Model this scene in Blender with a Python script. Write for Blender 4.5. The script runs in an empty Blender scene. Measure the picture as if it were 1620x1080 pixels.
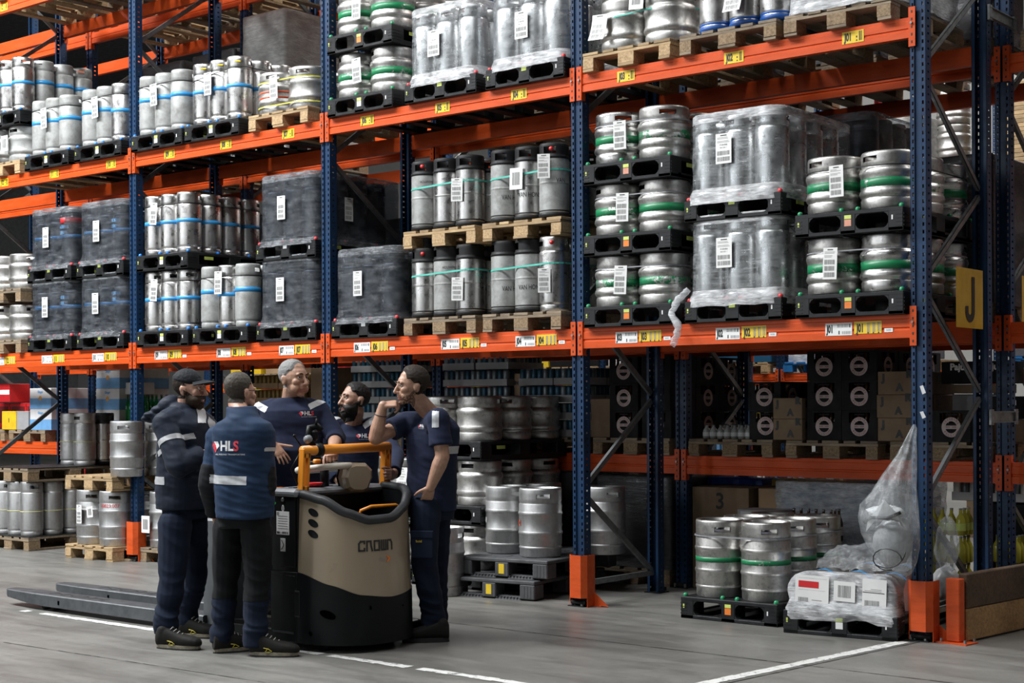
import bpy, math, random
from math import pi, sin, cos, radians
from mathutils import Vector, Matrix, noise, Euler
from mathutils.bvhtree import BVHTree
random.seed(7)
SC = bpy.context.scene
COL = SC.collection
# ---------------------------------------------------------------- camera, light, exposure
CAM = Vector((4.2117, -9.4257, 1.5683)); YAW = .68538; ROLL = .004318
rt = Vector((cos(YAW), sin(YAW), 0)); fw = Vector((-sin(YAW), cos(YAW), 0)); up = Vector((0, 0, 1))
xc = rt*cos(ROLL) - up*sin(ROLL); yc = rt*sin(ROLL) + up*cos(ROLL)
cd = bpy.data.cameras.new('camera'); cam = bpy.data.objects.new('camera', cd); COL.objects.link(cam)
m = Matrix((xc, yc, -fw)).transposed().to_4x4(); m.translation = CAM; cam.matrix_world = m
cd.sensor_width = 36; cd.lens = 2387/1620*36; cd.shift_y = 98.9/1620; cd.shift_x = -.43/1620
cd.clip_start = .1; cd.clip_end = 200
SC.camera = cam
vs = SC.view_settings; vs.view_transform = 'Standard'; vs.look = 'None'; vs.gamma = 1; vs.exposure = -0.12; vs.use_curve_mapping = False
SC.cycles.use_denoising = True; SC.cycles.max_bounces = 8; SC.cycles.transparent_max_bounces = 24
SC.cycles.glossy_bounces = 4; SC.cycles.diffuse_bounces = 3; SC.cycles.caustics_reflective = False; SC.cycles.caustics_refractive = False
SC.cycles.sample_clamp_indirect = 6
w = bpy.data.worlds.new('world'); SC.world = w; w.use_nodes = True
w.node_tree.nodes['Background'].inputs[0].default_value = (.75, .85, 1, 1); w.node_tree.nodes['Background'].inputs[1].default_value = .25
def area(name, loc, aim, sx, sy, power, col=(1, .98, .95)):
    l = bpy.data.lights.new(name, 'AREA'); l.shape = 'RECTANGLE'; l.size = sx; l.size_y = sy; l.energy = power; l.color = col
    o = bpy.data.objects.new(name, l); COL.objects.link(o); o.location = loc
    d = (Vector(aim)-Vector(loc)).normalized(); o.rotation_euler = d.to_track_quat('-Z', 'Y').to_euler()
    return o
# daylight: narrow tall windows along the far side of the aisle, rooflights over the two aisles
for i, x in enumerate((-19, -14, -9, -4, 1)):
    area('window_light', (x, -17.6, 5.6), (x+.8, 0, 3.6), 0.9, 6.5, (290, 290, 230, 160, 80)[i], (.93, .97, 1))
for i, x in enumerate((-16, -11, -6, -1)):
    area('rooflight', (x, -6.6, 11.4), (x, -4.6, 0), 3.6, 2.4, (1950, 1900, 1300, 420)[i], (.97, .99, 1))
for x in (-13, -6, 1, 7):
    area('rooflight_back_aisle', (x, 5.0, 11.4), (x, 5.4, 0), 4.0, 1.8, 700, (1, .99, .96))
area('rear_wall_fill', (-4, 19, 11.6), (-4, 21, 0), 14, 2.5, 1500, (1, .98, .95))  # added fill that brightens the rear wall alone, no known opening above it
# ---------------------------------------------------------------- materials
MATS = {}
def srgb(c):
    return tuple((x/12.92 if x <= .04045 else ((x+.055)/1.055)**2.4) for x in c)
def hexc(h):
    return srgb(tuple(int(h[i:i+2], 16)/255 for i in (0, 2, 4)))
class NT:
    def __init__(s, name):
        s.m = bpy.data.materials.new(name); s.m.use_nodes = True; s.t = s.m.node_tree; s.b = s.t.nodes['Principled BSDF']; MATS[name] = s.m
        s.out = s.t.nodes['Material Output']
    def n(s, typ, **k):
        x = s.t.nodes.new(typ)
        for a, v in k.items():
            if a.startswith('i_'):
                key = a[2:]
                x.inputs[int(key) if key.isdigit() else key.replace('_', ' ')].default_value = v
            else: setattr(x, a, v)
        return x
    def l(s, a, b): s.t.links.new(a, b)
    def coord(s, scale=(1, 1, 1), kind='Object', rand=0):
        tc = s.n('ShaderNodeTexCoord'); mp = s.n('ShaderNodeMapping'); mp.inputs['Scale'].default_value = scale
        s.l(tc.outputs[kind], mp.inputs['Vector'])
        if rand:
            oi = s.n('ShaderNodeObjectInfo'); mu = s.n('ShaderNodeMath', operation='MULTIPLY'); mu.inputs[1].default_value = rand
            s.l(oi.outputs['Random'], mu.inputs[0]); cx = s.n('ShaderNodeCombineXYZ')
            for i in range(3): s.l(mu.outputs[0], cx.inputs[i])
            s.l(cx.outputs[0], mp.inputs['Location'])
        return mp.outputs['Vector']
    def noise(s, vec, scale=5, detail=3, rough=.6, dist=0):
        x = s.n('ShaderNodeTexNoise'); x.inputs['Scale'].default_value = scale; x.inputs['Detail'].default_value = detail
        x.inputs['Roughness'].default_value = rough; x.inputs['Distortion'].default_value = dist
        s.l(vec, x.inputs['Vector']); return x.outputs['Fac']
    def ramp(s, fac, stops):
        x = s.n('ShaderNodeValToRGB'); e = x.color_ramp.elements
        while len(e) < len(stops): e.new(.5)
        for el, (p, c) in zip(e, stops):
            el.position = p; el.color = tuple(c)+(1,) if len(c) == 3 else c
        s.l(fac, x.inputs['Fac']); return x.outputs['Color']
    def bump(s, h, strength=.3, dist=.01):
        x = s.n('ShaderNodeBump'); x.inputs['Strength'].default_value = strength; x.inputs['Distance'].default_value = dist
        s.l(h, x.inputs['Height']); s.l(x.outputs['Normal'], s.b.inputs['Normal'])
    def set(s, **k):
        for a, v in k.items(): s.b.inputs[a.replace('_', ' ')].default_value = v
        return s
def G(v): return (v, v, v)
def mixc(a, b, t): return tuple(a[i]*(1-t)+b[i]*t for i in range(3))
def mat(name, color, rough=.5, metal=0, var=.12, scale=8, bump=0, bscale=60, spec=.5, stretch=(1, 1, 1), rand=20, coat=0, dark=None, rvar=.1):
    n = NT(name); v = n.coord(stretch, rand=rand)
    f = n.noise(v, scale, 4, .65)
    c2 = dark if dark else tuple(x*(1-var*2) for x in color)
    n.l(n.ramp(f, [(.3, c2), (.62, color)]), n.b.inputs['Base Color'])
    if rvar:
        n.l(n.ramp(f, [(.3, G(min(1, rough+rvar))), (.7, G(max(.02, rough-rvar)))]), n.b.inputs['Roughness'])
    else: n.set(Roughness=rough)
    n.set(Metallic=metal); n.b.inputs['Specular IOR Level'].default_value = spec
    if coat: n.b.inputs['Coat Weight'].default_value = coat; n.b.inputs['Coat Roughness'].default_value = .15
    if bump: n.bump(n.noise(v, bscale, 4), bump, .004)
    return n.m
def steel(name, base, rough, dirt, dscale=14, rand=30, streak=1.0):
    n = NT(name); v = n.coord((1, 1, 1), rand=rand); vs_ = n.coord((6, 6, .5), rand=rand)
    f = n.noise(v, dscale, 6, .75); g = n.noise(vs_, 9, 3)
    dk = tuple(x*(1-dirt) for x in base)
    a = n.ramp(f, [(.33, dk), (.5, base), (.75, tuple(min(1, x*1.12) for x in base))])
    mx = n.n('ShaderNodeMixRGB', blend_type='MULTIPLY'); mx.inputs[0].default_value = .5*streak
    n.l(a, mx.inputs[1]); n.l(n.ramp(g, [(.3, G(.7)), (.7, G(1))]), mx.inputs[2]); n.l(mx.outputs[0], n.b.inputs['Base Color'])
    n.l(n.ramp(f, [(.3, G(min(.9, rough+.2))), (.6, G(rough))]), n.b.inputs['Roughness'])
    n.set(Metallic=1); n.bump(f, .06*(1+4*dirt), .004); return n.m
STEEL = steel('bright_steel', (.62, .61, .60), .26, .05)
DULL = steel('dull_steel', (.50, .50, .50), .42, .22)
WORN = steel('worn_steel', (.56, .55, .53), .36, .45, 18)
GREYK = mat('grey_painted_steel', (.42, .43, .42), .5, .35, .22, 9, .15, 40, dark=(.22, .22, .21))
def beam_mat(name, col):
    n = NT(name); v = n.coord((.6, 3, 3), rand=40); f = n.noise(v, 5, 5, .7); g = n.noise(n.coord((3, 40, 60), rand=40), 4, 4, .8)
    n.l(n.ramp(f, [(.25, tuple(c*.72 for c in col)), (.5, col), (.8, mixc(col, (1, .6, .4), .06))]), n.b.inputs['Base Color'])
    n.l(n.ramp(g, [(.3, G(.36)), (.7, G(.55))]), n.b.inputs['Roughness']); n.b.inputs['Specular IOR Level'].default_value = .28; n.bump(g, .05, .003); return n.m
ORANGE = beam_mat('orange_beam_paint', (.60, .074, .009))
GUARDM = beam_mat('orange_guard_paint', (.62, .085, .016))
BLUE = mat('blue_upright_paint', (.010, .038, .098), .45, .0, .15, 6, .05, 60, spec=.3, dark=(.007, .024, .06))
GALV = mat('galvanised_steel', (.30, .31, .31), .42, .8, .2, 22, .05, 50)
BRACE = mat('dark_galvanised_brace', (.22, .235, .24), .45, .7, .2, 16, .05, 50)
BLACKP = mat('black_plastic', (.011, .012, .013), .42, 0, .2, 12, .08, 120, spec=.3, dark=(.02, .021, .022))
GREYP = mat('dusty_grey_plastic', (.075, .078, .082), .65, 0, .25, 9, .15, 60, dark=(.045, .046, .05))
RUBBER = mat('black_rubber', (.013, .013, .014), .55, 0, .2, 14, .1, 90, spec=.3)
PEGG = mat('green_peg', (.02, .30, .12), .35); PEGB = mat('blue_peg', (.02, .22, .75), .35); PEGR = mat('red_peg', (.75, .05, .06), .35)
BLUERUB = mat('blue_rubber', (.012, .09, .36), .45)
def chip(name, col, lo=.40):
    n = NT(name); v = n.coord((1, 1, 1), rand=50); f = n.noise(v, 22, 5, .8); g = n.noise(v, 3, 2)
    mu = n.n('ShaderNodeMath', operation='ADD'); n.l(f, mu.inputs[0]); n.l(g, mu.inputs[1])
    n.l(n.ramp(mu.outputs[0], [(lo*2-.02, (.62, .62, .6)), (lo*2+.02, col)]), n.b.inputs['Base Color'])
    n.l(n.ramp(mu.outputs[0], [(lo*2-.02, G(1)), (lo*2+.02, G(0))]), n.b.inputs['Metallic']); n.set(Roughness=.38); return n.m
GREENB = chip('green_band_paint', (.010, .20, .075), .42); GREENW = chip('worn_green_band_paint', (.012, .20, .08), .455)
BLUEB = mat('blue_band_paint', (.035, .30, .66), .35, 0, .08); REDB = mat('red_band_paint', (.65, .10, .04), .4); YELB = mat('yellow_strap', (.75, .72, .10), .4)
TEALS = mat('teal_strap', (.10, .52, .42), .4); BLKS = mat('black_strap', (.015, .015, .016), .4); GREYS = mat('grey_strap', (.3, .31, .33), .4)
def wood(name, a, b, rand=60):
    n = NT(name); v = n.coord((2.2, 14, 14), rand=rand); f = n.noise(v, 3, 5, .7, .6); g = n.noise(n.coord((1, 1, 1), rand=rand), 3, 3)
    oi = n.n('ShaderNodeObjectInfo'); c = n.ramp(f, [(.28, b), (.6, a)])
    mx = n.n('ShaderNodeMixRGB', blend_type='MULTIPLY'); mx.inputs[0].default_value = .8; n.l(c, mx.inputs[1])
    n.l(n.ramp(oi.outputs['Random'], [(0, G(.55)), (1, G(1.0))]), mx.inputs[2])
    m2 = n.n('ShaderNodeMixRGB', blend_type='MULTIPLY'); m2.inputs[0].default_value = .6; n.l(mx.outputs[0], m2.inputs[1])
    n.l(n.ramp(g, [(.35, G(.55)), (.6, G(1))]), m2.inputs[2]); n.l(m2.outputs[0], n.b.inputs['Base Color'])
    n.set(Roughness=.75); n.bump(f, .35, .004); return n.m
WOOD = wood('pallet_wood', (.56, .40, .22), (.33, .20, .09)); WOODD = wood('weathered_pallet_wood', (.36, .28, .19), (.16, .11, .07))
CHIPB = mat('chipboard_block', (.50, .35, .19), .8, 0, .25, 60, .3, 90, dark=(.25, .16, .08))
CHIPD = mat('weathered_chipboard_block', (.30, .21, .12), .8, 0, .3, 60, .3, 90, dark=(.14, .09, .05))
TIMBD = wood('dark_timber', (.115, .066, .034), (.04, .024, .013), 9); TIMBL = wood('raw_timber', (.50, .29, .12), (.24, .13, .05), 9)
PAPER = mat('white_paper', (.80, .80, .79), .6, 0, .04); INK = mat('black_ink', (.02, .02, .02), .6, 0, 0); INKG = mat('grey_ink', (.28, .28, .28), .6, 0, 0)
YELLOW = mat('yellow_label', (.80, .55, .02), .45, 0, .06); ORANGEL = mat('orange_label', (.85, .22, .03), .5); LIME = mat('lime_label', (.62, .72, .16), .5)
REDL = mat('red_label', (.62, .015, .02), .5, 0, .04); PINKP = mat('pink_paper', (.55, .42, .40), .6)
SIGNY = mat('sign_yellow', (.62, .36, .015), .4, 0, .1, 5)
CARD = mat('cardboard', (.34, .22, .12), .8, 0, .1, 5, .1, 80); CARDD = mat('dark_cardboard', (.20, .135, .08), .8, 0, .1, 5)
CRATE = mat('black_crate', (.007, .007, .008), .7, 0, .1, spec=.2); CREST = mat('crest_pink_print', (.48, .38, .36), .6); CRESTD = mat('crest_dark_red', (.20, .02, .025), .6)
WHITEB = mat('white_carton', (.62, .62, .63), .6, 0, .06); GREYB = mat('grey_carton', (.33, .33, .34), .6, 0, .06); REDC = mat('red_crate', (.50, .015, .02), .45)
BLUEC = mat('blue_crate', (.012, .10, .62), .4); BLUEL = mat('light_blue_print', (.16, .38, .68), .55); TEALB = mat('petrol_blue_carton', (.008, .10, .21), .5, 0, .05)
YELC = mat('yellow_crate', (.78, .50, .02), .45); BRCAN = mat('can_aluminium', (.16, .19, .21), .4, .6, .1); CANB = mat('can_blue', (.012, .075, .125), .4, .3, .2)
GREENG = mat('green_bottle_glass', (.012, .22, .06), .12, 0, .1); BOTG = mat('clear_bottle_glass', (.34, .36, .34), .1, 0, .15); BOTY = mat('yellow_bottle_drink', (.50, .46, .06), .15, 0, .1); BROWNG = mat('brown_bottle_glass', (.07, .035, .015), .12)
GREENP = mat('green_plastic', (.02, .38, .05), .4); CREAM = mat('cream_paper', (.62, .56, .44), .6)
def wrapmat(name, tint, lo, hi, col=(.72, .75, .78), scale=(2, 2, 16), rough=.16):
    n = NT(name); v = n.coord(scale, rand=40); f = n.noise(v, 4.5, 5, .72, .8); g = n.noise(n.coord((1.5, 1.5, 3), rand=40), 5, 3)
    tr = n.n('ShaderNodeBsdfTransparent'); tr.inputs[0].default_value = tuple(tint)+(1,)
    mx = n.n('ShaderNodeMixShader'); n.set(Roughness=rough); n.b.inputs['Base Color'].default_value = tuple(col)+(1,); n.b.inputs['Specular IOR Level'].default_value = .9
    a = n.n('ShaderNodeMath', operation='MULTIPLY'); n.l(f, a.inputs[0]); n.l(g, a.inputs[1])
    n.l(n.ramp(a.outputs[0], [(.16, G(lo)), (.42, G(hi))]), mx.inputs[0]); n.l(tr.outputs[0], mx.inputs[1]); n.l(n.b.outputs[0], mx.inputs[2])
    n.l(mx.outputs[0], n.out.inputs['Surface']); n.bump(f, .55, .02); return n.m
WRAP = wrapmat('clear_stretch_wrap', (.88, .91, .93), .05, .36, (.74, .77, .80), (1.3, 1.3, 20), .13)
WRAPD = wrapmat('smoky_stretch_wrap', (.46, .48, .52), .07, .42, (.22, .24, .27), (1.2, 1.2, 18), .13)
WRAPT = wrapmat('grey_opaque_wrap', (.40, .40, .40), .6, .97, (.52, .52, .50), (1.5, 1.5, 7))
WRAPW = wrapmat('crinkled_white_wrap', (.9, .92, .95), .28, .95, (.82, .83, .85), (2.5, 2.5, 20))
BAGM = wrapmat('clear_bag_plastic', (.90, .92, .94), .10, .42, (.78, .80, .82), (5, 5, 1.2))
DARKK = mat('dark_painted_keg', (.035, .045, .06), .3, .4, .1)

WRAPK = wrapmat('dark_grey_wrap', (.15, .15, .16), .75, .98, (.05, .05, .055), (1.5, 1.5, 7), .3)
WRAPG = wrapmat('smoky_gathered_wrap', (.5, .52, .55), .15, .7, (.36, .38, .41), (2, 2, 20))
# ---------------------------------------------------------------- mesh helpers
class MB:
    def __init__(s): s.v = []; s.f = []; s.mi = []; s.mats = []; s.sm = []
    def m(s, mat):
        if mat not in s.mats: s.mats.append(mat)
        return s.mats.index(mat)
    def add(s, vs, fs, mat, smooth=False, M=None):
        k = len(s.v); i = s.m(mat)
        s.v += [tuple(M @ Vector(p)) if M else tuple(p) for p in vs]
        for f in fs: s.f.append([k+a for a in f]); s.mi.append(i); s.sm.append(smooth)
        return s
    def box(s, c, d, mat, b=0, M=None, taper=None):
        x, y, z = d[0]/2, d[1]/2, d[2]/2
        if b <= 0:
            vs = [(c[0]+sx*x, c[1]+sy*y, c[2]+sz*z) for sz in (-1, 1) for sy in (-1, 1) for sx in (-1, 1)]
            if taper: vs = [(c[0]+(p[0]-c[0])*(taper if p[2] > c[2] else 1), c[1]+(p[1]-c[1])*(taper if p[2] > c[2] else 1), p[2]) for p in vs]
            return s.add(vs, [(0, 2, 3, 1), (4, 5, 7, 6), (0, 1, 5, 4), (2, 6, 7, 3), (0, 4, 6, 2), (1, 3, 7, 5)], mat, False, M)
        vs = []; idx = {}
        for sx in (-1, 1):
            for sy in (-1, 1):
                for sz in (-1, 1):
                    for a in range(3):
                        p = [sx*(x-b), sy*(y-b), sz*(z-b)]; p[a] = (sx*x, sy*y, sz*z)[a]
                        idx[(sx, sy, sz, a)] = len(vs); vs.append((c[0]+p[0], c[1]+p[1], c[2]+p[2]))
        fs = []
        S = (-1, 1)
        for q in S:
            fs.append([idx[(q, a, e, 0)] for a, e in ((-1, -1), (1, -1), (1, 1), (-1, 1))][::q])
            fs.append([idx[(a, q, e, 1)] for a, e in ((-1, -1), (1, -1), (1, 1), (-1, 1))][::-q])
            fs.append([idx[(a, e, q, 2)] for a, e in ((-1, -1), (1, -1), (1, 1), (-1, 1))][::q])
        for p in S:
            for q in S:
                fs.append([idx[(p, q, -1, 0)], idx[(p, q, 1, 0)], idx[(p, q, 1, 1)], idx[(p, q, -1, 1)]][::p*q])
                fs.append([idx[(p, -1, q, 0)], idx[(p, -1, q, 2)], idx[(p, 1, q, 2)], idx[(p, 1, q, 0)]][::p*q])
                fs.append([idx[(-1, p, q, 1)], idx[(1, p, q, 1)], idx[(1, p, q, 2)], idx[(-1, p, q, 2)]][::p*q])
                for r in S: fs.append([idx[(p, q, r, 0)], idx[(p, q, r, 1)], idx[(p, q, r, 2)]][::p*q*r])
        return s.add(vs, fs, mat, False, M)
    def lathe(s, prof, n, mat, c=(0, 0, 0), skip=None, smooth=True, M=None, a0=0):
        vs = []; fs = []; L = len(prof)
        for i in range(n):
            a = 2*pi*i/n+a0; ca, sa = cos(a), sin(a)
            vs += [(c[0]+r*ca, c[1]+r*sa, c[2]+z) for r, z in prof]
        for i in range(n):
            j = (i+1) % n
            for k in range(L-1):
                if skip and skip(i, k): continue
                if prof[k][0] < 1e-5: fs.append((i*L+k, j*L+k+1, i*L+k+1))
                elif prof[k+1][0] < 1e-5: fs.append((i*L+k, j*L+k, i*L+k+1))
                else: fs.append((i*L+k, j*L+k, j*L+k+1, i*L+k+1))
        return s.add(vs, fs, mat, smooth, M)
    def tube(s, pts, r, mat, n=6, closed=False, smooth=True, cap=True, M=None, flat=None):
        P = [Vector(p) for p in pts]; L = len(P); vs = []; fs = []; prev = None
        for i, p in enumerate(P):
            t = (P[(i+1) % L]-P[i-1]) if closed else (P[min(i+1, L-1)]-P[max(i-1, 0)])
            t.normalize()
            if prev is None: u = t.orthogonal().normalized() if abs(t.z) > .9 else t.cross(up).normalized()
            else: u = (prev-t*prev.dot(t)).normalized()
            prev = u; v = t.cross(u); rr = r[i] if isinstance(r, (list, tuple)) else r
            for k in range(n):
                a = 2*pi*k/n; vs.append(p+(u*cos(a)*(flat or 1)+v*sin(a))*rr)
        for i in range(L if closed else L-1):
            j = (i+1) % L
            for k in range(n): fs.append((i*n+k, i*n+(k+1) % n, j*n+(k+1) % n, j*n+k))
        if cap and not closed: fs += [tuple(range(n))[::-1], tuple((L-1)*n+k for k in range(n))]
        return s.add(vs, fs, mat, smooth, M)
    def prism(s, poly, h, mat, M=None, smooth=False):
        n = len(poly); vs = [(x, y, 0) for x, y in poly]+[(x, y, h) for x, y in poly]
        fs = [tuple(range(n))[::-1], tuple(range(n, 2*n))]+[(i, (i+1) % n, n+(i+1) % n, n+i) for i in range(n)]
        return s.add(vs, fs, mat, smooth, M)
    def ball(s, c, r, mat, n=8, sc=(1, 1, 1)):
        k = max(4, n//2)
        return s.lathe([(r*sin(pi*i/k) if 0 < i < k else 0, -r*cos(pi*i/k)*sc[2]) for i in range(k+1)], n, mat, c)
    def quad(s, a, b, c, d, mat): return s.add([a, b, c, d], [(0, 1, 2, 3)], mat)
    def mesh(s, me, M, mat):
        s.add([v.co for v in me.vertices], [tuple(p.vertices) for p in me.polygons], mat, False, M); return s
    def done(s, name='mesh'):
        me = bpy.data.meshes.new(name); me.from_pydata(s.v, [], s.f)
        for q in s.mats: me.materials.append(q)
        me.polygons.foreach_set('material_index', s.mi); me.polygons.foreach_set('use_smooth', s.sm)
        me.update(); return me
    def build(s, name, parent=None, **k): return put(name, s.done(name), parent, **k)
def put(name, me, parent=None, loc=None, rotz=0, M=None):
    o = bpy.data.objects.new(name, me); COL.objects.link(o)
    if parent is not None: o.parent = parent
    if M is not None: o.matrix_local = M
    else:
        if loc is not None: o.location = loc
        if rotz: o.rotation_euler = (0, 0, rotz)
    return o
def tag(o, label=None, cat=None, group=None, kind=None):
    if cat and not kind: kind = 'thing'
    if label: o['label'] = label
    if cat: o['category'] = cat
    if group: o['group'] = group
    if kind: o['kind'] = kind
    return o
def thing(name, label, cat, loc=(0, 0, 0), rotz=0, group=None):
    o = bpy.data.objects.new(name, None); COL.objects.link(o); o.location = loc; o.rotation_euler = (0, 0, rotz); o.empty_display_size = .1
    return tag(o, label, cat, group)
def T(x, y, z): return Matrix.Translation((x, y, z))
def R(a, ax): return Matrix.Rotation(a, 4, ax)
FACE = R(pi/2, 'X')                     # text plane XY -> faces -Y
_TX = {}
def text(st, size=1, ext=0, off=0, shear=0, res=3):
    k = (st, size, ext, off, shear)
    if k not in _TX:
        c = bpy.data.curves.new('text', 'FONT'); c.body = st; c.size = size; c.extrude = ext; c.offset = off; c.shear = shear
        c.align_x = 'CENTER'; c.align_y = 'CENTER'; c.resolution_u = res; c.fill_mode = 'FRONT' if ext == 0 else 'BOTH'
        o = bpy.data.objects.new('text', c); me = bpy.data.meshes.new_from_object(o); bpy.data.objects.remove(o); bpy.data.curves.remove(c)
        _TX[k] = me
    return _TX[k]
def txt(mb, st, size, mat, M, sx=1, off=0): return mb.mesh(text(st, size, 0, off), M @ Matrix.Diagonal((sx, 1, 1, 1)), mat)
def bars(mb, x0, x1, z0, z1, y, mat, n, seed=0):
    r = random.Random(seed); w_ = (x1-x0)/n
    for i in range(n):
        q = w_*r.uniform(.25, .8); a = x0+i*w_
        mb.quad((a, y, z0), (a+q, y, z0), (a+q, y, z1), (a, y, z1), mat)
# ---------------------------------------------------------------- the building
def struct(name, mb, **k): return tag(mb.build(name, **k), kind='structure')
n = NT('concrete_floor'); v = n.coord((1, 1, 1)); f1 = n.noise(v, .55, 6, .7, .6); f2 = n.noise(n.coord((.5, 3, 1)), 1.6, 6, .75, .5); f3 = n.noise(v, 28, 4, .7)
a = n.n('ShaderNodeMath', operation='ADD'); n.l(f1, a.inputs[0]); n.l(f2, a.inputs[1])
c1 = n.ramp(a.outputs[0], [(.78, (.135, .132, .124)), (1.0, (.235, .228, .212)), (1.0, (.29, .28, .26))]); a.use_clamp = False
h = n.n('ShaderNodeMath', operation='MULTIPLY'); n.l(a.outputs[0], h.inputs[0]); h.inputs[1].default_value = .5
c1 = n.ramp(h.outputs[0], [(.36, (.095, .093, .087)), (.5, (.170, .165, .153)), (.66, (.25, .243, .225))])
mx = n.n('ShaderNodeMixRGB', blend_type='MULTIPLY'); mx.inputs[0].default_value = .35; n.l(c1, mx.inputs[1]); n.l(n.ramp(f3, [(.3, G(.6)), (.6, G(1))]), mx.inputs[2])
n.l(mx.outputs[0], n.b.inputs['Base Color']); n.l(n.ramp(h.outputs[0], [(.35, G(.30)), (.65, G(.52))]), n.b.inputs['Roughness']); n.bump(f3, .06, .004)
CONC = n.m
SEAM = mat('dark_floor_seam', (.03, .028, .026), .9, 0, .2); FPAINT = None
n = NT('worn_floor_paint'); v = n.coord((1, 1, 1)); f = n.noise(v, 14, 6, .8, .5)
tr = n.n('ShaderNodeBsdfTransparent'); mxs = n.n('ShaderNodeMixShader'); n.b.inputs['Base Color'].default_value = (.66, .66, .64, 1); n.set(Roughness=.6)
n.l(n.ramp(f, [(.36, G(0)), (.46, G(1))]), mxs.inputs[0]); n.l(tr.outputs[0], mxs.inputs[1]); n.l(n.b.outputs[0], mxs.inputs[2]); n.l(mxs.outputs[0], n.out.inputs['Surface']); FPAINT = n.m
CEIL = mat('ceiling_sheet', (.10, .10, .105), .7); WALLM = mat('pale_wall_panel', (.30, .30, .29), .7, 0, .05, 2); WALLD = mat('dim_wall_panel', (.16, .165, .17), .8)
b = MB(); b.box((-12, 0, -.1), (64, 48, .2), CONC); struct('floor', b)
b = MB(); b.box((-12, 0, 12.1), (64, 48, .2), CEIL); struct('ceiling', b)
b = MB(); b.box((-12, 23.9, 6), (64, .2, 12), WALLM); struct('wall_back', b)
b = MB(); b.box((-43.9, 0, 6), (.2, 48, 12), WALLD); struct('wall_left', b)
b = MB(); b.box((19.9, 0, 6), (.2, 48, 12), WALLM); struct('wall_right', b)
b = MB(); b.box((-12, -23.9, 6), (64, .2, 12), WALLD); struct('wall_front', b)
# floor markings and joints
def strip(mb, p, q, wd, z, mat, n=24, jit=.008, gaps=()):
    p = Vector(p); q = Vector(q); d = (q-p); nn = Vector((-d.y, d.x, 0)).normalized()*wd/2; r = random.Random(int(p.x*100))
    for i in range(n):
        t0, t1 = i/n, (i+1)/n
        if any(g0 <= (t0+t1)/2 <= g1 for g0, g1 in gaps): continue
        j = [nn*(1+r.uniform(-jit, jit)/wd*2) for _ in range(2)]
        a, c = p+d*t0, p+d*t1
        mb.add([a-j[0]+Vector((0, 0, z)), c-j[1]+Vector((0, 0, z)), c+j[1]+Vector((0, 0, z)), a+j[0]+Vector((0, 0, z))], [(0, 1, 2, 3)], mat)
b = MB(); strip(b, (-6.1, -2.85, 0), (-.2, -2.85, 0), .075, .003, FPAINT, 70, .008, ((.36, .415), (.47, .495), (.035, .055), (.567, .59), (.7, .708), (0, .012))); struct('trim_1', b)
b = MB(); strip(b, (-.42, -3.2, 0), (-.06, -.15, 0), .085, .003, FPAINT, 40, .006); struct('trim_2', b)
b = MB(); strip(b, (-.33, -3.2, 0), (.02, -.1, 0), .012, .002, SEAM, 30, .003); strip(b, (-4.2, -1.32, 0), (1.5, -1.36, 0), .009, .002, SEAM, 60, .003); strip(b, (-7, -3.9, 0), (-2, -3.7, 0), .006, .002, SEAM, 60, .003); struct('trim_3', b)
# ---------------------------------------------------------------- pallet racking
PW, PD, PH = .11, .085, 8.3
def post_mesh(h):
    b = MB(); y0 = 0; tk = .004; pitch = .05; n = int(h/pitch)
    hw, hh = .015, .024                                    # punched slots
    xs = (-.034, .034); edges = [-PW/2, xs[0]-hw/2, xs[0]+hw/2, xs[1]-hw/2, xs[1]+hw/2, PW/2]
    for i in (0, 2, 4):
        a, c = edges[i], edges[i+1]
        dy = .012 if i == 2 else 0
        b.box(((a+c)/2, y0+tk/2+dy, h/2), (c-a, tk, h), BLUE)
        if i == 2:
            for q in (a, c): b.box((q, y0+dy/2+.002, h/2), (tk, dy+tk, h), BLUE)
    for i in (1, 3):
        for k in range(n):
            b.box(((edges[i]+edges[i+1])/2, y0+tk/2, k*pitch+(pitch-hh)/2), (hw, tk, pitch-hh), BLUE)
    for sx in (-1, 1):
        x = sx*(PW/2-tk/2)
        b.box((x, .015, h/2), (tk, .03, h), BLUE); b.box((x, .07, h/2), (tk, .03, h), BLUE)
        for k in range(n): b.box((x, .042, k*pitch+.018), (tk, .026, pitch-.012 if k % 2 else pitch-.016), BLUE)
        b.box((sx*(PW/2-.012), PD-.002, h/2), (.024, tk, h), BLUE)
    return b.done('post')
POST = post_mesh(PH)
def chan(L_, w_=.042, d_=.026):                             # C profile brace along X
    b = MB(); b.box((L_/2, -d_/2+.002, 0), (L_, .004, w_), BRACE)
    for s_ in (-1, 1): b.box((L_/2, 0, s_*(w_/2-.002)), (L_, d_, .004), BRACE)
    return b.done('brace')
YR = 1.02
DIAG = chan(1.16); HORZ = chan(.93)
b = MB(); b.box((0, .03, .004), (.15, .15, .008), RUBBER)
for q in (-.05, .05): b.lathe([(0, .03), (.012, .03), (.012, 0), (0, 0)], 6, GALV, (q, -.025, .008), smooth=False)
b.box((0, -.015, .03), (.13, .012, .03), RUBBER); FOOT = b.done('foot_plate')
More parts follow.
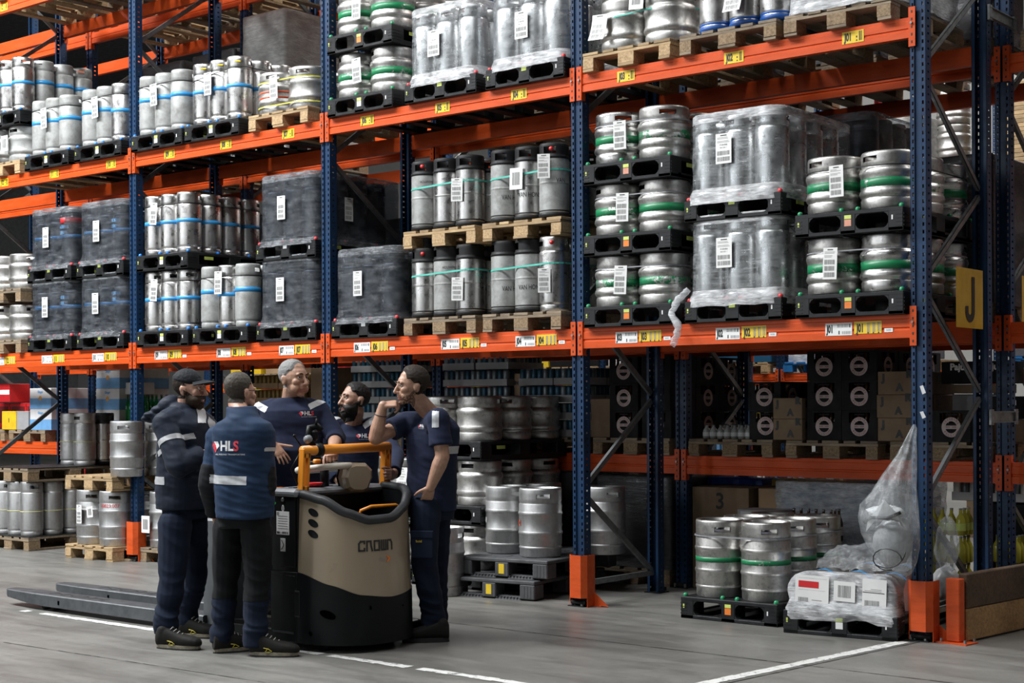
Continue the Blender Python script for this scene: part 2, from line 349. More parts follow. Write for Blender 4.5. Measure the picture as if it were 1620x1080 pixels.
def frame(x, y, label, rear_only=False):
    t = thing('rack_upright', label, 'rack', (x, y, 0), 0, 'blue rack upright frames')
    put('post', POST, t, (0, -.045, 0)); put('post', POST, t, M=T(0, YR+.045, 0) @ R(pi, 'Z'))
    put('foot_plate', FOOT, t, (0, -.045, 0)); put('foot_plate', FOOT, t, M=T(0, YR+.045, 0) @ R(pi, 'Z'))
    z = .17; put('brace', HORZ, t, M=T(.0, .05, z) @ R(pi/2, 'Z'))
    k = 0; z = .16
    zz = [.16, .89, 1.62, 2.35, 3.05, 3.78, 4.5, 5.22, 5.95, 6.65, 7.3]
    for k in range(len(zz)-1):
        rear = k % 2 == 0                                   # this diagonal starts at the rear post
        ya, yb = (YR-.06, .03) if rear else (.03, YR-.06)
        p, q = Vector((0, ya, zz[k]+.03)), Vector((0, yb, zz[k+1]-.03)); d = q-p
        Mx = Vector((d.normalized())); yy = Vector((-1, 0, 0)) ; zz3 = Mx.cross(yy)
        Mt = Matrix((Mx, yy, zz3)).transposed().to_4x4(); Mt.translation = p
        put('brace', DIAG, t, M=Mt @ Matrix.Diagonal((d.length/1.16, 1, 1, 1)))
    return t
BL = 2.8-PW
def beam_mesh(h, L_=BL):
    b = MB(); d = .05
    prof = [(0, 0), (0, h), (.022, h), (.022, h-.022), (d, h-.022), (d, 0)]   # step section (y, z)
    prof = [(0, 0), (0, h*.33), (.006, h*.37), (.006, h*.43), (0, h*.47), (0, h*.8), (.004, h*.83), (.004, h), (d, h), (d, 0)]
    n_ = len(prof); vs = [(-L_/2, y, z) for y, z in prof]+[(L_/2, y, z) for y, z in prof]
    fs = [tuple(range(n_))[::-1], tuple(range(n_, 2*n_))]+[(i, (i+1) % n_, n_+(i+1) % n_, n_+i) for i in range(n_)]
    fs = [f[::-1] for f in fs]
    b.add(vs, fs, ORANGE); return b.done('beam')
BEAM16, BEAM14 = beam_mesh(.155), beam_mesh(.135)
b = MB()
b.box((0, -.004, 0), (.046, .005, .262), ORANGE, .001); b.box((.0235, .02, 0), (.004, .05, .262), ORANGE)
for k, z in enumerate((-.10, -.05, .0, .05, .10)):
    b.box((.002, -.0072, z), (.010, .002, .016), INK)
b.lathe([(0, .012), (.009, .012), (.009, 0)], 6, GALV, smooth=False, M=T(.004, -.006, .025) @ R(pi/2, 'X'))
CONN = b.done('connector')
def beam(x, y, top, label, h=16, flip=False, texts=None, style=None, seed=0):
    """x: centre of bay, y: front face of the beam"""
    hh = .155 if h == 16 else .135
    t = thing('rack_beam', label, 'beam', (x, y, top-hh), pi if flip else 0, 'orange rack beams')
    put('beam', BEAM16 if h == 16 else BEAM14, t)
    put('connector', CONN, t, (-1.4+.032, -.004, hh*.5)); put('connector', CONN, t, M=T(1.4-.032, -.004, hh*.5) @ Matrix.Diagonal((-1, 1, 1, 1)))
    for i, (dx, st) in enumerate(texts or ()):
        b = MB(); r = random.Random(st+str(seed))
        if style == 'L1':
            zc = hh*.47
            b.box((dx-.115, -.0015, zc), (.20, .002, .085), PAPER); b.box((dx+.10, -.0015, zc+.006), (.20, .002, .083), YELLOW)
            txt(b, st, .07, INK, T(dx-.18, -.003, zc) @ FACE, .55, .004); txt(b, st, .075, INK, T(dx+.045, -.003, zc) @ FACE, .55, .004)
            bars(b, dx-.125, dx-.04, zc+.012, zc+.034, -.003, INKG, 14, i); bars(b, dx-.09, dx-.02, zc-.034, zc-.014, -.003, INKG, 12, i+9)
            b.box((dx-.032, -.0028, zc+.022), (.008, .001, .024), INK); b.box((dx-.112, -.0028, zc-.022), (.008, .001, .024), INK)
            for q in range(3):
                xx = dx+.095+q*.038; bars(b, xx, xx+.024, zc-.03+q*.004, zc+.036+q*.002, -.003, INKG, 5, q+i)
                b.prism([(-.007, 0), (.007, 0), (0, .011)], .0005, INK, T(xx+.008, -.003, zc-.034) @ FACE)
            if seed != 3: b.box((dx+.25, -.0015, zc-.018), (.06, .002, .026), PAPER); txt(b, '0000', .018, INKG, T(dx+.25, -.003, zc-.018) @ FACE)
        else:
            zc = hh*.5
            b.box((dx, -.0015, zc), (.16, .002, .082), YELLOW); txt(b, st, .07, INK, T(dx-.035, -.003, zc) @ FACE, .6, .004)
            bars(b, dx+.045, dx+.07, zc-.03, zc+.034, -.003, INK, 6, i); b.prism([(-.007, 0), (.007, 0), (0, .012)], .0005, INK, T(dx+.028, -.003, zc-.03) @ FACE)
            b.box((dx+.028, -.003, zc-.002), (.01, .001, .012), INK)
        o = b.build('location_label', t); o['label'] = 'shelf location label reading '+st
    return t
ORD = ('rightmost', 'second from the right', 'third from the right', 'fourth from the right', 'fifth from the right', 'sixth from the right')
JX = [0, -2.8, -5.6, -8.4, -11.2, -14.0]
for i, x in enumerate(JX):
    frame(x, 0, 'blue perforated upright frame of the front rack, '+ORD[i]+' of its row')
KY = 1.46
for i, x in enumerate(JX):
    frame(x, KY, 'blue perforated middle rack frame behind the '+ORD[i]+' front frame')
frame(2.8, KY, 'blue upright frame at the right-hand end of the middle rack row, past the wooden barrier')
TOPS = ((2.15, 16), (4.11, 14), (6.05, 14))
NAMES = ['J01', 'J02', 'J03', 'J04', 'J05', 'J06', 'J07', 'J08', 'J09', 'J10', 'J11', 'J12']
SLOT1 = [-.48, -1.385, -2.30, -3.32, -4.20, -5.10, -6.10, -7.0, -7.87, -8.92, -9.82, -10.72]
SLOT2 = [-.56, -1.42, -2.30, -3.28, -4.18, -5.12, -6.17, -7.11, -7.95, -8.92, -9.83, -10.72]
BAYN = ['J01 to J03', 'J04 to J06', 'J07 to J09', 'J10 to J12', 'left of J12']
LVN = ['lower', 'middle', 'upper']
for bi in range(5):
    bx = -1.4-2.8*bi
    for li, (tp, h) in enumerate(TOPS):
        tx = []
        if bi < 4:
            for k in range(3):
                nm = NAMES[bi*3+k]
                s1 = [(.74, .03, -.78), (.60, .0, -.80), (.82, -.12, -.86), (.78, .05, -.78)][bi][k] if False else None
                if li == 0: px = {'J01': -.46, 'J02': -1.335, 'J03': -2.22, 'J04': -3.2, 'J05': -4.0, 'J06': -5.03, 'J07': -6.0, 'J08': -6.88, 'J09': -7.83, 'J10': -8.87, 'J11': -9.78, 'J12': -10.7}[nm]
                elif li == 1: px = {'J01': -.46, 'J02': -1.39, 'J03': -2.33, 'J04': -3.37, 'J05': -4.19, 'J06': -5.07, 'J07': -6.08, 'J08': -6.95, 'J09': -7.8, 'J10': -8.75, 'J11': -9.75, 'J12': -10.7}[nm]
                else: px = bx+.9-.9*k
                tx.append((px-bx, nm))
        beam(bx, -.05, tp, 'orange front beam of the front rack, '+LVN[li]+' shelf level, bay '+BAYN[bi], h, False, tx, 'L1' if li == 0 else 'L2', bi)
        beam(bx, YR+.05, tp, 'orange rear beam of the front rack, '+LVN[li]+' shelf level, bay '+BAYN[bi], h, True)
for bi in range(-1, 5):
    bx = -1.4-2.8*bi
    for li, (tp, h) in enumerate(((1.125, 16),)+TOPS):
        nmz = ('right of J01 bay' if bi < 0 else 'behind bay '+BAYN[bi])
        beam(bx, KY-.05, tp, 'orange front beam of the middle rack, '+('lowest',)[0:1][0]+' shelf level, '+nmz if li == 0 else 'orange front beam of the middle rack, '+LVN[li-1]+' shelf level, '+nmz, h)
        beam(bx, KY+YR+.05, tp, 'orange rear beam of the middle rack, '+('lowest' if li == 0 else LVN[li-1])+' shelf level, '+nmz, h, True)
MY = 7.5; MX = [6.0, 3.2, .4, -2.41, -5.22, -8.04, -10.84, -13.64, -16.44]
for i, x in enumerate(MX):
    frame(x, MY, 'blue upright frame across the far aisle, frame %s from its right-hand end' % ['one', 'two', 'three', 'four', 'five', 'six', 'seven', 'eight', 'nine'][i])
for i in range(8):
    bx = (MX[i]+MX[i+1])/2
    for li, tp in enumerate((1.94, 4.0, 6.0)):
        beam(bx, MY-.05, tp, 'orange beam across the far aisle, %s level, bay %s from its right-hand end' % (LVN[li], ['one', 'two', 'three', 'four', 'five', 'six', 'seven', 'eight'][i]), 16, False,
             [(.85, 'M01'), (-.05, 'M02'), (-.85, 'M03')] if li == 0 else None, 'L2')
        if li: beam(bx, MY+YR+.05, tp, 'orange rear beam across the far aisle, %s level, bay %s from its right-hand end' % (LVN[li], ['one', 'two', 'three', 'four', 'five', 'six', 'seven', 'eight'][i]), 16, True)
# row spacers and post guards
for z, w_ in ((4.33, 'upper'), (1.46, 'lower')):
    b = MB(); x = .062
    b.box((x, (YR+KY)/2, z), (.006, KY-YR+.05, .085), GALV); b.box((x+.012, (YR+KY)/2, z+.036), (.024, KY-YR+.05, .006), GALV); b.box((x+.012, (YR+KY)/2, z-.036), (.024, KY-YR+.05, .006), GALV)
    b.box((x+.008, YR-.01, z), (.02, .05, .11), GALV, .002); b.box((x+.008, KY+.01, z), (.02, .05, .11), GALV, .002)
    tag(b.build('row_spacer'), 'grey metal bracket tying front and middle rack posts at the right end, '+w_+' one', 'bracket', 'row spacers')
def guard(x, label, y=-.105):
    t = thing('post_guard', label, 'guard', (x, y, 0), 0, 'orange post guards')
    b = MB(); P_ = [(-.085, .13), (-.085, .03), (-.05, -.01), (.05, -.01), (.085, .03), (.085, .13)]; n_ = len(P_); tk = .006
    Q_ = [(p[0]*(1-tk/.1), p[1]+tk if p[1] < .1 else p[1]) for p in P_]
    vs = [(a, c, z) for z in (.07, .40) for a, c in P_]+[(a, c, z) for z in (.07, .40) for a, c in Q_]; fs = []
    for i in range(n_-1):
        fs += [(i, i+1, n_+i+1, n_+i), (2*n_+i+1, 2*n_+i, 3*n_+i, 3*n_+i+1), (n_+i, n_+i+1, 3*n_+i+1, 3*n_+i), (i+1, i, 2*n_+i, 2*n_+i+1)]
    b.add(vs, fs, GUARDM); b.build('shield', t)
    b = MB()
    for s_ in (-1, 1): b.box((s_*.083, .08, .036), (.005, .10, .07), GUARDM)
    b.box((0, .16, .004), (.30, .09, .006), GUARDM); b.prism([(0, 0), (.13, 0), (.0, .10)], .006, GUARDM, T(.085, .13, .006) @ R(pi/2, 'X'))
    b.build('base_plate', t); b = MB()
    b.tube([(-.065, .03, .035), (.065, .03, .035)], .016, RUBBER, 8); b.build('roller', t)
    b = MB()
    for q in (-.05, .02, .125, -.125): b.lathe([(0, .018), (.011, .018), (.011, 0)], 6, GALV, (q, .05 if abs(q) < .1 else .16, .006), smooth=False)
    b.build('bolts', t)
for i, x in enumerate((0, -2.8, -8.4)):
    guard(x+.02, 'orange guard on the foot of the '+ORD[(0, 1, 3)[i]]+' front rack post')
# ---------------------------------------------------------------- kegs
def ring(r0, r1, z0, z1): return [(r0, z0), (r1, z0), (r1, z1), (r0, z1)]
def band(r, z0, z1, mat, n=32):
    b = MB(); b.lathe([(r-.004, z0), (r, z0+.001), (r, z1-.001), (r-.004, z1)], n, mat); return b.done('band')
def keg_body(prof, mat, n, row, hs, well, hole_mat=None):
    """prof: outline from the base up to the rim; row: index of the quad row with the two hand holes"""
    P_ = prof+well; b = MB(); half = n//2; nin = len(prof)
    def sk(i, k): return ((i % half) < hs) and k in row
    b.lathe(P_, n, mat, skip=sk, a0=-pi*hs/n)
    b.lathe([(.0, well[-1][1]), (.03, well[-1][1]), (.03, well[-1][1]+.022), (.0, well[-1][1]+.024)], 12, GALV)
    b.lathe([(0, .012), (prof[0][0]-.004, .012), (prof[0][0], 0)], n, mat)
    return b.done('keg_body')
def stubby(mat, n=36, R_=.2, H_=.385):
    s = R_/.2; h = H_/.385
    p = [(.184, 0), (.190, .010), (.191, .062), (.187, .070), (.185, .076), (.197, .088), (.2035, .104), (.198, .124), (.193, .134), (.193, .212), (.198, .226), (.2035, .246), (.197, .268), (.185, .279), (.183, .286), (.189, .296), (.190, .318), (.190, .353), (.190, .372), (.184, .385)]
    w_ = [(.176, .383), (.175, .353), (.175, .318), (.174, .300), (.13, .322), (0, .332)]
    f = lambda l: [(a*s, c*h) for a, c in l]
    return keg_body(f(p), mat, n, (16, 21), 4, f(w_))
def slimk(mat, n=28):
    p = [(.110, 0), (.116, .008), (.117, .045), (.1135, .050), (.1135, .056), (.1205, .064), (.122, .075), (.122, .462), (.119, .470), (.115, .474), (.115, .480), (.119, .486), (.119, .515), (.119, .552), (.118, .578), (.112, .59)]
    w_ = [(.106, .588), (.106, .552), (.106, .515), (.104, .49), (.08, .505), (0, .512)]
    return keg_body(p, mat, n, (12, 17), 4, w_)
def bigk(mat, n=36, R_=.18, H_=.56):
    s = R_/.18; h = H_/.56
    p = [(.165, 0), (.171, .010), (.172, .062), (.176, .068), (.178, .076), (.172, .085), (.171, .088), (.176, .10), (.176, .175), (.179, .180), (.183, .192), (.179, .205), (.176, .21), (.176, .335), (.179, .340), (.183, .352), (.179, .365), (.176, .37), (.176, .425), (.172, .432), (.170, .440), (.174, .448), (.1745, .475), (.1745, .512), (.1745, .545), (.169, .56)]
    w_ = [(.162, .557), (.160, .512), (.160, .475), (.158, .455), (.11, .478), (0, .49)]
    f = lambda l: [(a*s, c*h) for a, c in l]
    return keg_body(f(p), mat, n, (22, 27), 4, f(w_))
def rubk(mat, n=28):
    p = [(.115, .03), (.1195, .05), (.1205, .06), (.1205, .262), (.1205, .268), (.1222, .272), (.1222, .279), (.1205, .283), (.1205, .290), (.1205, .465), (.1200, .472), (.117, .485)]
    b = MB(); b.lathe([(0, .035)]+p+[(.0, .51)], n, mat); return b.done('keg_body')
def rubtop(n=28):
    p = [(.112, .466), (.1235, .468), (.1235, .486), (.118, .492), (.118, .505), (.118, .560), (.118, .578), (.112, .59), (.104, .588), (.104, .560), (.104, .505), (.100, .49)]
    b = MB(); half = n//2
    b.lathe(p, n, RUBBER, skip=lambda i, k: (i % half) < 4 and k in (4, 9), a0=-pi*4/n); return b.done('rubber_top')
def rubbase(mat, n=28, r=.124):
    b = MB(); b.lathe([(0, .004), (r-.014, 0), (r-.004, .008), (r, .022), (r-.002, .036), (r-.009, .044), (r-.004, .052), (r-.003, .062), (r-.012, .068)], n, mat); return b.done('rubber_base')
def cyltext(st, size, r, z, ang, mat, sx=1, off=0):
    me = text(st, size, 0, off); b = MB()
    vs = [(r*sin(v.co.x*sx/r+ang), -r*cos(v.co.x*sx/r+ang), z+v.co.y) for v in me.vertices]
    b.add(vs, [tuple(p.vertices) for p in me.polygons], mat); return b.done('print')
b = MB(); b.lathe([(0, 0), (.017, 0), (.017, .010), (0, .012)], 12, mat('red_cap', (.65, .02, .02), .4)); REDCAP = b.done('valve_cap')
b = MB(); b.box((0, 0, 0), (.06, .02, .018), mat('yellow_cap', (.8, .6, .03), .4), .005); YCAP = b.done('seal')
_S, _SW, _SG = stubby(WORN), stubby(STEEL), stubby(GREYK)
_SL, _SLD, _SLG = slimk(STEEL), slimk(DULL), slimk(GREYK)
_B, _BD = bigk(WORN), bigk(DULL)
_RB, _RBG = rubk(STEEL), rubk(GREYK); _RT = rubtop(); _RBS = rubbase(RUBBER); _BBS = rubbase(BLUERUB)
_gb, _gw = band(.1945, .144, .205, GREENB), band(.1945, .144, .205, GREENW)
_bb, _bbt = band(.1232, .292, .330, BLUEB, 28), band(.1234, .325, .37, BLUEB, 28)
_r1, _r2 = band(.1945, .14, .16, REDB), band(.1945, .19, .21, REDB)
_gB = band(.1775, .255, .292, GREENB)
_yl = band(.1231, .262, .272, mat('yellow_stencil', (.6, .6, .25), .5), 28)
KEGS = {   # kind: (description, parts, radius, height)
 'green': ('worn steel keg with green band', [('body', _S), ('band', _gb)], .2, .385),
 'greenw': ('steel keg with chipped green band', [('body', _S), ('band', _gw)], .2, .385),
 'greenn': ('clean silver keg with bright green band', [('body', _SW), ('band', _gb)], .2, .385),
 'blue': ('slim shiny keg with blue band', [('body', _SL), ('band', _bb)], .123, .59),
 'bluegrey': ('slim grey keg with blue band', [('body', _SLG), ('band', _bbt)], .123, .59),
 'slim': ('slim shiny steel keg', [('body', _SL)], .123, .59),
 'slimy': ('slim steel keg with yellow stencil line', [('body', _SLD), ('stencil', _yl)], .123, .59),
 'rubber': ('slim steel keg with black rubber ends', [('body', _RB), ('rubber_top', _RT), ('rubber_base', _RBS)], .123, .59),
 'rubberg': ('slim grey keg with black rubber ends', [('body', _RBG), ('rubber_top', _RT), ('rubber_base', _RBS)], .123, .59),
 'bluebase': ('slim steel keg with blue rubber foot', [('body', _SL), ('rubber_base', _BBS)], .123, .59),
 'dark': ('slim dark painted keg', [('body', slimk(DARKK))], .123, .59),
 'darkb': ('slim dark painted keg with blue band', [('body', slimk(DARKK)), ('band', _bb)], .123, .59),
 'red': ('stubby keg with two orange stripes', [('body', _S), ('band', _r1), ('band', _r2)], .2, .385),
 'plain': ('stubby plain steel keg', [('body', _S)], .2, .385),
 'greyst': ('stubby pale grey keg', [('body', _SG)], .2, .385),
 'biggreen': ('tall ribbed steel keg with green band', [('body', _B), ('band', _gB)], .18, .56),
 'big': ('tall ribbed dull steel keg', [('body', _BD)], .18, .56),
}
rk = random.Random(3)
def keg(kind, loc, label, group=None, rot=None, par=None):
    d, parts, r, h = KEGS[kind]
    t = thing('keg', label, 'keg', loc, rk.choice((-1.5, -1.1, -.7, -.3, .4, 1.2)) if rot is None else rot, group)
    for n_, me in parts: put(n_, me, t)
    return t
# ---------------------------------------------------------------- pallets
def plastic_mesh():
    b = MB(); W_, D_, H_ = .8, 1.2, .158
    b.box((0, .6, .143), (W_, D_, .03), BLACKP, .005)
    for x, w_ in ((-.345, .11), (0, .115), (.345, .11)):
        for y, d_ in ((.075, .15), (.6, .15), (1.125, .15)): b.box((x, y, .07), (w_, d_, .14), BLACKP, .006)
        b.box((x, .6, .014), (w_, 1.2, .028), BLACKP, .004)
    for y in (.03, .6, 1.17): b.box((0, y, .014), (W_, .06, .028), BLACKP, .005)
    for x0, sx in ((-.29, 1), (-.0575, -1), (.0575, 1), (.29, -1)):      # rounded corners of the fork openings
        for z0, sz in ((.028, 1), (.128, -1)):
            c = .03; b.prism([(x0-.002*sx, z0-.002*sz), (x0+sx*c, z0-.002*sz), (x0+sx*c*.35, z0+sz*c*.35), (x0-.002*sx, z0+sz*c)][::sx*sz], .06, BLACKP, T(0, .062, 0) @ R(pi/2, 'X'))
    for sx in (-1, 1):
        for y, d_ in ((.6, 1.0),): b.box((sx*.39, y, .02), (.02, d_, .04), BLACKP)
        for z in (.035, .06, .085, .11): b.box((sx*.398, .055, z), (.010, .10, .010), BLACKP); b.box((sx*.37, .002, z), (.05, .008, .008), BLACKP)
    b.box((0, .6, .155), (.6, 1.1, .002), BLACKP)
    return b.done('pallet_frame')
PPAL = plastic_mesh()
def pegs(mat):
    b = MB()
    for x, y in ((-.375, .03), (-.06, .03), (.06, .03), (.375, .03), (.375, .4), (.375, .8), (.375, 1.16), (-.375, .4)):
        b.lathe([(.016, 0), (.019, .012), (.013, .024), (0, .028)], 8, mat, (x, y, .157))
    return b.done('pegs')
PEG = {'g': pegs(PEGG), 'b': pegs(PEGB), 'r': pegs(PEGR)}
def sticker(mats):
    b = MB(); z = .128
    for m_, h in mats: b.box((0, -.001, z-h/2), (.05, .002, h), m_); z -= h+.004
    b.box((-.372, -.001, .09), (.012, .002, .03), LIME); b.box((.372-.05, -.001, .09), (.010, .002, .03), PAPER)
    b.box((.4065, .26, .105), (.002, .11, .03), LIME); return b.done('stickers')
STK = {'lo': sticker([(LIME, .025), (ORANGEL, .045)]), 'lw': sticker([(LIME, .025), (PAPER, .045)]), 'lp': sticker([(LIME, .025), (mat('salmon_label', (.7, .32, .22), .5), .045)]), 'l': sticker([(LIME, .028)]), 'w': sticker([(PAPER, .028)])}
def ppal(loc, label, peg=None, stk='l', rot=0):
    t = thing('plastic_pallet', label, 'pallet', loc, rot, 'black plastic pallets')
    put('pallet_frame', PPAL, t)
    if peg: put('pegs', PEG[peg], t)['kind'] = 'stuff'
    o = put('stickers', STK[stk], t); o['kind'] = 'stuff'
    return t
def bx(d, m_, b=.002):
    q = MB(); q.box((0, 0, 0), d, m_, b); return q.done('board')
WP = {}
for nm, wm, cm in (('new', WOOD, CHIPB), ('old', WOODD, CHIPD)):
    WP[nm] = dict(bw=bx((.145, 1.2, .022), wm), bn=bx((.10, 1.2, .022), wm), st=bx((.8, .145, .022), wm), kw=bx((.145, .145, .078), cm), kn=bx((.10, .145, .078), cm), sw=bx((.145, 1.2, .022), wm), sn=bx((.10, 1.2, .022), wm))
rw = random.Random(5)
def wpal(loc, label, kind='new', rot=0, simple=False):
    t = thing('wooden_pallet', label, 'pallet', loc, rot, 'wooden pallets'); P_ = WP[kind]; j = lambda: rw.uniform(-.004, .004)
    for x, k in ((-.3275, 'bw'), (-.165, 'bn'), (0, 'bw'), (.165, 'bn'), (.3275, 'bw')): put('board', P_[k], t, (x+j(), .6+j(), .133))
    for y in (.0725, .6, 1.1275): put('stringer', P_['st'], t, (j(), y+j(), .111))
    for x, k, s_ in ((-.35, 'kn', 'sn'), (0, 'kw', 'sw'), (.35, 'kn', 'sn')):
        for y in (.0725, .6, 1.1275): put('block', P_[k], t, (x+j(), y+j(), .061))
        put('skid', P_[s_], t, (x+j(), .6+j(), .011))
    return t
# ---------------------------------------------------------------- wraps, papers, straps
def rrect(w_, d_, r, per=5):
    out = []
    for cx, cy, a0 in ((w_/2-r, r, -90), (w_/2-r, d_-r, 0), (-w_/2+r, d_-r, 90), (-w_/2+r, r, 180)):
        for i in range(per+1):
            a = radians(a0+90*i/per); out.append((cx+r*cos(a), cy+r*sin(a)))
    res = []
    for i, p in enumerate(out):
        q = out[(i+1) % len(out)]; L_ = math.dist(p, q); k = max(1, int(L_/.07))
        res += [(p[0]+(q[0]-p[0])*u/k, p[1]+(q[1]-p[1])*u/k) for u in range(k)]
    return res
def wrap(w_, d_, h, mat, loc, label, r=.11, flare=.02, lid='rim', seed=0, amp=.006, rot=0, hang=.03, group='stretch wrapped loads'):
    pts = rrect(w_, d_, r); n_ = len(pts); rows = max(8, int(h/.05)); b = MB(); vs = []; fs = []
    zs = [-hang+(h+hang)*i/rows for i in range(rows+1)]
    cx, cy = 0, d_/2
    def ringp(z, s, k):
        for x, y in pts:
            dx, dy = x-cx, y-cy; L_ = math.hypot(dx, dy)
            f = noise.noise(Vector((x*5+seed*7, y*5, z*9)))*amp+noise.noise(Vector((x*16, y*16+seed, z*30)))*amp*.5
            if z < .06: f += flare*(1-max(0, z)/.06)
            vs.append((cx+dx*s+dx/L_*f, cy+dy*s+dy/L_*f, z+noise.noise(Vector((x*9, y*9, seed+k)))*(.012 if k in (0, 99) else .003)))
    for i, z in enumerate(zs): ringp(z, 1, i)
    extra = 0
    if lid:
        for s, dz in ((.985, .012), (.93, .016), (.84, .010))+(((.5, .012), (.05, .008)) if lid == 'full' else ()):
            ringp(h+dz, s, 50); extra += 1
    R_ = rows+extra
    for i in range(R_):
        for k in range(n_):
            q = (k+1) % n_; fs.append((i*n_+k, i*n_+q, (i+1)*n_+q, (i+1)*n_+k))
    if mat in (WRAP, WRAPD):                                # film gathers white along the top edge and over the deck
        ed = WRAPW if mat is WRAP else WRAPG
        nb_ = 2 if mat is WRAP else 1; nt_ = 1
        b.add(vs, fs[nb_*n_:(rows-nt_)*n_], mat, True); k0 = len(vs)
        b.add(vs, fs[:nb_*n_]+fs[(rows-nt_)*n_:], ed, True)
    else: b.add(vs, fs, mat, True)
    o = b.build('stretch_wrap'); o.location = loc; o.rotation_euler = (0, 0, rot)
    return tag(o, label, 'wrap', group)
def sheet(w_, h, seed=0, style=0, curl=.0):
    b = MB(); r = random.Random(seed); nx = 4; rows = 5
    def P(u, v, off=0): return ((u-.5)*w_, -.0015-off-curl*(v-.0)**2*.0-curl*(1-v)**2, (v-.5)*h)
    vs = [P(i/nx, j/rows) for j in range(rows+1) for i in range(nx+1)]
    b.add(vs, [(j*(nx+1)+i, j*(nx+1)+i+1, (j+1)*(nx+1)+i+1, (j+1)*(nx+1)+i) for j in range(rows) for i in range(nx)], PAPER)
    b.add([(x, y+.0012, z) for x, y, z in vs], [(j*(nx+1)+i, (j+1)*(nx+1)+i, (j+1)*(nx+1)+i+1, j*(nx+1)+i+1) for j in range(rows) for i in range(nx)], PAPER)
    def bar(u0, u1, v0, v1, m_):
        a = P(u0, v0, .001); c = P(u1, v0, .001); d = P(u1, v1, .001); e = P(u0, v1, .001); b.quad(a, c, d, e, m_)
    def code(u0, u1, v0, v1, k):
        for i in range(k):
            a = u0+(u1-u0)*i/k; bar(a, a+(u1-u0)/k*r.uniform(.3, .8), v0, v1, INKG)
    if style in (0, 1, 3):
        bar(.3, .7, .92, .95, INK)
        for q in (.86, .82, .74, .70): bar(.1, r.uniform(.5, .9), q, q+.012, INKG)
        if style == 1:
            txt(b, 'IT-001836', h*.07, INK, T(0, -.003, h*.12) @ FACE); txt(b, '08.01.2025  1', h*.05, INK, T(0, -.003, h*.03) @ FACE)
            code(.1, .9, .28, .42, 18); code(.1, .9, .08, .22, 18)
        else:
            for v0 in (.07, .27, .47): code(.1, .85, v0, v0+.15, 16)
    elif style == 2: code(.2, .8, .2, .8, 16)
    elif style == 4:
        b.add([], [], PAPER); bar(.1, .7, .58, .80, REDL); code(.1, .4, .06, .24, 10); bar(.5, .8, .16, .18, INKG); bar(.1, .9, .5, .505, INKG); bar(.1, .95, .9, .905, INKG)
    elif style == 5:
        bar(.02, .92, .655, .672, INK); code(.1, .72, .33, .47, 16); bar(.1, .8, .70, .71, INKG); bar(.35, .8, .74, .75, INKG)
    return b.done('paper_label')
SH = [sheet(.105, .215, i) for i in range(3)]; SH1 = sheet(.13, .215, 5, 1); SHS = sheet(.13, .17, 6, 2); SH3 = sheet(.10, .19, 8, 0); SHC = sheet(.14, .20, 9, 3, .05)
def paper(me, x, y, z, parent, tilt=0, lean=0, yaw=0):
    o = put('paper_label', me, None); o.parent = parent; M = T(x, y, z) @ R(yaw, 'Z') @ R(tilt, 'Y') @ R(lean, 'X')
    bpy_m = T(*parent.location) @ R(parent.rotation_euler[2], 'Z')
    o.matrix_local = bpy_m.inverted() @ M; return o
def strap(w_, d_, r, mat, loc, label, h=.012, rot=0, tilt=0):
    pts = rrect(w_, d_, r); n_ = len(pts); b = MB(); vs = []; fs = []
    for x, y in pts: vs += [(x, y, -h/2+x*tilt), (x, y, h/2+x*tilt)]
    for x, y in pts:
        s = 1-.006/w_; vs += [(x*s, d_/2+(y-d_/2)*s, -h/2+x*tilt), (x*s, d_/2+(y-d_/2)*s, h/2+x*tilt)]
    for k in range(n_):
        q = (k+1) % n_; a = 2*n_
        fs += [(2*k, 2*q, 2*q+1, 2*k+1), (a+2*q, a+2*k, a+2*k+1, a+2*q+1), (2*k+1, 2*q+1, a+2*q+1, a+2*k+1), (2*q, 2*k, a+2*k, a+2*q)]
    b.add(vs, fs, mat, False); o = b.build('strap'); o.location = loc; o.rotation_euler = (0, 0, rot)
    return tag(o, label, 'strap', 'straps round keg layers')
RW = ('front', 'second', 'third', 'fourth', 'fifth')
def grid(kinds, x, y, z, lay, place, nx, ny, group, full=False, sp=None, skip=(), r0=None, y_in=.02):
    """a layer of kegs; y is the pallet's front edge. Only rows that can be seen are filled unless full"""
    out = {}
    for j in range(ny):
        for i in range(nx):
            if not full and j > 0 and i < nx-1: continue
            if (i, j) in skip: continue
            kd = kinds[(i+j*nx) % len(kinds)] if not isinstance(kinds, dict) else kinds.get((i, j), kinds[None])
            d, parts, r, h = KEGS[kd]; s = sp or 2*r+.004
            px = x+(i-(nx-1)/2)*s; py = y+y_in+r+j*s
            col = {2: ('left', 'right'), 3: ('left', 'middle', 'right')}[nx][i]
            out[(i, j)] = keg(kd, (px, py, z), '%s, %s row %s, %s' % (d, RW[j], col, (lay+' '+place).strip()), group, r0)
    return out
def pal_label(kind, lay, place): return '%s pallet, %s' % (kind, (lay+' '+place).strip())
Y0 = -.10
L1, L2, L3 = 2.15, 4.11, 6.05
g = 'kegs on the front rack'
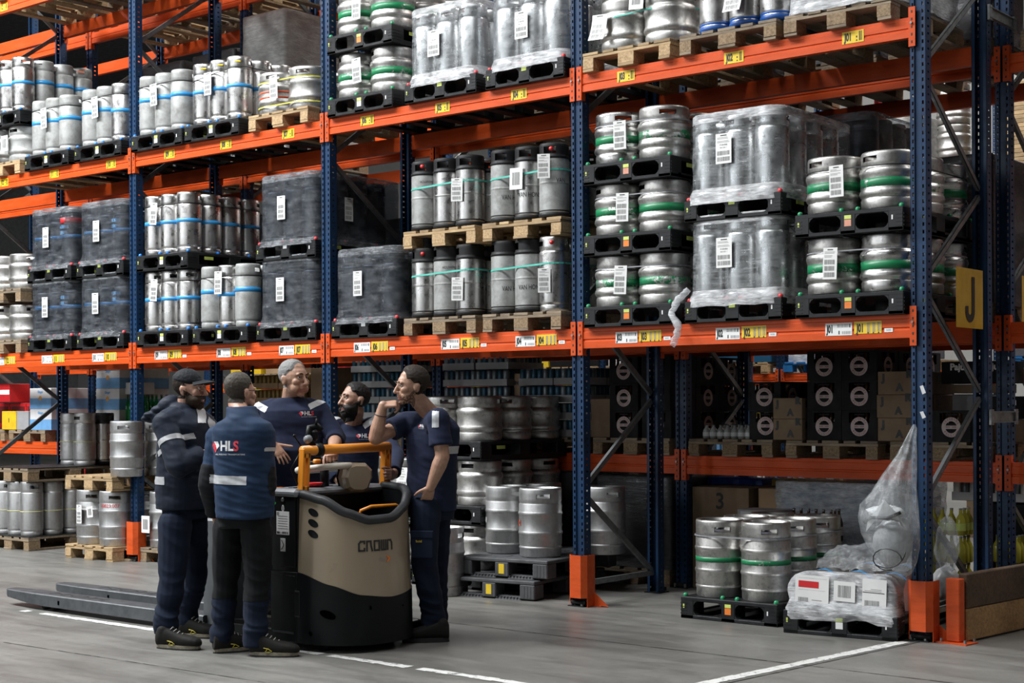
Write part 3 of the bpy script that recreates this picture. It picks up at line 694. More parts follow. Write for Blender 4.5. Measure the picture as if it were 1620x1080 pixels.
# ---- lower shelf ----
def lowshelf():
    # J03: three layers of green band kegs
    x = SLOT1[2]; lay = ('bottom layer', 'middle layer', 'top layer'); stk = ('lo', 'lo', 'lp')
    for k in range(3):
        z = L1+k*.545
        ppal((x, Y0, z), pal_label('black plastic', lay[k], 'of green-band kegs at J03, lower shelf'), 'g', stk[k])
        q = grid([['greenw', 'greenw'], ['green', 'green'], ['greenn', 'greenw']][k]*3, x, Y0, z+.16, lay[k], 'at J03, lower shelf', 2, 3, g, True, r0=[.5, .9, 2.3][k])
        paper(SH[k], x+(.03, .05, .03)[k]-.08, Y0-.008, z+.16+.19, q[(0, 0)], (.05, .02, -.02)[k], 0, .15)
        strap(.80, 1.2, .2, GREYS, (x, Y0+.02, z+.16+.284), 'grey strap round the %s of kegs at J03, lower shelf' % lay[k], .008)
    # J02: two wrapped layers
    x = SLOT1[1]
    for k in range(2):
        z = L1+k*.735; ln = ('bottom', 'top')[k]
        ppal((x, Y0, z), 'black plastic pallet, %s layer, clear wrapped kegs at J02, lower shelf' % ln, 'r', 'l')
        q = grid(['slim'], x, Y0, z+.16, ln+' wrapped layer', 'at J02', 3, 4, g, False)
        w_ = wrap(.77, 1.16, .60, WRAP, (x, Y0+.01, z+.165), 'clear stretch wrap round the %s keg layer at J02, lower shelf' % ln, .12, .035, 'rim', k, .007, hang=.05)
        paper(SH1, x-.06, Y0-.006, z+.165+(.33, .34)[k], w_); 
    # loose tail of film hanging at J02
    b = MB(); P_ = [(-1.76, -.085, 2.40), (-1.80, -.10, 2.36), (-1.85, -.12, 2.30), (-1.865, -.15, 2.22), (-1.80, -.15, 2.12), (-1.83, -.15, 2.05), (-1.865, -.15, 1.97)]
    Q = []
    for i in range(len(P_)-1):
        for u in range(4): Q.append(Vector(P_[i]).lerp(Vector(P_[i+1]), u/4)+Vector((rw.uniform(-.008, .008), 0, 0)))
    b.tube(Q, [.022+.022*abs(noise.noise(Vector((i*.7, 3, 1)))) for i in range(len(Q))], WRAPW, 7, flat=.45)
    tag(b.build('loose_film'), 'twisted tail of clear film hanging over the orange beam beside label J02', 'film')
    # J01: two layers green
    x = SLOT1[0]; ln = ('bottom', 'top')
    for k in range(2):
        z = L1+k*.555
        ppal((x, Y0, z), pal_label('black plastic', ln[k]+' layer', 'of green-band kegs at J01, lower shelf'), 'g', ('lo', 'lp')[k])
        q = grid([['greenw', 'greenn', 'green', 'greenw', 'green', 'greenn'], ['greenw', 'greenw', 'green', 'greenw', 'green', 'greenn']][k], x, Y0, z+.165, ln[k]+' layer', 'at J01, lower shelf', 2, 3, g, True, r0=(.35, 1.2)[k])
        paper(SH[k], x-(.13, .08)[k], Y0-.006, z+.165+(.20, .20)[k], q[(0, 0)], (.04, -.02)[k])
        strap(.80, 1.2, .2, GREYS if k == 0 else BLKS, (x, Y0+.02, z+.165+.283), '%s strap round the %s layer of kegs at J01' % (('grey', 'black')[k], ln[k]), .008)
    # J04, J05: rubber ended kegs on wooden pallets, two layers each
    for s_, x in ((4, SLOT1[3]), (5, SLOT1[4])):
        for k in range(2):
            z = L1+k*.735; nm = 'J0%d' % s_
            wpal((x, Y0, z), pal_label('wooden', ln[k]+' layer', 'of rubber-ended kegs at %s, lower shelf' % nm), 'old' if k == 0 else 'new')
            kd = {(4, 0): ['rubberg', 'rubberg', 'slim'], (4, 1): ['rubberg', 'rubber', 'rubberg'], (5, 0): ['rubber', 'rubberg', 'rubber'], (5, 1): ['rubberg', 'rubber', 'rubber']}[(s_, k)]
            q = grid(kd, x-.02, Y0, z+.146, ln[k]+' layer', 'at %s, lower shelf' % nm, 3, 4, g, False, r0=.9+k)
            if s_ == 4:
                o = put('print', cyltext('VAN HONSEB', .055, .1222, .20, .25, INK, .7), q[(1, 0)]); o.rotation_euler = (0, 0, .55-(.9+k))
                o = put('print', cyltext('VAN H', .055, .1222, .20, .35, INK, .7), q[(0, 0)]); o.rotation_euler = (0, 0, .55-(.9+k))
                if k: o = put('print', cyltext('VAN', .055, .1222, .29, .6, INK, .7), q[(2, 0)]); o.rotation_euler = (0, 0, .5-(.9+k))
                if k == 0: paper(SH3, x+.245, Y0-.012, z+.146+.24, q[(2, 0)], 0, 0, .45)
                else: paper(SH3, x+.245, Y0-.012, z+.146+.40, q[(2, 0)], 0, 0, .45); paper(SHS, x-.04, Y0-.004, z+.146+.33, q[(1, 0)], .03)
                rc = put('valve_cap', REDCAP, q[(2, 0)]); rc.matrix_local = R(.45-(.9+k), 'Z') @ T(0, -.115, .54) @ R(pi/2, 'X')
            else:
                paper(SH3, x+.215, Y0-.008, z+.146+(.22, .30)[k], q[(2, 0)], .02, 0, .35)
                for i_, c_ in (((0, 0), 'HOUWERIJ'), ((1, 0), 'HOUWERIJ')): o = put('print', cyltext(c_, .03, .1222, .41, .3, INK, .8), q[i_]); o.rotation_euler = (0, 0, .5-(.9+k))
                rc = put('valve_cap', REDCAP, q[(0, 0)]); rc.matrix_local = R(.5-(.9+k), 'Z') @ T(0, -.115, .54) @ R(pi/2, 'X')
            strap(.745, 1.0, .123, TEALS, (x-.02, Y0+.018, z+.146+.365), 'teal strap round the %s layer of kegs at %s' % (ln[k], nm), .014, 0, .04)
    # J06: one smoky wrapped layer; J07, J10, J11: two
    for nm, x, n_ in (('J06', SLOT1[5], 1), ('J07', SLOT1[6], 2), ('J10', SLOT1[9], 2), ('J11', SLOT1[10], 2)):
        for k in range(n_):
            z = L1+k*.745; l_ = ln[k] if n_ > 1 else 'single'
            ppal((x, Y0+.02, z), 'black plastic pallet, %s layer, smoky wrapped kegs at %s, lower shelf' % (l_, nm), 'r', 'w' if nm == 'J06' or nm == 'J07' and k else 'l')
            dk = nm in ('J10', 'J11')
            q = grid(['darkb' if dk else 'dark'], x, Y0+.02, z+.16, l_+' smoky wrapped layer', 'at %s' % nm, 3, 4, g, False)
            w_ = wrap(.765, 1.15, .61, WRAPD, (x, Y0+.03, z+.165), 'smoky stretch wrap round the %s keg layer at %s' % (l_, nm), .10, .03, 'rim', k+int(nm[1:]), .006, hang=.04)
            paper(SH[k], x+(-.02, .0)[k]-.04, Y0+.012, z+.165+.31, w_)
            if nm == 'J07' and k == 1:
                o = put('paper_label', SH[2], w_); o.matrix_local = T(.392, .42, .30) @ R(pi/2, 'Z')
            if dk:
                o = put('print', cyltext('BRADERIE', .05, .13, .40, 0, BLUEL, .8), w_); o.location = (.24, .125, 0); o = put('print', cyltext('KOEKPS', .05, .13, .34, 0, BLUEL, .8), w_); o.location = (.24, .125, 0)
                if nm == 'J11' and k: o = put('print', band(.131, .44, .50, REDL, 24), w_); o.location = (.245, .125, 0)
    # J08: one layer; J09: two layers of blue band kegs
    x = SLOT1[7]
    ppal((x, Y0, L1), 'black plastic pallet under a single layer of blue-band kegs at J08, lower shelf', 'b', 'lw')
    q = grid(['bluegrey', 'blue', 'bluegrey'], x, Y0, L1+.16, 'single layer', 'at J08, lower shelf', 3, 4, g, False, r0=.3)
    paper(SH[1], x-.0, Y0-.012, L1+.16+.42, q[(1, 0)], .03); strap(.745, 1.0, .123, BLKS, (x, Y0+.018, L1+.16+.477), 'black strap round the single keg layer at J08', .008)
    x = SLOT1[8]
    for k in range(2):
        z = L1+k*.755
        ppal((x, Y0, z), pal_label('black plastic', ln[k]+' layer', 'of blue-band kegs at J09, lower shelf'), 'b', 'lw')
        q = grid(['blue'], x, Y0, z+.16, ln[k]+' layer', 'at J09, lower shelf', 3, 4, g, False, r0=(-.5, .6)[k])
        paper(SH[2], x-.11, Y0-.01, z+.16+.40, q[(1, 0)], .08); strap(.745, 1.0, .123, BLKS, (x, Y0+.018, z+.16+.477), 'black strap round the %s layer of kegs at J09' % ln[k], .008)
    x = SLOT1[11]
    for k in range(2):
        z = L1+k*.56; wpal((x, Y0, z), pal_label('wooden', ln[k]+' layer', 'of pale kegs at J12, lower shelf'), 'old')
        grid(['plain'], x, Y0, z+.146, ln[k]+' layer', 'at J12, lower shelf', 2, 3, g, False)
lowshelf()
# ---- middle shelf ----
def midshelf():
    ln = ('bottom', 'top')
    x = SLOT2[2]; wpal((x, Y0, L2), 'wooden pallet, bottom layer, plain kegs at J03, middle shelf')
    for k in range(2):
        q = grid(['plain'], x+.06, Y0, L2+.146+k*.387, ln[k]+' tier of double-stacked kegs', 'at J03', 2, 2, g, True, sp=.37 if 0 else None)
        if k == 0:
            paper(SHC, x-.23, Y0-.01, L2+.146+.17, q[(0, 0)], .05); paper(SHS, x+.11, Y0-.01, L2+.146+.34, q[(1, 0)], .08)
    strap(.80, .8, .2, TEALS, (x+.06, Y0+.02, L2+.146+.245), 'teal strap round the kegs at J03, middle shelf', .012, 0, .03)
    x = SLOT2[1]; wpal((x, Y0, L2), 'wooden pallet under blue-footed kegs at J02, middle shelf', 'old')
    q = grid(['bluebase'], x+.08, Y0, L2+.146, 'single layer', 'at J02, middle shelf', 3, 3, g, False); paper(SHC, x+.07, Y0-.01, L2+.146+.19, q[(1, 0)], 0)
    x = SLOT2[0]; wpal((x, Y0, L2), 'wooden pallet under white wrapped load at J01, middle shelf', 'old')
    q = grid(['plain'], x, Y0+.02, L2+.146, 'wrapped layer', 'at J01, middle shelf', 2, 3, g, True)
    wrap(.83, 1.18, .45, WRAPW, (x, Y0+.01, L2+.15), 'crinkled clear film round kegs at J01, middle shelf', .16, .02, 'rim', 4, .01, hang=.01)
    for nm, x in (('J04', SLOT2[3]), ('J05', SLOT2[4])):
        ppal((x, Y0, L2), 'black plastic pallet under clear wrapped kegs at %s, middle shelf' % nm, 'r', 'l')
        grid(['slim'], x, Y0, L2+.16, 'wrapped layer', 'at %s, middle shelf' % nm, 3, 4, g, False)
        w_ = wrap(.77, 1.16, .61, WRAP, (x, Y0+.01, L2+.165), 'clear stretch wrap round the kegs at %s, middle shelf' % nm, .12, .03, 'rim', int(nm[1:])+8, .007, hang=.04); paper(SH1, x-.06 if nm == 'J05' else x-.02, Y0-.006, L2+.165+.30, w_)
    x = SLOT2[5]
    for k in range(2):
        z = L2+k*.555; ppal((x, Y0, z), pal_label('black plastic', ln[k]+' layer', 'of green-band kegs at J06, middle shelf'), 'g', ('lw', 'lo')[k])
        q = grid([['greenw', 'green'], ['green', 'green']][k]*3, x, Y0, z+.165, ln[k]+' layer', 'at J06, middle shelf', 2, 3, g, True, r0=(.9, 1.6)[k]); paper(SH[k], x-.02, Y0-.01, z+.165+.2, q[(0, 0)], (-.06, .03)[k])
    x = SLOT2[6]; wpal((x, Y0, L2), 'wooden pallet under orange-striped kegs at J07, middle shelf')
    q = grid({(0, 0): 'red', None: 'plain'}, x, Y0, L2+.146, 'single layer', 'at J07, middle shelf', 2, 3, g, True, r0=2.0); paper(SH[1], x-.04, Y0-.012, L2+.146+.22, q[(0, 0)], -.04)
    for z in (.06, .285): strap(.81, 1.2, .2, YELB, (x, Y0+.015, L2+.146+z), '%s yellow strap round the kegs at J07, middle shelf' % ('lower' if z < .1 else 'upper'), .01)
    x = SLOT2[7]; ppal((x, Y0, L2), 'black plastic pallet under shiny blue-band kegs at J08, middle shelf', 'b', 'lw')
    q = grid(['blue'], x, Y0, L2+.165, 'single layer', 'at J08, middle shelf', 3, 4, g, False, r0=.55); paper(SH[0], x-.03, Y0-.012, L2+.165+.36, q[(1, 0)], .0)
    for i in range(3):
        o = put('seal', YCAP, q[(i, 0)]); o.matrix_local = R(.55-.55, 'Z') @ T(.02, -.112, .533)
    strap(.745, 1.0, .123, BLKS, (x, Y0+.018, L2+.165+.45), 'black strap round the kegs at J08, middle shelf', .007, 0, .1)
    for nm, x, kd in (('J09', SLOT2[8], ['bluegrey', 'bluegrey', 'bluegrey']), ('J10', SLOT2[9], ['bluegrey', 'bluegrey', 'blue']), ('J11', SLOT2[10], ['bluegrey'])):
        dy = 0
        ppal((x, Y0+dy, L2), 'black plastic pallet under blue-band kegs at %s, middle shelf' % nm, 'b', 'lw')
        q = grid(kd, x, Y0+dy, L2+.16, 'single layer', 'at %s, middle shelf' % nm, 3, 4, g, False, r0=.6); paper(SH[2], x-.02, Y0-.012, L2+.16+.37, q[(1, 0)], -.05)
        strap(.745, 1.0, .123, BLKS, (x, Y0+.018, L2+.16+.477), 'black strap round the kegs at %s, middle shelf' % nm, .008)
    x = SLOT2[11]; wpal((x, Y0, L2), 'wooden pallet, bottom layer, pale kegs at J12, middle shelf')
    q = grid(['greyst'], x, Y0, L2+.146, 'bottom layer', 'at J12, middle shelf', 2, 3, g, True); paper(SHS, x+.12, Y0-.01, L2+.146+.2, q[(1, 0)]); paper(SHC, x-.1, Y0-.01, L2+.146+.1, q[(0, 0)])
    ppal((x, Y0, L2+.535), 'black plastic pallet, top layer, blue-band kegs at J12, middle shelf', 'b', 'lw')
    grid(['blue', 'blue', 'blue', 'blue', 'blue', 'bluegrey', 'x', 'x', 'bluegrey', 'x', 'x', 'bluegrey'], x, Y0, L2+.695, 'top layer', 'at J12, middle shelf', 3, 4, g, False)
midshelf()
# ---- upper shelf: mostly the undersides of pallets show ----
for i, x in enumerate([-5.1, -6.1, -7.0, -7.9, -8.92, -9.8, -10.7]):
    nm = ['J06', 'J07', 'J08', 'J09', 'J10', 'J11', 'J12'][i]
    wpal((x, Y0, L3), 'wooden pallet on the upper shelf of the front rack at '+nm, 'old' if i % 2 else 'new')
    if i % 2: wrap(.78, 1.15, .9, WRAPT, (x, Y0+.02, L3+.146), 'grey wrapped load on the upper shelf of the front rack over '+nm, .05, .01, 'full', i+20, .006, hang=.0)
ORDW = ['bottom', 'second', 'third', 'fourth', 'fifth', 'sixth', 'seventh', 'eighth', 'ninth', 'tenth', 'eleventh', 'twelfth', 'thirteenth', 'fourteenth', 'fifteenth', 'sixteenth', 'seventeenth', 'eighteenth', 'nineteenth', 'twentieth', 'twenty-first', 'topmost']
NUMW = ['one', 'two', 'three', 'four', 'five', 'six', 'seven', 'eight', 'nine']
# ---------------------------------------------------------------- cartons, crates, trays
def carton_mesh(d, m_, pr=None):
    b = MB(); b.box((0, 0, d[2]/2), d, m_, .004); b.box((0, -d[1]/2-.0004, d[2]/2), (.004, .001, d[2]*.0+.004), m_)
    if pr: pr(b, d)
    return b.done('carton')
def cartons(me, x, y, z, d, nx, ny, nz, label, cat='box', name='carton', group=None, full=False, gap=.004, jit=.006, parts=None):
    """x: left edge, y: front edge"""
    r = random.Random(int(x*1000)+nz); hs = ['bottom', 'second', 'third', 'fourth', 'fifth', 'sixth', 'seventh']
    for k in range(nz):
        for j in range(ny):
            for i in range(nx):
                if not full and j > 0 and i < nx-1: continue
                lb = label
                if nz > 1: lb += ', '+('top' if k == nz-1 else hs[k])+' tier'
                if nx > 1: lb += ', '+{2: ['left', 'right'], 3: ['left', 'middle', 'right']}.get(nx, ['first', 'second', 'third', 'fourth', 'fifth'])[i]
                if ny > 1: lb += ', '+RW[j]+' row'
                p = (x+d[0]/2+i*(d[0]+gap)+r.uniform(-jit, jit), y+d[1]/2+j*(d[1]+gap)+r.uniform(-jit, jit), z+k*(d[2]+.001))
                if parts is None: o = put(name, me, None, p); tag(o, lb, cat, group)
                else:
                    t = thing(name, lb, cat, p, 0, group)
                    for n_, q in parts:
                        e = put(n_, q, t)
                        if n_ in ('cans', 'bottles'): e['kind'] = 'stuff'
def crest(b, M, r=.075):
    n_ = 28
    vs = [(r*cos(2*pi*i/n_), r*sin(2*pi*i/n_), 0) for i in range(n_)]+[(r*.60*cos(2*pi*i/n_), r*.60*sin(2*pi*i/n_), 0) for i in range(n_)]
    b.add(vs, [(i, (i+1) % n_, n_+(i+1) % n_, n_+i) for i in range(n_)], CREST, False, M)
    b.add([(-r*.86, -r*.17, .0006), (r*.86, -r*.17, .0006), (r*.86, r*.17, .0006), (-r*.86, r*.17, .0006)], [(0, 1, 2, 3)], CREST, False, M)
    def arc(st, a0, a1, rr, s):
        for i, ch in enumerate(st):
            a = a0+(a1-a0)*i/(len(st)-1); b.mesh(text(ch, r*.30), M @ R(a, 'Z') @ T(0, rr*s, .0012), CRESTD)
    arc('LEFEBVRE', 1.05, -1.05, r*.80, 1); arc('BELGIUM', -.95, .95, r*.80, -1)
    b.mesh(text('BIER - BIER', r*.24), M @ T(0, 0, .0012), CRESTD)
def crate_parts(d=(.30, .40, .235), m_=CRATE, two=True):
    w_, l_, h = d; b = MB(); tk = .012
    for s in (-1, 1):
        y = s*(l_/2-tk/2); x = s*(w_/2-tk/2)
        for (cx, cz, sx, sz) in ((0, h*.30, w_, h*.60), (0, h*.965, w_, h*.07), (-w_*.40, h*.76, w_*.2, h*.34), (w_*.40, h*.76, w_*.2, h*.34), (0, h*.87, w_*.3, h*.05)): b.box((cx, y, cz), (sx, tk, sz), m_)
        for (cy, cz, sy, sz) in ((0, h*.30, l_, h*.60), (0, h*.965, l_, h*.07), (-l_*.40, h*.76, l_*.2, h*.34), (l_*.40, h*.76, l_*.2, h*.34), (0, h*.8, l_*.12, h*.3)): b.box((x, cy, cz), (tk, sy, sz), m_)
    b.box((0, 0, .006), (w_-.004, l_-.004, .012), m_)
    for sx in (-1, 1):
        for sy in (-1, 1): b.box((sx*(w_/2-.012), sy*(l_/2-.012), h/2), (.026, .026, h), m_, .004)
    body = b.done('crate_body'); b = MB()
    crest(b, T(0, -l_/2-.0015, h*.47) @ FACE)
    if two: crest(b, T(w_/2+.0015, -.0, h*.47) @ R(pi/2, 'Z') @ FACE)
    cr = b.done('crest'); b = MB()
    for i in range(4):
        for j in range(5):
            x, y = (i-1.5)*.066, (j-2)*.07; b.lathe([(0, .012), (.028, .013), (.028, .13), (.012, .18), (.012, .215), (0, .215)], 7, BROWNG, (x, y, 0))
    return [('crate_body', body), ('crest', cr), ('bottles', b.done('bottles'))]
CRP = crate_parts()
def tray_parts(d=(.40, .27, .155), canm=(CANB, BRCAN), m_=GREYB, nx=6, ny=4):
    w_, l_, h = d; b = MB(); t = h*.42; tk = .004
    for s in (-1, 1): b.box((0, s*(l_/2-tk/2), t/2), (w_, tk, t), m_); b.box((s*(w_/2-tk/2), 0, t/2), (tk, l_, t), m_)
    b.box((0, 0, .002), (w_, l_, .004), m_); tray = b.done('tray'); b = MB()
    for i in range(nx):
        for j in range(ny):
            if 0 < i < nx-1 and 0 < j < ny-1: continue
            r = .033; b.lathe([(.026, .004), (r, .012), (r, h-.018), (.027, h-.004), (.0, h-.006)], 10, canm[(i+j*2) % 3 % 2 if len(canm) > 1 else 0], ((i-(nx-1)/2)*w_/nx, (j-(ny-1)/2)*l_/ny, 0))
    return [('tray', tray), ('cans', b.done('cans'))]
TRB = tray_parts(); TRY = tray_parts(canm=(mat('can_gold', (.17, .10, .02), .45, .3),), m_=CARD); TRG = tray_parts(canm=(BRCAN, CANB), m_=GREYB)
def pr_jar(b, d):
    w_, l_, h = d
    for st, x, z in (('J', -.34, .72), ('A', .10, .30), ('R', .36, .86)): txt(b, st, h*.42, INK, T(x*w_, -l_/2-.002, z*h) @ FACE, 1, .006)
    txt(b, 'R', h*.42, INK, T(w_/2+.002, -l_*.3, .7*h) @ R(pi/2, 'Z') @ FACE, 1, .006)
def pr_word(st, m_=INK, s=.3, z=.5, off=.003):
    def f(b, d): txt(b, st, d[2]*s, m_, T(0, -d[1]/2-.002, d[2]*z) @ FACE, 1, off)
    return f
def pr_blue(b, d):
    w_, l_, h = d; b.box((0, -l_/2-.001, h*.26), (w_*.998, .002, h*.5), BLUEL); b.box((w_/2+.001, 0, h*.26), (.002, l_*.998, h*.5), BLUEL)
    b.lathe([(0, 0), (.03, 0), (.03, .001)], 12, mat('orange_dot', (.7, .35, .08), .6) if 'orange_dot' not in MATS else MATS['orange_dot'], M=T(0, -l_/2-.0035, h*.52) @ R(-pi/2, 'X'), smooth=False)
    txt(b, 'Ginger', h*.16, BLUEL, T(-.0, -l_/2-.002, h*.82) @ FACE, 1, .002)
ZK = 1.27
kx = [-2.3, -1.38, -.48, -5.1, -4.2, -3.3, -7.9, -7.0, -6.1, -10.7, -9.8, -8.9, -13.4, -12.5]
BN = ['J03', 'J02', 'J01', 'J06', 'J05', 'J04', 'J09', 'J08', 'J07', 'J12', 'J11', 'J10', 'far left J13', 'far left J12']
for x, nm in zip(kx, BN):
    if nm in ('J09', 'J08'): continue
    wpal((x, KY-.08, 1.125), 'dark wooden pallet on the low middle-rack shelf, behind '+nm, 'old')
YK = KY-.06
GK = 'goods on the low middle-rack shelf'
# behind J01-J03
cartons(None, -1.60, YK, ZK, (.30, .40, .235), 2, 3, 3, 'black crate with pink Lefebvre crest, tall stack behind J02', 'crate', 'beer_crate', 'crest crates', parts=CRP)
cartons(None, -2.14, YK+.02, ZK, (.30, .40, .235), 1, 2, 2, 'black crate with pink Lefebvre crest, low stack behind J02', 'crate', 'beer_crate', 'crest crates', parts=CRP)
cartons(carton_mesh((.262, .38, .168), CARDD, pr_jar), -1.88, YK-.04, ZK, (.262, .38, .168), 1, 2, 2, 'brown carton printed J A R between the crate stacks', group='J A R cartons')
cartons(carton_mesh((.262, .38, .178), CARDD, pr_jar), -1.78, YK+.5, ZK, (.262, .38, .178), 1, 1, 3, 'brown carton printed J A R, rear stack beside the crates', group='J A R cartons')
cartons(carton_mesh((.30, .38, .178), CARDD, pr_jar), -.99, YK, ZK, (.30, .38, .178), 1, 2, 3, 'brown carton printed J A R, right of the crates', group='J A R cartons')
cartons(None, -.52, YK, ZK, (.26, .38, .235), 1, 1, 1, 'single black crest crate seen behind the right-hand front post', 'crate', 'beer_crate', 'crest crates', parts=CRP)
cartons(carton_mesh((.36, .3, .36), GREYB), -.60, YK+.5, ZK, (.36, .3, .36), 1, 1, 1, 'plain grey carton behind the single crest crate')
pj = carton_mesh((.26, .34, .17), CRATE, pr_word('Paju', PAPER, .42, .75)); cartons(pj, -.20, YK+.3, ZK+.17, (.26, .34, .17), 1, 1, 1, 'black carton lettered Paju behind the right-hand front post')
cartons(carton_mesh((.26, .34, .165), CARDD), -.20, YK+.3, ZK, (.26, .34, .165), 1, 1, 1, 'brown carton under the black Paju carton')
cartons(pj, -.62, YK+.35, ZK+.44, (.26, .34, .17), 2, 1, 1, 'black carton lettered Paju on the low middle-rack shelf')
cartons(carton_mesh((.4, .3, .07), CARDD), -.62, YK+.4, ZK+.365, (.52, .3, .07), 1, 1, 1, 'brown board between grey carton and Paju cartons')
b = None
def bottle_pack(x, y, z, nx, ny, label, bm, lm=None, h=.24, film=True, name='bottle_pack', r=.034, cap=None):
    t = thing(name, label, 'bottles', (x, y, z), 0, 'shrink-wrapped bottle packs'); b = MB(); c = MB(); l = MB()
    for i in range(nx):
        for j in range(ny):
            if 0 < j and i < nx-1: continue
            p = (r+i*2*r, r+j*2*r, 0); b.lathe([(r*.8, 0), (r, .008), (r, h*.55), (r*.75, h*.68), (r*.36, h*.80), (r*.36, h*.95), (0, h*.95)], 9, bm, p)
            c.lathe([(r*.4, h*.94), (r*.4, h), (0, h)], 8, cap or GALV, p)
            if lm: l.lathe([(r*1.02, h*.18), (r*1.02, h*.45)], 9, lm, p)
    b.build('bottles', t)['kind'] = 'stuff'; c.build('caps', t)['kind'] = 'stuff'
    if lm: l.build('bottle_labels', t)['kind'] = 'stuff'
    return t
for i, (x, y, n_) in enumerate(((-2.62, YK+.05, 6), (-2.62, YK+.35, 6))):
    bottle_pack(x, y, ZK, 7, 3, ('front', 'rear')[i]+' pack of dark bottles in film on the shelf behind J03', BOTG, WHITEB, .12, cap=INK)
# behind J04-J06
cartons(None, -4.56, YK, ZK, (.40, .27, .155), 2, 3, 4, 'tray of blue cans on the stack behind J05', 'can tray', 'can_tray', 'trays of blue cans', parts=TRB)
cartons(None, -3.78, YK+.45, ZK, (.40, .27, .155), 1, 2, 2, 'tray of pale cans right of the blue can stack', 'can tray', 'can_tray', 'trays of blue cans', parts=TRG)
cartons(carton_mesh((.24, .3, .34), CARDD), -3.78, YK+.02, ZK, (.24, .3, .34), 1, 1, 1, 'plain brown carton standing left of the crest crates')
cartons(None, -3.545, YK, ZK, (.33, .40, .235), 2, 3, 3, 'black crate with pink Lefebvre crest, stack behind J04', 'crate', 'beer_crate', 'crest crates', parts=CRP)
cartons(None, -5.50, YK, ZK, (.40, .27, .155), 2, 2, 5, 'tray of dim blue cans on the stack behind J06', 'can tray', 'can_tray', 'trays of blue cans', parts=TRG)
cartons(carton_mesh((.27, .38, .29), CARDD, pr_word('GINGER', INK, .16, .7)), -4.78, YK+.1, ZK, (.27, .38, .29), 1, 1, 2, 'brown carton lettered GINGER left of the can stack')
# behind J07-J09
cartons(None, -6.75, YK, ZK, (.40, .27, .155), 2, 2, 5, 'tray of blue cans behind the men, near label J07', 'can tray', 'can_tray', 'trays of blue cans', parts=TRB)
cartons(carton_mesh((.38, .38, .34), CARDD), -7.35, YK, ZK, (.38, .38, .34), 1, 2, 2, 'plain brown carton stack behind the men')
cartons(None, -8.25, YK, ZK, (.40, .27, .155), 2, 2, 4, 'tray of golden cans behind the men, near label J09', 'can tray', 'can_tray', 'trays of golden cans', parts=TRY)
wpal((-7.9, KY-.08, 1.125), 'dark wooden pallet under golden can trays on the low middle-rack shelf', 'old'); wpal((-7.0, KY-.08, 1.125), 'dark wooden pallet under brown cartons on the low middle-rack shelf', 'old')
# behind J10-J12 and beyond
wb = carton_mesh((.46, .36, .26), WHITEB, pr_blue); wbs = carton_mesh((.46, .36, .25), WHITEB, pr_blue)
cartons(wb, -12.46, YK, ZK, (.46, .36, .26), 1, 2, 2, 'white and blue carton left of the post, far left')
cartons(wbs, -11.10, YK+.02, ZK, (.46, .36, .25), 1, 2, 3, 'white and blue carton right of the far left post')
cartons(carton_mesh((.46, .36, .17), mat('dim_blue_carton', (.03, .07, .16), .6)), -11.10, YK+.02, ZK+.753, (.46, .36, .17), 1, 1, 1, 'dark blue carton on top of white and blue cartons')
cartons(carton_mesh((.32, .3, .235), YELC, pr_word('I', INK, .3)), -13.05, YK-.02, ZK, (.32, .3, .235), 1, 1, 1, 'yellow carton at the far left edge')
cartons(carton_mesh((.26, .3, .235), GREYB), -12.72, YK-.02, ZK, (.26, .3, .235), 1, 1, 1, 'grey carton right of the yellow carton, far left')
for i in range(3):
    b = MB(); b.box((0, 0, .17), (.36, .36, .34), REDC, .006); b.box((0, -.182, .19), (.30, .004, .22), mat('dark_red_panel', (.14, .01, .012), .5) if 'dark_red_panel' not in MATS else MATS['dark_red_panel']); b.box((0, -.183, .31), (.36, .004, .03), REDC)
    o = b.build('red_carton'); o.location = (-13.6+i*.38, YK+.5, ZK); tag(o, 'dark red carton behind the yellow carton, '+('left', 'middle', 'right')[i]+' of three', 'box', 'dark red cartons')
b = MB(); b.box((0, 0, .12), (.4, .3, .24), REDC, .005); b.box((0, -.151, .13), (.4, .004, .06), PAPER); o = b.build('red_carton'); o.location = (-13.35, YK+.3, ZK+.35); tag(o, 'bright red carton with a white stripe, far left', 'box')
for i in range(2):
    t = bottle_pack(-10.84+i*.01, YK+.1+.3*i, 1.39, 5, 3, ('front', 'rear')[i]+' pack of green bottles beside the left front post', GREENG, None, .31, r=.038)
cartons(carton_mesh((.40, .27, .118), CARDD), -10.86, YK+.08, ZK, (.40, .6, .118), 1, 1, 1, 'brown tray under the green bottles')
cartons(carton_mesh((.36, .3, .14), WHITEB), -10.84, YK+.1, 1.703, (.36, .3, .14), 1, 1, 1, 'white carton lying on the green bottles')
# ---- middle rack, upper loads: wrapped stacks, most of them added to darken the background ----
def wload(x, z, h, m_, label, d=1.1, w_=.8, y=None, seed=0, pk='old', inner=True):
    y = KY-.06 if y is None else y
    wpal((x, y-.02, z), 'wooden pallet under '+label, pk)
    if inner: cartons(carton_mesh((w_*.47, .34, h/3-.004), CARDD if seed % 2 else CRATE), x-w_*.48, y+.03, z+.146, (w_*.47, .34, h/3-.004), 2, 3, 3, 'carton inside '+label, group='cartons under film', jit=0)
    wrap(w_, d, h, m_, (x, y, z+.146), label, .05, .01, 'full', seed, .007, hang=.0)
for i, x in enumerate(kx[:12]):
    nm = BN[i]
    if nm in ('J02',): continue
    wload(x, L1, 1.1 if i % 3 else 1.3, WRAPK, 'added dark film-wrapped load on the middle rack, lower shelf, behind '+nm, seed=i, inner=False)
ppal((-1.42, KY-.06, L1), 'black plastic pallet on the middle rack, lower shelf, behind J02', None, 'l')
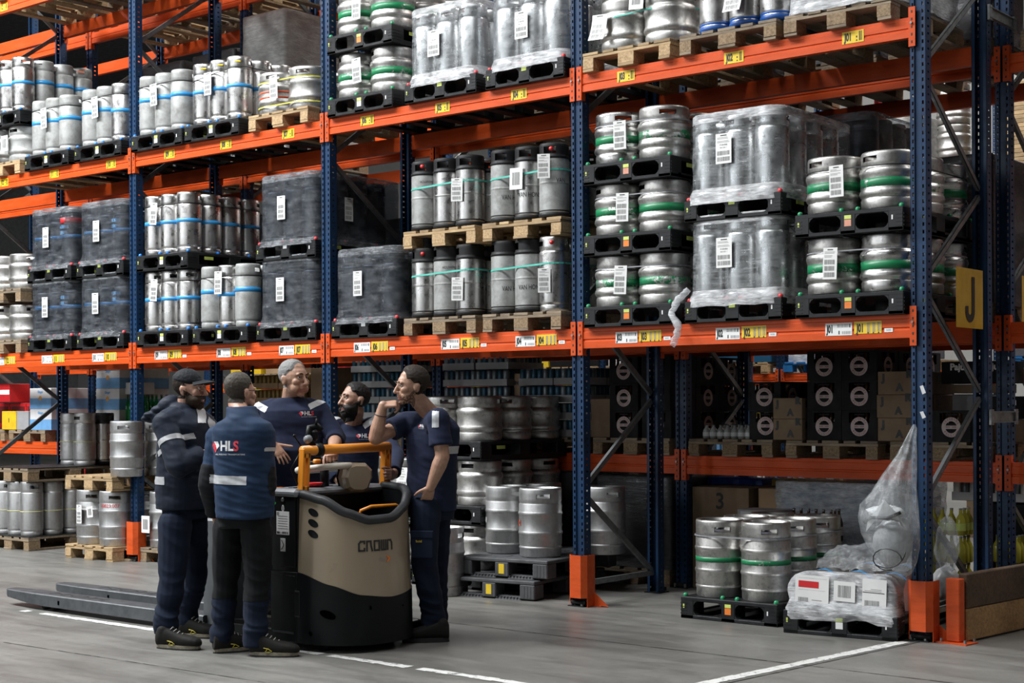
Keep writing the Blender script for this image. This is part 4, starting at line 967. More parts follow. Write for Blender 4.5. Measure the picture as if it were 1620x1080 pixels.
ppal((-1.42, KY-.06, L1+.755), 'black plastic pallet, second tier on the middle rack, behind J02', None, 'l'); ppal((-1.42, KY-.06, L1+.915), 'black plastic pallet, third tier on the middle rack, behind J02', None, 'l')
grid(['slimy'], -1.42, KY-.06, L1+1.075, 'upper layer', 'middle rack behind J02', 3, 4, g); grid(['slimy'], -1.42, KY-.06, L1+.16, 'lower layer', 'middle rack behind J02', 3, 4, g)
w_ = wrap(.77, 1.15, .60, WRAPD, (-1.42, KY-.05, L1+1.08), 'smoky film round the keg layer on the middle rack, behind J02', .1, .03, 'rim', 31); paper(SH1, -1.50, KY-.07, L1+1.30, w_)
wload(-7.98, L2, 1.47, WRAPT, 'tall pale grey film-wrapped load on the middle rack, middle shelf, behind J08', seed=3, inner=False, w_=.70, y=1.32)
for i, nm in ((11, 'J10'), (10, 'J11')): wload(kx[i], L2, 1.2, WRAPK, 'dark film-wrapped load on the middle rack, middle shelf, behind '+nm, seed=i, w_=.75, inner=False)
for i in (0, 1, 2, 3, 4, 5): wload(kx[i], L2, 1.0, WRAPK, 'dark film-wrapped load on the middle rack, middle shelf, behind '+BN[i], seed=i+3, inner=False)
for i in (3, 4, 5, 6, 7, 8, 9, 10, 11): wpal((kx[i], KY-.06, L3), 'wooden pallet on the upper shelf of the middle rack, behind '+BN[i], 'new' if i % 2 else 'old')
wload(.55, L2, 1.0, WRAPT, 'grey film-wrapped load on the middle rack beyond the right-hand frame', seed=41, inner=False)
# ---- floor level under the middle rack ----
YF = KY-.02
cartons(carton_mesh((.55, .55, .86), CARDD, pr_word('3', INK, .22, .86)), -2.73, YF+.05, .0, (.55, .55, .86), 1, 1, 1, 'tall brown carton marked 3 on the floor behind the keg pallet')
cartons(carton_mesh((.45, .45, .86), CARD), -2.14, YF+.12, .0, (.45, .45, .86), 1, 1, 1, 'tall brown carton right of the one marked 3')
bc = MB(); bc.box((0, 0, .15), (.38, .28, .30), BLUEC, .008); bc.box((0, -.142, .22), (.26, .004, .05), INK); txt(bc, 'CRISTAL', .05, PAPER, T(0, -.145, .12) @ FACE); bc = bc.done('crate')
cartons(bc, -3.10, YF+.55, .0, (.38, .28, .305), 2, 1, 3, 'blue plastic crate stacked on the floor behind the middle post', 'crate', 'plastic_crate', 'blue crates')
yc_ = MB(); yc_.box((0, 0, .15), (.38, .28, .30), YELC, .008); yc_.box((0, -.142, .23), (.22, .004, .05), INK); yc_ = yc_.done('crate')
cartons(yc_, -2.30, YF+.62, .0, (.38, .28, .305), 2, 1, 3, 'yellow plastic crate stacked on the floor behind the brown cartons', 'crate', 'plastic_crate', 'yellow crates')
t = thing('wrapped_bottles', 'long pale blue film-wrapped bottle load on the floor behind the keg pallet', 'wrapped load', (-1.42, YF, 0), 0)
b = MB(); b.box((0, .55, .46), (1.0, 1.0, .9), mat('bluish_bottle_mass', (.28, .38, .52), .4, 0, .3, 20), .06); b.build('contents', t)
o = wrap(1.08, 1.1, .92, WRAPW, (0, 0, 0), None, .12, .02, 'full', 51, .014); o.parent = t; o.name = 'film'
for k in ('label', 'category', 'group', 'kind'):
    if k in o: del o[k]
b = MB(); b.box((0, 0, .04), (.36, .26, .08), GREYB, .004); b.box((-.05, -.131, .04), (.2, .002, .05), WHITEB); o = b.build('flat_carton'); o.location = (-1.86, YF-.25, .64); tag(o, 'flat grey carton lying on a stack behind the keg pallet', 'box')
cartons(carton_mesh((.36, .26, .21), GREYB), -2.04, YF-.38, .0, (.36, .26, .212), 1, 1, 3, 'grey carton under the flat one behind the keg pallet')
for k in range(3): bottle_pack(-1.56, YF-.42, .50-.25*k, 6, 3, 'pack of small dark bottles behind the keg pallet, '+('top', 'middle', 'bottom')[k]+' tier', BROWNG if k == 0 else BOTG, WHITEB, .25, r=.032)
wpal((-.45, KY-.05, 0), 'wooden pallet on the floor behind the right-hand front post', 'old')
for k in range(3):
    t = bottle_pack(-.68, YF+.0, .146+.21*k, 5, 3, 'film pack of yellow drink bottles behind the wooden barrier, '+('bottom', 'middle', 'top')[k]+' tier', BOTY, LIME if k == 2 else None, .205, r=.036, cap=BOTG)
for k in range(2): bottle_pack(-.30, YF+.3, .146+.21*k, 4, 3, 'film pack of yellow drink bottles, second stack behind the barrier, '+('bottom', 'top')[k]+' tier', BOTY, None, .205, r=.036, cap=BOTG)
cartons(None, -.62, YF+.5, .80, (.40, .27, .155), 2, 1, 1, 'white film-wrapped can tray behind the right-hand front post', 'can tray', 'can_tray', 'trays of white cans', parts=tray_parts(canm=(PAPER, BRCAN), m_=WHITEB))
cartons(carton_mesh((.42, .3, .64), CRATE), -.62, YF+.5, .146, (.85, .3, .65), 1, 1, 1, 'black carton block under the white can trays')
rc_ = MB(); rc_.box((0, 0, .15), (.38, .28, .30), REDC, .008); rc_.box((0, -.142, .2), (.2, .004, .05), INK); rc_ = rc_.done('crate')
cartons(rc_, .14, YF+.7, .0, (.38, .28, .305), 2, 1, 2, 'red plastic crate behind the wooden barrier', 'crate', 'plastic_crate', 'red crates')
cartons(yc_, .14, YF+.7, .612, (.38, .28, .305), 1, 1, 1, 'single yellow crate on the red crates behind the barrier', 'crate', 'plastic_crate')
# dark loads on the floor behind J04-J12
for x, h, nm, m_ in ((-3.3, .78, 'J04', WRAPK), (-4.2, .8, 'J05', WRAPK), (-5.1, .75, 'J06', WRAPK), (-6.1, .8, 'J07', WRAPK), (-7.0, .8, 'J08', WRAPK), (-9.8, .8, 'J11', WRAPK), (-10.7, .7, 'J12', WRAPK)):
    wload(x, 0, h, m_, 'dark film-wrapped load on the floor of the middle rack, behind '+nm, seed=int(-x*7), inner=False)
cartons(rc_, -11.9, YF+.3, .0, (.38, .28, .305), 2, 1, 3, 'red plastic crate on the floor, far left', 'crate', 'plastic_crate', 'red crates')
# ---- far aisle rack ----
MF = MY-.08
def mload(x, kind, i):
    return x
wpal((-5.78, MF, 1.94), 'wooden pallet under the petrol blue VICARIS cartons across the far aisle', 'new')
vic = carton_mesh((.41, .38, .26), TEALB, lambda b, d: (txt(b, 'VICARIS', .085, PAPER, T(.0, -d[1]/2-.002, .13) @ FACE, 1, .004), b.lathe([(0, 0), (.05, 0), (.05, .001)], 14, CREAM, M=T(-.12, -d[1]/2-.003, .20) @ R(-pi/2, 'X'), smooth=False)))
cartons(vic, -6.18, MF, 2.086, (.41, .38, .26), 2, 2, 3, 'petrol blue carton lettered VICARIS across the far aisle', group='VICARIS cartons')
ppm = {}
def colpal(x, y, z, label, m_):
    t = thing('painted_pallet', label, 'pallet', (x, y, z), 0, 'painted pallets'); b = MB()
    for yy in (.07, .6, 1.13):
        for xx in (-.35, 0, .35): q = MB(); q.box((0, 0, 0), (.13, .13, .09), m_, .002); q.build('block', t, loc=(xx, yy, .06))
    for xx in (-.33, -.165, 0, .165, .33): q = MB(); q.box((0, 0, 0), (.12, 1.2, .022), m_, .002); q.build('board', t, loc=(xx, .6, .128))
    for yy in (.07, .6, 1.13): q = MB(); q.box((0, 0, 0), (.8, .13, .014), m_); q.build('stringer', t, loc=(0, yy, .111))
    return t
colpal(-6.55, MF, 1.94, 'red pallet under blue bottle packs across the far aisle', REDC)
for k in range(3):
    for i in range(2): bottle_pack(-6.95+i*.4, MF+.02, 2.08+.26*k, 5, 3, 'pack of blue water bottles across the far aisle, tier %s, %s' % (('one', 'two', 'three')[k], ('left', 'right')[i]), mat('blue_bottle', (.08, .25, .45), .15) if 'blue_bottle' not in MATS else MATS['blue_bottle'], PAPER, .255, r=.039)
BPAL = mat('blue_pallet_paint', (.01, .16, .45), .5)
colpal(-4.75, MF, 1.94, 'blue pallet under a pale blue load across the far aisle', BPAL)
wrap(.78, 1.1, .9, WRAPW, (-4.72, MF+.02, 2.08), 'pale blue film-wrapped load on the blue pallet across the far aisle', .05, .01, 'full', 61, .008)
cartons(carton_mesh((.38, .36, .28), BLUEL), -5.10, MF+.05, 2.085, (.37, .34, .28), 2, 3, 3, 'light blue carton in pale film across the far aisle', group='light blue cartons')
wpal((-3.70, MF, 1.94), 'wooden pallet under grey crates across the far aisle')
gc = MB(); gc.box((0, 0, .15), (.40, .30, .29), mat('grey_crate', (.12, .13, .15), .5), .008); gc.box((0, -.152, .2), (.2, .004, .05), INK); gc = gc.done('crate')
cartons(gc, -4.10, MF+.02, 2.087, (.40, .30, .29), 2, 2, 3, 'dark grey crate, far aisle, right of pale blue load', 'crate', 'plastic_crate', 'dark grey crates')
colpal(-1.85, MF, 1.94, 'blue pallet across the far aisle, seen right of the end post', BPAL)
cartons(gc, -2.25, MF+.02, 2.075, (.40, .30, .29), 2, 2, 3, 'dark grey crate, far aisle, right of end post', 'crate', 'plastic_crate', 'dark grey crates')
wpal((-.9, MF, 1.94), 'wooden pallet across the far aisle at the right edge'); wrap(.78, 1.1, 1.2, WRAPW, (-.9, MF+.02, 2.086), 'white wrapped load across the far aisle at the right edge', .05, .01, 'full', 66, .008)
cartons(carton_mesh((.38, .36, .38), CREAM), -1.28, MF+.05, 2.09, (.37, .34, .38), 2, 3, 3, 'cream carton under white film across the far aisle', group='cream cartons')
sb = carton_mesh((.42, .36, .30), CRATE, pr_word('SUPER 8', PAPER, .26, .6, .004)); wpal((-8.45, MF, 1.94), 'wooden pallet under black SUPER 8 cartons across the far aisle')
cartons(sb, -8.88, MF+.02, 2.086, (.42, .36, .30), 2, 2, 3, 'black carton lettered SUPER 8 across the far aisle', group='SUPER 8 cartons')
yp = carton_mesh((.23, .3, .22), YELLOW, pr_word('Duo', BLUEC, .4, .6, .004)); wpal((-9.35, MF, 1.94), 'wooden pallet under yellow cartons across the far aisle')
cartons(yp, -9.38, MF+.02, 2.086, (.23, .3, .22), 2, 2, 4, 'yellow carton lettered Duo across the far aisle', group='yellow cartons')
cartons(carton_mesh((.23, .3, .11), GREYB), -9.65, MF+.02, 2.086, (.23, .3, .11), 1, 2, 8, 'grey can case left of the yellow cartons across the far aisle', group='grey can cases')
for i, (x, m_, c_) in enumerate(((-7.5, WHITEB, 'white'), (-10.3, GREENP, 'bright green'), (-11.3, WHITEB, 'white'), (-12.4, CARD, 'brown'), (-13.4, REDC, 'red'), (-14.5, CARD, 'brown'), (-15.4, YELC, 'yellow'))):
    wpal((x, MF, 1.94), 'wooden pallet across the far aisle under %s cartons, stack %s leftwards' % (c_, NUMW[i]), 'old')
    cartons(carton_mesh((.38, .36, .3), m_), x-.385, MF+.03, 2.086, (.38, .36, .3), 2, 2, 3, '%s carton across the far aisle, stack %s leftwards' % (c_, NUMW[i]), group='cartons across the far aisle')
# bottles crates and stacks on the floor across the far aisle
gl = MB(); w_, l_, h = .40, .30, .36; tk = .014; GCR = mat('dark_blue_grey_crate', (.03, .04, .055), .5)
for s in (-1, 1):
    for (cx, cz, sx, sz) in ((0, .03, w_, .06), (0, h-.02, w_, .04), (-w_*.44, h/2, w_*.12, h), (w_*.44, h/2, w_*.12, h), (0, h/2, w_*.1, h)): gl.box((cx, s*(l_/2-tk/2), cz), (sx, tk, sz), GCR)
    gl.box((s*(w_/2-tk/2), 0, .05), (tk, l_, .1), GCR); gl.box((s*(w_/2-tk/2), 0, h-.04), (tk, l_, .08), GCR)
gl.box((0, 0, .006), (w_, l_, .012), GCR); GLB = gl.done('crate_body')
def gbot(bm, lm, cm):
    b = MB()
    for i in range(4):
        for j in range(3):
            p = ((i-1.5)*.09, (j-1)*.09, .012); b.lathe([(.035, 0), (.040, .01), (.040, .17), (.03, .22), (.014, .28), (.014, .32), (0, .32)], 9, bm, p); b.lathe([(.016, .31), (.016, .34), (0, .34)], 8, cm, p)
            b.lathe([(.0408, .03), (.0408, .13)], 9, lm, p)
    return b.done('bottles')
GB1, GB2 = gbot(BOTY, PAPER, ORANGEL), gbot(BOTG, BLUEL, PAPER)
for i, x in enumerate((-7.35, -6.92, -6.49, -6.05, -5.62, -5.19, -4.3, -3.87)):
    for k in range(4):
        t = thing('bottle_crate', 'grey crate of bottles across the far aisle, %s stack from left, %s tier' % ('first' if i == 0 else ORDW[i], ('bottom', 'second', 'third', 'top')[k]), 'crate', (x, MF+.22, .16+k*.362), 0, 'bottle crates')
        put('crate_body', GLB, t); put('bottles', GB2 if i in (3, 5, 7) else GB1, t)['kind'] = 'stuff'
    if i % 2 == 0: ppal((x+.215, MF+.04, 0), 'black plastic pallet under bottle crates across the far aisle, %s from left' % ('first' if i == 0 else ORDW[i//2]), None, 'l')
for i, (x, m_, h) in enumerate(((-8.4, CARD, 1.2), (-9.5, BLUEC, 1.0), (-10.6, CARD, 1.3), (-11.8, REDC, 1.1), (-13, CARD, 1.2), (-2.4, CARDD, 1.3), (-1.2, CARD, 1.4), (.0, WHITEB, 1.2))):
    cartons(carton_mesh((.4, .4, h/3), m_), x-.4, MF+.05, .0, (.4, .4, h/3), 2, 1, 3, 'large carton on the floor across the far aisle, stack %s' % NUMW[i], group='floor cartons across the far aisle')
# keg column with red and white film, board stack and striped pole at the upper right
for k in range(5): keg('plain', (-3.05, 7.75, 4.05+k*.40), 'pale keg in a tall column across the far aisle, %s one' % ORDW[k], 'keg column')
b = MB(); b.tube([(-1.72, 2.95, 0), (-1.72, 2.95, 5.2)], .03, PAPER, 8)
RS = MB()
for k in range(13): RS.lathe([(.0312, 0), (.0312, .2)], 10, REDC, (-1.72, 2.95, .2+k*.4))
t = thing('striped_pole', 'thin red and white striped pole behind the middle rack', 'pole', (0, 0, 0)); b.build('pole', t); RS.build('stripes', t)['kind'] = 'stuff'
wpal((-1.92, MF, 4.0), 'wooden pallet high across the far aisle at the right edge')
for k in range(22):
    q = MB(); q.box((0, .5, 0), (.8, 1.1, .045), WOOD, .003); o = q.build('timber_board'); o.location = (-1.9+rw.uniform(-.02, .02), MF+.05, 4.17+k*.048); tag(o, 'pale timber board in the stack at the upper right edge, %s' % ORDW[k], 'board', 'stack of pale boards')
for i, x in enumerate((-3.9, -4.7, -6.2)): wload(x, 4.0, .9, WRAPT, 'grey film-wrapped load high across the far aisle, %s of three' % ('first', 'second', 'third')[i], seed=70+i, y=MF, inner=False)
# ---------------------------------------------------------------- loads on the floor of the front rack
gf = 'kegs on the floor of the front rack'
BCAP = MB(); BCAP.lathe([(0, 0), (.045, 0), (.045, .014), (0, .016)], 14, BLUEC); BCAP = BCAP.done('valve_cap')
ppal((-1.43, -.10, 0), 'black plastic pallet with green pegs on the floor under green-band kegs', 'g', 'lo')
q = grid(['biggreen'], -1.43, -.10, .16, 'on floor pallet', 'below J02', 2, 3, gf, True, sp=.385, r0=-.9, y_in=.03)
for o in q.values(): put('valve_cap', BCAP, o, (0, 0, .50))
strap(.75, 1.14, .18, GREYS, (-1.43, -.075, .16+.445), 'dark strap round the tall green-band kegs on the floor', .01)
# wrapped kegs lying on a pallet
rot = .11; t2 = (-.487, -.235, 0); M2 = T(*t2) @ R(rot, 'Z')
ppal(t2, 'low black plastic pallet on the floor under white wrapped lying kegs', None, 'lw', rot)
for i in range(3):
    o = keg('blue', (0, 0, 0), 'slim blue-band keg lying in white film by the right post, %s of three' % ('left', 'middle', 'right')[i], gf, 0)
    o.matrix_world = M2 @ T(-.25+.25*i, .05, .288) @ R(-pi/2, 'X')
for i in range(2):
    o = keg('blue', (0, 0, 0), 'slim blue-band keg lying behind the wrapped row by the right post, %s of two' % ('left', 'right')[i], gf, 0)
    o.matrix_world = M2 @ T(-.12+.25*i, .62, .288) @ R(-pi/2, 'X')
b = MB()
def stad(w_, h, n_=10):
    r = h/2; L_ = w_/2-r
    return [(L_+r*cos(a), r*sin(a)) for a in [(-pi/2+pi*i/n_) for i in range(n_+1)]]+[(-L_+r*cos(a), r*sin(a)) for a in [(pi/2+pi*i/n_) for i in range(n_+1)]]
ST = stad(.765, .262); vs = []; fs = []; n_ = len(ST)
yy = [.17, .13, .10, .07, .035, .03, .03, .03]; sc = [1.0, 1.01, 1.0, 1.01, 1.0, .80, .4, .02]
for k, (y, s_) in enumerate(zip(yy, sc)):
    for x, z in ST:
        f = noise.noise(Vector((x*14, y*14, z*22)))*.007
        if k < 4 and z > .08 and False: z -= .02
        vs.append((x*s_+f, y+noise.noise(Vector((x*9, z*30, k)))*.006*(k > 3), z*s_+.288+f))
for k in range(len(yy)-1):
    for i in range(n_): fs.append((k*n_+i, (k+1)*n_+i, (k+1)*n_+(i+1) % n_, k*n_+(i+1) % n_))
b.add(vs, fs, WRAPW, True)
# skirt of film down onto the deck
sk = rrect(.79, 1.15, .05); m_ = len(sk); vs = []; fs = []
for k, (z, s_) in enumerate(((.30, .90), (.23, .96), (.17, 1.0), (.12, 1.01), (.095, 1.0))):
    for x, y in sk:
        dz = noise.noise(Vector((x*6, y*6, 2)))*.03*(k == 4)+(.05*max(0, 1-abs(x-.13)/.12) if k == 4 and y < .1 else 0)
        f = noise.noise(Vector((x*15, y*15, z*40)))*.008; vs.append((x*s_+f, .58+(y-.58)*s_+f, z+dz))
for k in range(4):
    for i in range(m_): fs.append((k*m_+i, (k+1)*m_+i, (k+1)*m_+(i+1) % m_, k*m_+(i+1) % m_))
b.add(vs, fs, WRAPW, True)
fl = b.build('stretch_wrap'); fl.matrix_world = M2; tag(fl, 'crinkled white film round lying kegs on the pallet by the right post', 'wrap')
b = MB(); vs = []; fs = []; nx, ny = 26, 18
for j in range(ny+1):
    for i in range(nx+1):
        u, v_ = i/nx, j/ny; x = -.36+.74*u; y = .50+.55*v_; hgt = .16*sin(pi*min(1, max(0, v_)))**.6*(.55+.45*sin(pi*u)**.5)
        vs.append((x, y+.03*noise.noise(Vector((x*7, y*7, 5))), .40+hgt+.035*noise.noise(Vector((x*9, y*9, 1)))+.018*noise.noise(Vector((x*25, y*25, 4)))))
for j in range(ny):
    for i in range(nx): fs.append((j*(nx+1)+i, j*(nx+1)+i+1, (j+1)*(nx+1)+i+1, (j+1)*(nx+1)+i))
b.add(vs, fs, BAGM, True); o = b.build('loose_film'); o.matrix_world = M2; tag(o, 'crumpled clear film heaped behind the lying wrapped kegs', 'film')
for me, x, z, nm in ((sheet(.24, .20, 11, 4), -.20, .30, 'white sheet with a red stripe'), (sheet(.15, .135, 12, 2), .03, .305, 'white sheet with one barcode'), (sheet(.165, .27, 13, 5), .235, .265, 'creased white sheet with a black line')):
    o = put('paper_label', me, fl, M=T(x, .020, z) @ R(.03, 'Y')); o['label'] = nm
b = MB(); b.add([(0, 0, 0), (.13, .03, 0), (.15, .03, .13), (.10, .02, .26), (.02, 0, .26), (-.01, 0, .13)], [(0, 1, 2, 5), (5, 2, 3, 4)], PINKP); bars(b, .035, .09, .09, .13, -.001, INKG, 10, 3)
o = put('paper_label', b.done('paper_label'), fl, M=T(.41, .12, .19) @ R(.5, 'Z')); o['label'] = 'pinkish torn sheet'
# grey pallets with plain kegs
def greypal(loc, label, rot):
    t = thing('plastic_pallet', label, 'pallet', loc, rot, 'dusty grey plastic pallets'); W_ = .86
    b = MB(); b.box((0, .6, .142), (W_, 1.2, .03), GREYP, .006)
    for x in (-.3, -.1, .1, .3):
        for y in (.2, .4, .6, .8, 1.0): b.box((x, y, .158), (.12, .10, .003), GREYP)
    b.build('deck', t)
    for x, w_ in ((-.36, .14), (0, .13), (.36, .14)):
        for y in (.075, .6, 1.125):
            b = MB(); b.box((x, y, .07), (w_, .15, .12), GREYP, .008)
            for q in (-.03, 0, .03): b.box((x+q, y-.0755, .07), (.012, .003, .09), GREYP)
            b.build('block', t)
    for x in (-.18, .18):
        b = MB()
        for y in (.075, .6, 1.125):
            b.add([(x-.12, y-.075, .0), (x+.12, y-.075, .0), (x+.12, y-.01, .032), (x-.12, y-.01, .032), (x+.12, y+.075, 0), (x-.12, y+.075, 0)], [(0, 1, 2, 3), (3, 2, 4, 5)], GREYP)
            for k in range(8): b.box((x-.105+.03*k, y-.045, .017), (.008, .06, .006), GREYP)
        b.build('skid', t)
    b = MB(); b.box((.0, -.0015, .075), (.05, .003, .08), YELLOW); b.build('reflector', t)
    return t
greypal((-3.66, -.11, 0), 'lower dusty grey plastic pallet of the stack left of the middle post', .139)
greypal((-3.60, -.02, .16), 'upper dusty grey plastic pallet of the stack left of the middle post', .139)
for (x, y, rr, nm) in ((-3.89, .40, -.3, 'front left on the grey pallets'), (-3.455, .31, -.75, 'front right on the grey pallets, with a red ring sticker'), (-3.93, .93, .2, 'rear left on the grey pallets'), (-3.16, .80, -.5, 'rear right on the grey pallets, seen behind the post')):
    o = keg('big', (x, y, .323), 'tall dull steel keg, '+nm, gf, rr)
    if 'red ring' in nm:
        b = MB(); b.lathe([(.012, 0), (.026, 0)], 14, REDB); b.lathe([(0, .001), (.012, .001)], 10, INK); s_ = put('sticker', b.done('sticker'), o); s_.matrix_local = R(.75-.62, 'Z') @ T(0, -.1775, .275) @ R(pi/2, 'X')
    elif 'front left' in nm:
        b = MB(); b.lathe([(0, 0), (.026, 0)], 14, WHITEB); s_ = put('sticker', b.done('sticker'), o); s_.matrix_local = R(.3-.62, 'Z') @ T(0, -.1775, .275) @ R(pi/2, 'X')
keg('big', (-4.11, -.16, 0), 'tall ribbed dull steel keg standing on the floor behind the bearded man in short sleeves', gf, .3)
for k in range(3):
    lay = ('bottom', 'middle', 'top')[k]
    ppal((-4.42, .22, k*.548), 'black plastic pallet, %s layer of the dim keg stack behind the short-sleeved man' % lay, None, 'l')
    grid(['plain'], -4.42, .22, k*.548+.16, lay+' layer', 'of the dim stack near label J05', 2, 3, gf, k == 2)
for k in range(2):
    ppal((-5.05+.0, .24, k*.548), 'black plastic pallet, %s layer of the keg stack behind the leaning man' % ('bottom', 'top')[k], None, 'w')
    q = grid(['plain'], -5.28, .24, k*.548+.16, ('bottom', 'top')[k]+' layer', 'behind the short-sleeved man, near J06', 2, 2, gf, False)
    if k: paper(SH1, -4.93, .22, .548+.36, q[(1, 0)])
# left end: kegs on wooden pallets
wpal((-8.87, -.26, 0), 'wooden pallet on the floor left of the left orange post guard', 'new')
q = grid(['big'], -8.86, -.26, .146, 'lower layer', 'left of orange guard', 2, 3, gf, True, sp=.39, r0=-.75)
paper(sheet(.085, .19, 21, 0), -9.02, -.265, .46, q[(0, 0)]); paper(sheet(.10, .11, 22, 2), -8.83, -.27, .49, q[(1, 0)], -.12)
o = put('print', cyltext('10023.007', .05, .1785, .41, .5, REDL, 1), q[(1, 0)]); o.rotation_euler = (0, 0, .75)
wpal((-8.87, -.26, .708), 'wooden pallet on top of kegs left of the left orange post guard', 'new')
grid(['big'], -8.70, -.24, .854, 'upper layer', 'left of the orange guard', 2, 3, gf, False, sp=.39, r0=-.9, skip=((0, 0),))
wpal((-10.56, -.12, 0), 'weathered wooden pallet on the floor at the far left edge', 'old')
b = MB(); b.box((0, .6, .004), (.80, 1.2, .008), RUBBER, .002); SHEETB = b.done('slip_sheet')
o = put('slip_sheet', SHEETB, None, (-10.56, -.12, .144)); tag(o, 'black slip sheet under slim kegs on the floor at far left', 'sheet')
q = grid(['slimy'], -10.56, -.12, .153, 'lower layer', 'far left floor', 3, 4, gf, False); paper(SH3, -10.84, -.125, .54, q[(0, 0)])
wpal((-10.56, -.12, .745), 'weathered wooden pallet on top of slim kegs at the far left edge', 'old')
o = put('slip_sheet', SHEETB, None, (-10.56, -.12, .890)); tag(o, 'black slip sheet on the upper pallet at the far left edge', 'sheet')
for i, (x, y, kd) in enumerate(((-10.56, .70, 'slimy'), (-10.30, .70, 'slimy'), (-10.30, .95, 'rubber'), (-10.56, .95, 'slimy'))):
    keg(kd, (x, y, .898), 'slim keg on the upper far left pallet, %s' % ('front left', 'front right', 'rear right with black rubber ends', 'rear left')[i], gf)
wpal((-7.9, -.05, 0), 'wooden pallet on the floor right of the left orange post guard, behind the capped man', 'old')
q = grid(['big'], -7.92, -.05, .146, 'layer', 'on the floor behind the capped man', 2, 3, gf, False, sp=.39); paper(SHS, -8.20, -.055, .38, q[(0, 0)])
b = MB(); b.box((0, 0, .011), (.5, .1, .022), WOOD, .002); o = b.build('loose_plank'); o.location = (-8.45, -.05, 0); o.rotation_euler = (0, 0, .5); tag(o, 'loose pale plank on the floor beside the left orange guard', 'plank')
# ---------------------------------------------------------------- signs, barrier, bag
def sign(st, y0, y1, z0, z1, label, x=.075):
    t = thing('aisle_sign', label, 'sign', (x, 0, 0), 0); b = MB()
    b.box((0, (y0+y1)/2, (z0+z1)/2), (.003, y1-y0, z1-z0), SIGNY); b.build('plate', t)
    b = MB(); ML = T(.0045, (y0+y1)/2, (z0+z1)/2) @ R(pi/2, 'Z') @ FACE
    def pl(path, wd):
        P_ = [Vector(q) for q in path]; vs = []
        for i, p in enumerate(P_):
            d = (P_[min(i+1, len(P_)-1)]-P_[max(i-1, 0)]).normalized(); n2 = Vector((-d.y, d.x))*wd/2; vs += [(p+n2).to_3d(), (p-n2).to_3d()]
        b.add(vs, [(2*i, 2*i+1, 2*i+3, 2*i+2) for i in range(len(P_)-1)], INK, False, ML)
    if st == 'J': pl([(.055, .15), (.055, -.075)]+[(.0+.055*cos(a), -.085-.055*sin(a)) for a in [i*.32 for i in range(10)]]+[(-.055, -.055)], .052)
    else: pl([(-.07, .15), (-.07, -.15)], .052); pl([(.08, .15), (-.05, -.01)], .05); pl([(-.02, .03), (.09, -.15)], .05)
    b.build('letter', t)
sign('J', .385, .845, 2.077, 2.487, 'yellow aisle sign with a black J on the right end frame')
sign('K', 1.585, 2.05, 2.09, 2.50, 'yellow aisle sign cut off by the right edge, on the middle rack end')
t = thing('barrier', 'wooden plank barrier with orange end post at the right end of the rack', 'barrier', (.25, .06, 0), -.115)
b = MB(); b.box((.0, 1.5, .335), (.065, 3.0, .225), TIMBD, .006); b.build('plank', t)['label'] = 'upper dark plank'
b = MB(); b.box((.0, 1.5, .115), (.06, 3.0, .21), TIMBL, .006); b.build('plank', t)['label'] = 'lower pale plank'
b = MB(); b.box((-.03, -.045, .215), (.10, .07, .41), GUARDM, .006); b.box((-.02, -.045, .004), (.22, .16, .008), GUARDM); b.build('end_post', t)
for x, y in ((-.10, -.10), (-.10, .02), (.07, -.10), (.07, .02)):
    b = MB(); b.lathe([(0, .022), (.011, .022), (.011, 0)], 6, GALV, (x, y, .008), smooth=False); b.build('bolt', t)
t = thing('waste_bag', 'clear plastic waste bag of crumpled film hanging on the right-hand post', 'bag', (0, -.17, 0))
b = MB(); vs = []; fs = []; n_ = 36
prof = [(1.425, .008, .045), (1.40, .02, .042), (1.33, .035, .02), (1.22, .065, -.01), (1.10, .105, -.06), (.98, .15, -.10), (.90, .185, -.135), (.82, .19, -.14), (.72, .185, -.13), (.62, .165, -.11), (.53, .13, -.085), (.46, .08, -.06), (.425, .03, -.05), (.42, .004, -.05)]
for k, (z, r, x0) in enumerate(prof):
    for i in range(n_):
        a = 2*pi*i/n_; f = 1+.10*noise.noise(Vector((cos(a)*1.6, sin(a)*1.6, z*3)))+.06*noise.noise(Vector((cos(a)*5, sin(a)*5, z*1.2)))+(.10*sin(a*7+z*3) if z > 1.0 else 0)
        vs.append((x0+r*f*cos(a), min(.062, r*.9*f*sin(a)-.05), z))
for k in range(len(prof)-1):
    for i in range(n_): fs.append((k*n_+i, (k+1)*n_+i, (k+1)*n_+(i+1) % n_, k*n_+(i+1) % n_))
b.add(vs, fs, BAGM, True); b.build('bag_film', t)
def blob(c, r, m_, seed, sc=(1, 1, 1), amp=.25, n_=18, fr=6):
    b = MB(); vs = []; fs = []; k = n_//2
    for i in range(k+1):
        for j in range(n_):
            a, e = 2*pi*j/n_, pi*i/k; d = Vector((sin(e)*cos(a), sin(e)*sin(a), -cos(e))); f = 1+amp*noise.noise(d*fr*.4+Vector((seed, 0, 0)))+amp*.5*noise.noise(d*fr+Vector((0, seed, 0)))
            vs.append((c[0]+d.x*r*f*sc[0], c[1]+d.y*r*f*sc[1], c[2]+d.z*r*f*sc[2]))
    for i in range(k):
        for j in range(n_): fs.append((i*n_+j, i*n_+(j+1) % n_, (i+1)*n_+(j+1) % n_, (i+1)*n_+j))
    b.add(vs, fs, m_, True); return b
CRUMP = mat('crumpled_grey_film', (.40, .40, .40), .35, 0, .2, 12, .3, 30)
blob((-.10, -.06, .66), .135, CRUMP, 3, (.95, .75, 1.25)).build('crumpled_film', t)
b = blob((-.13, -.09, .85), .09, PAPER, 9, (1.3, .5, .55), .5, 14, 9); b.build('crumpled_paper', t)
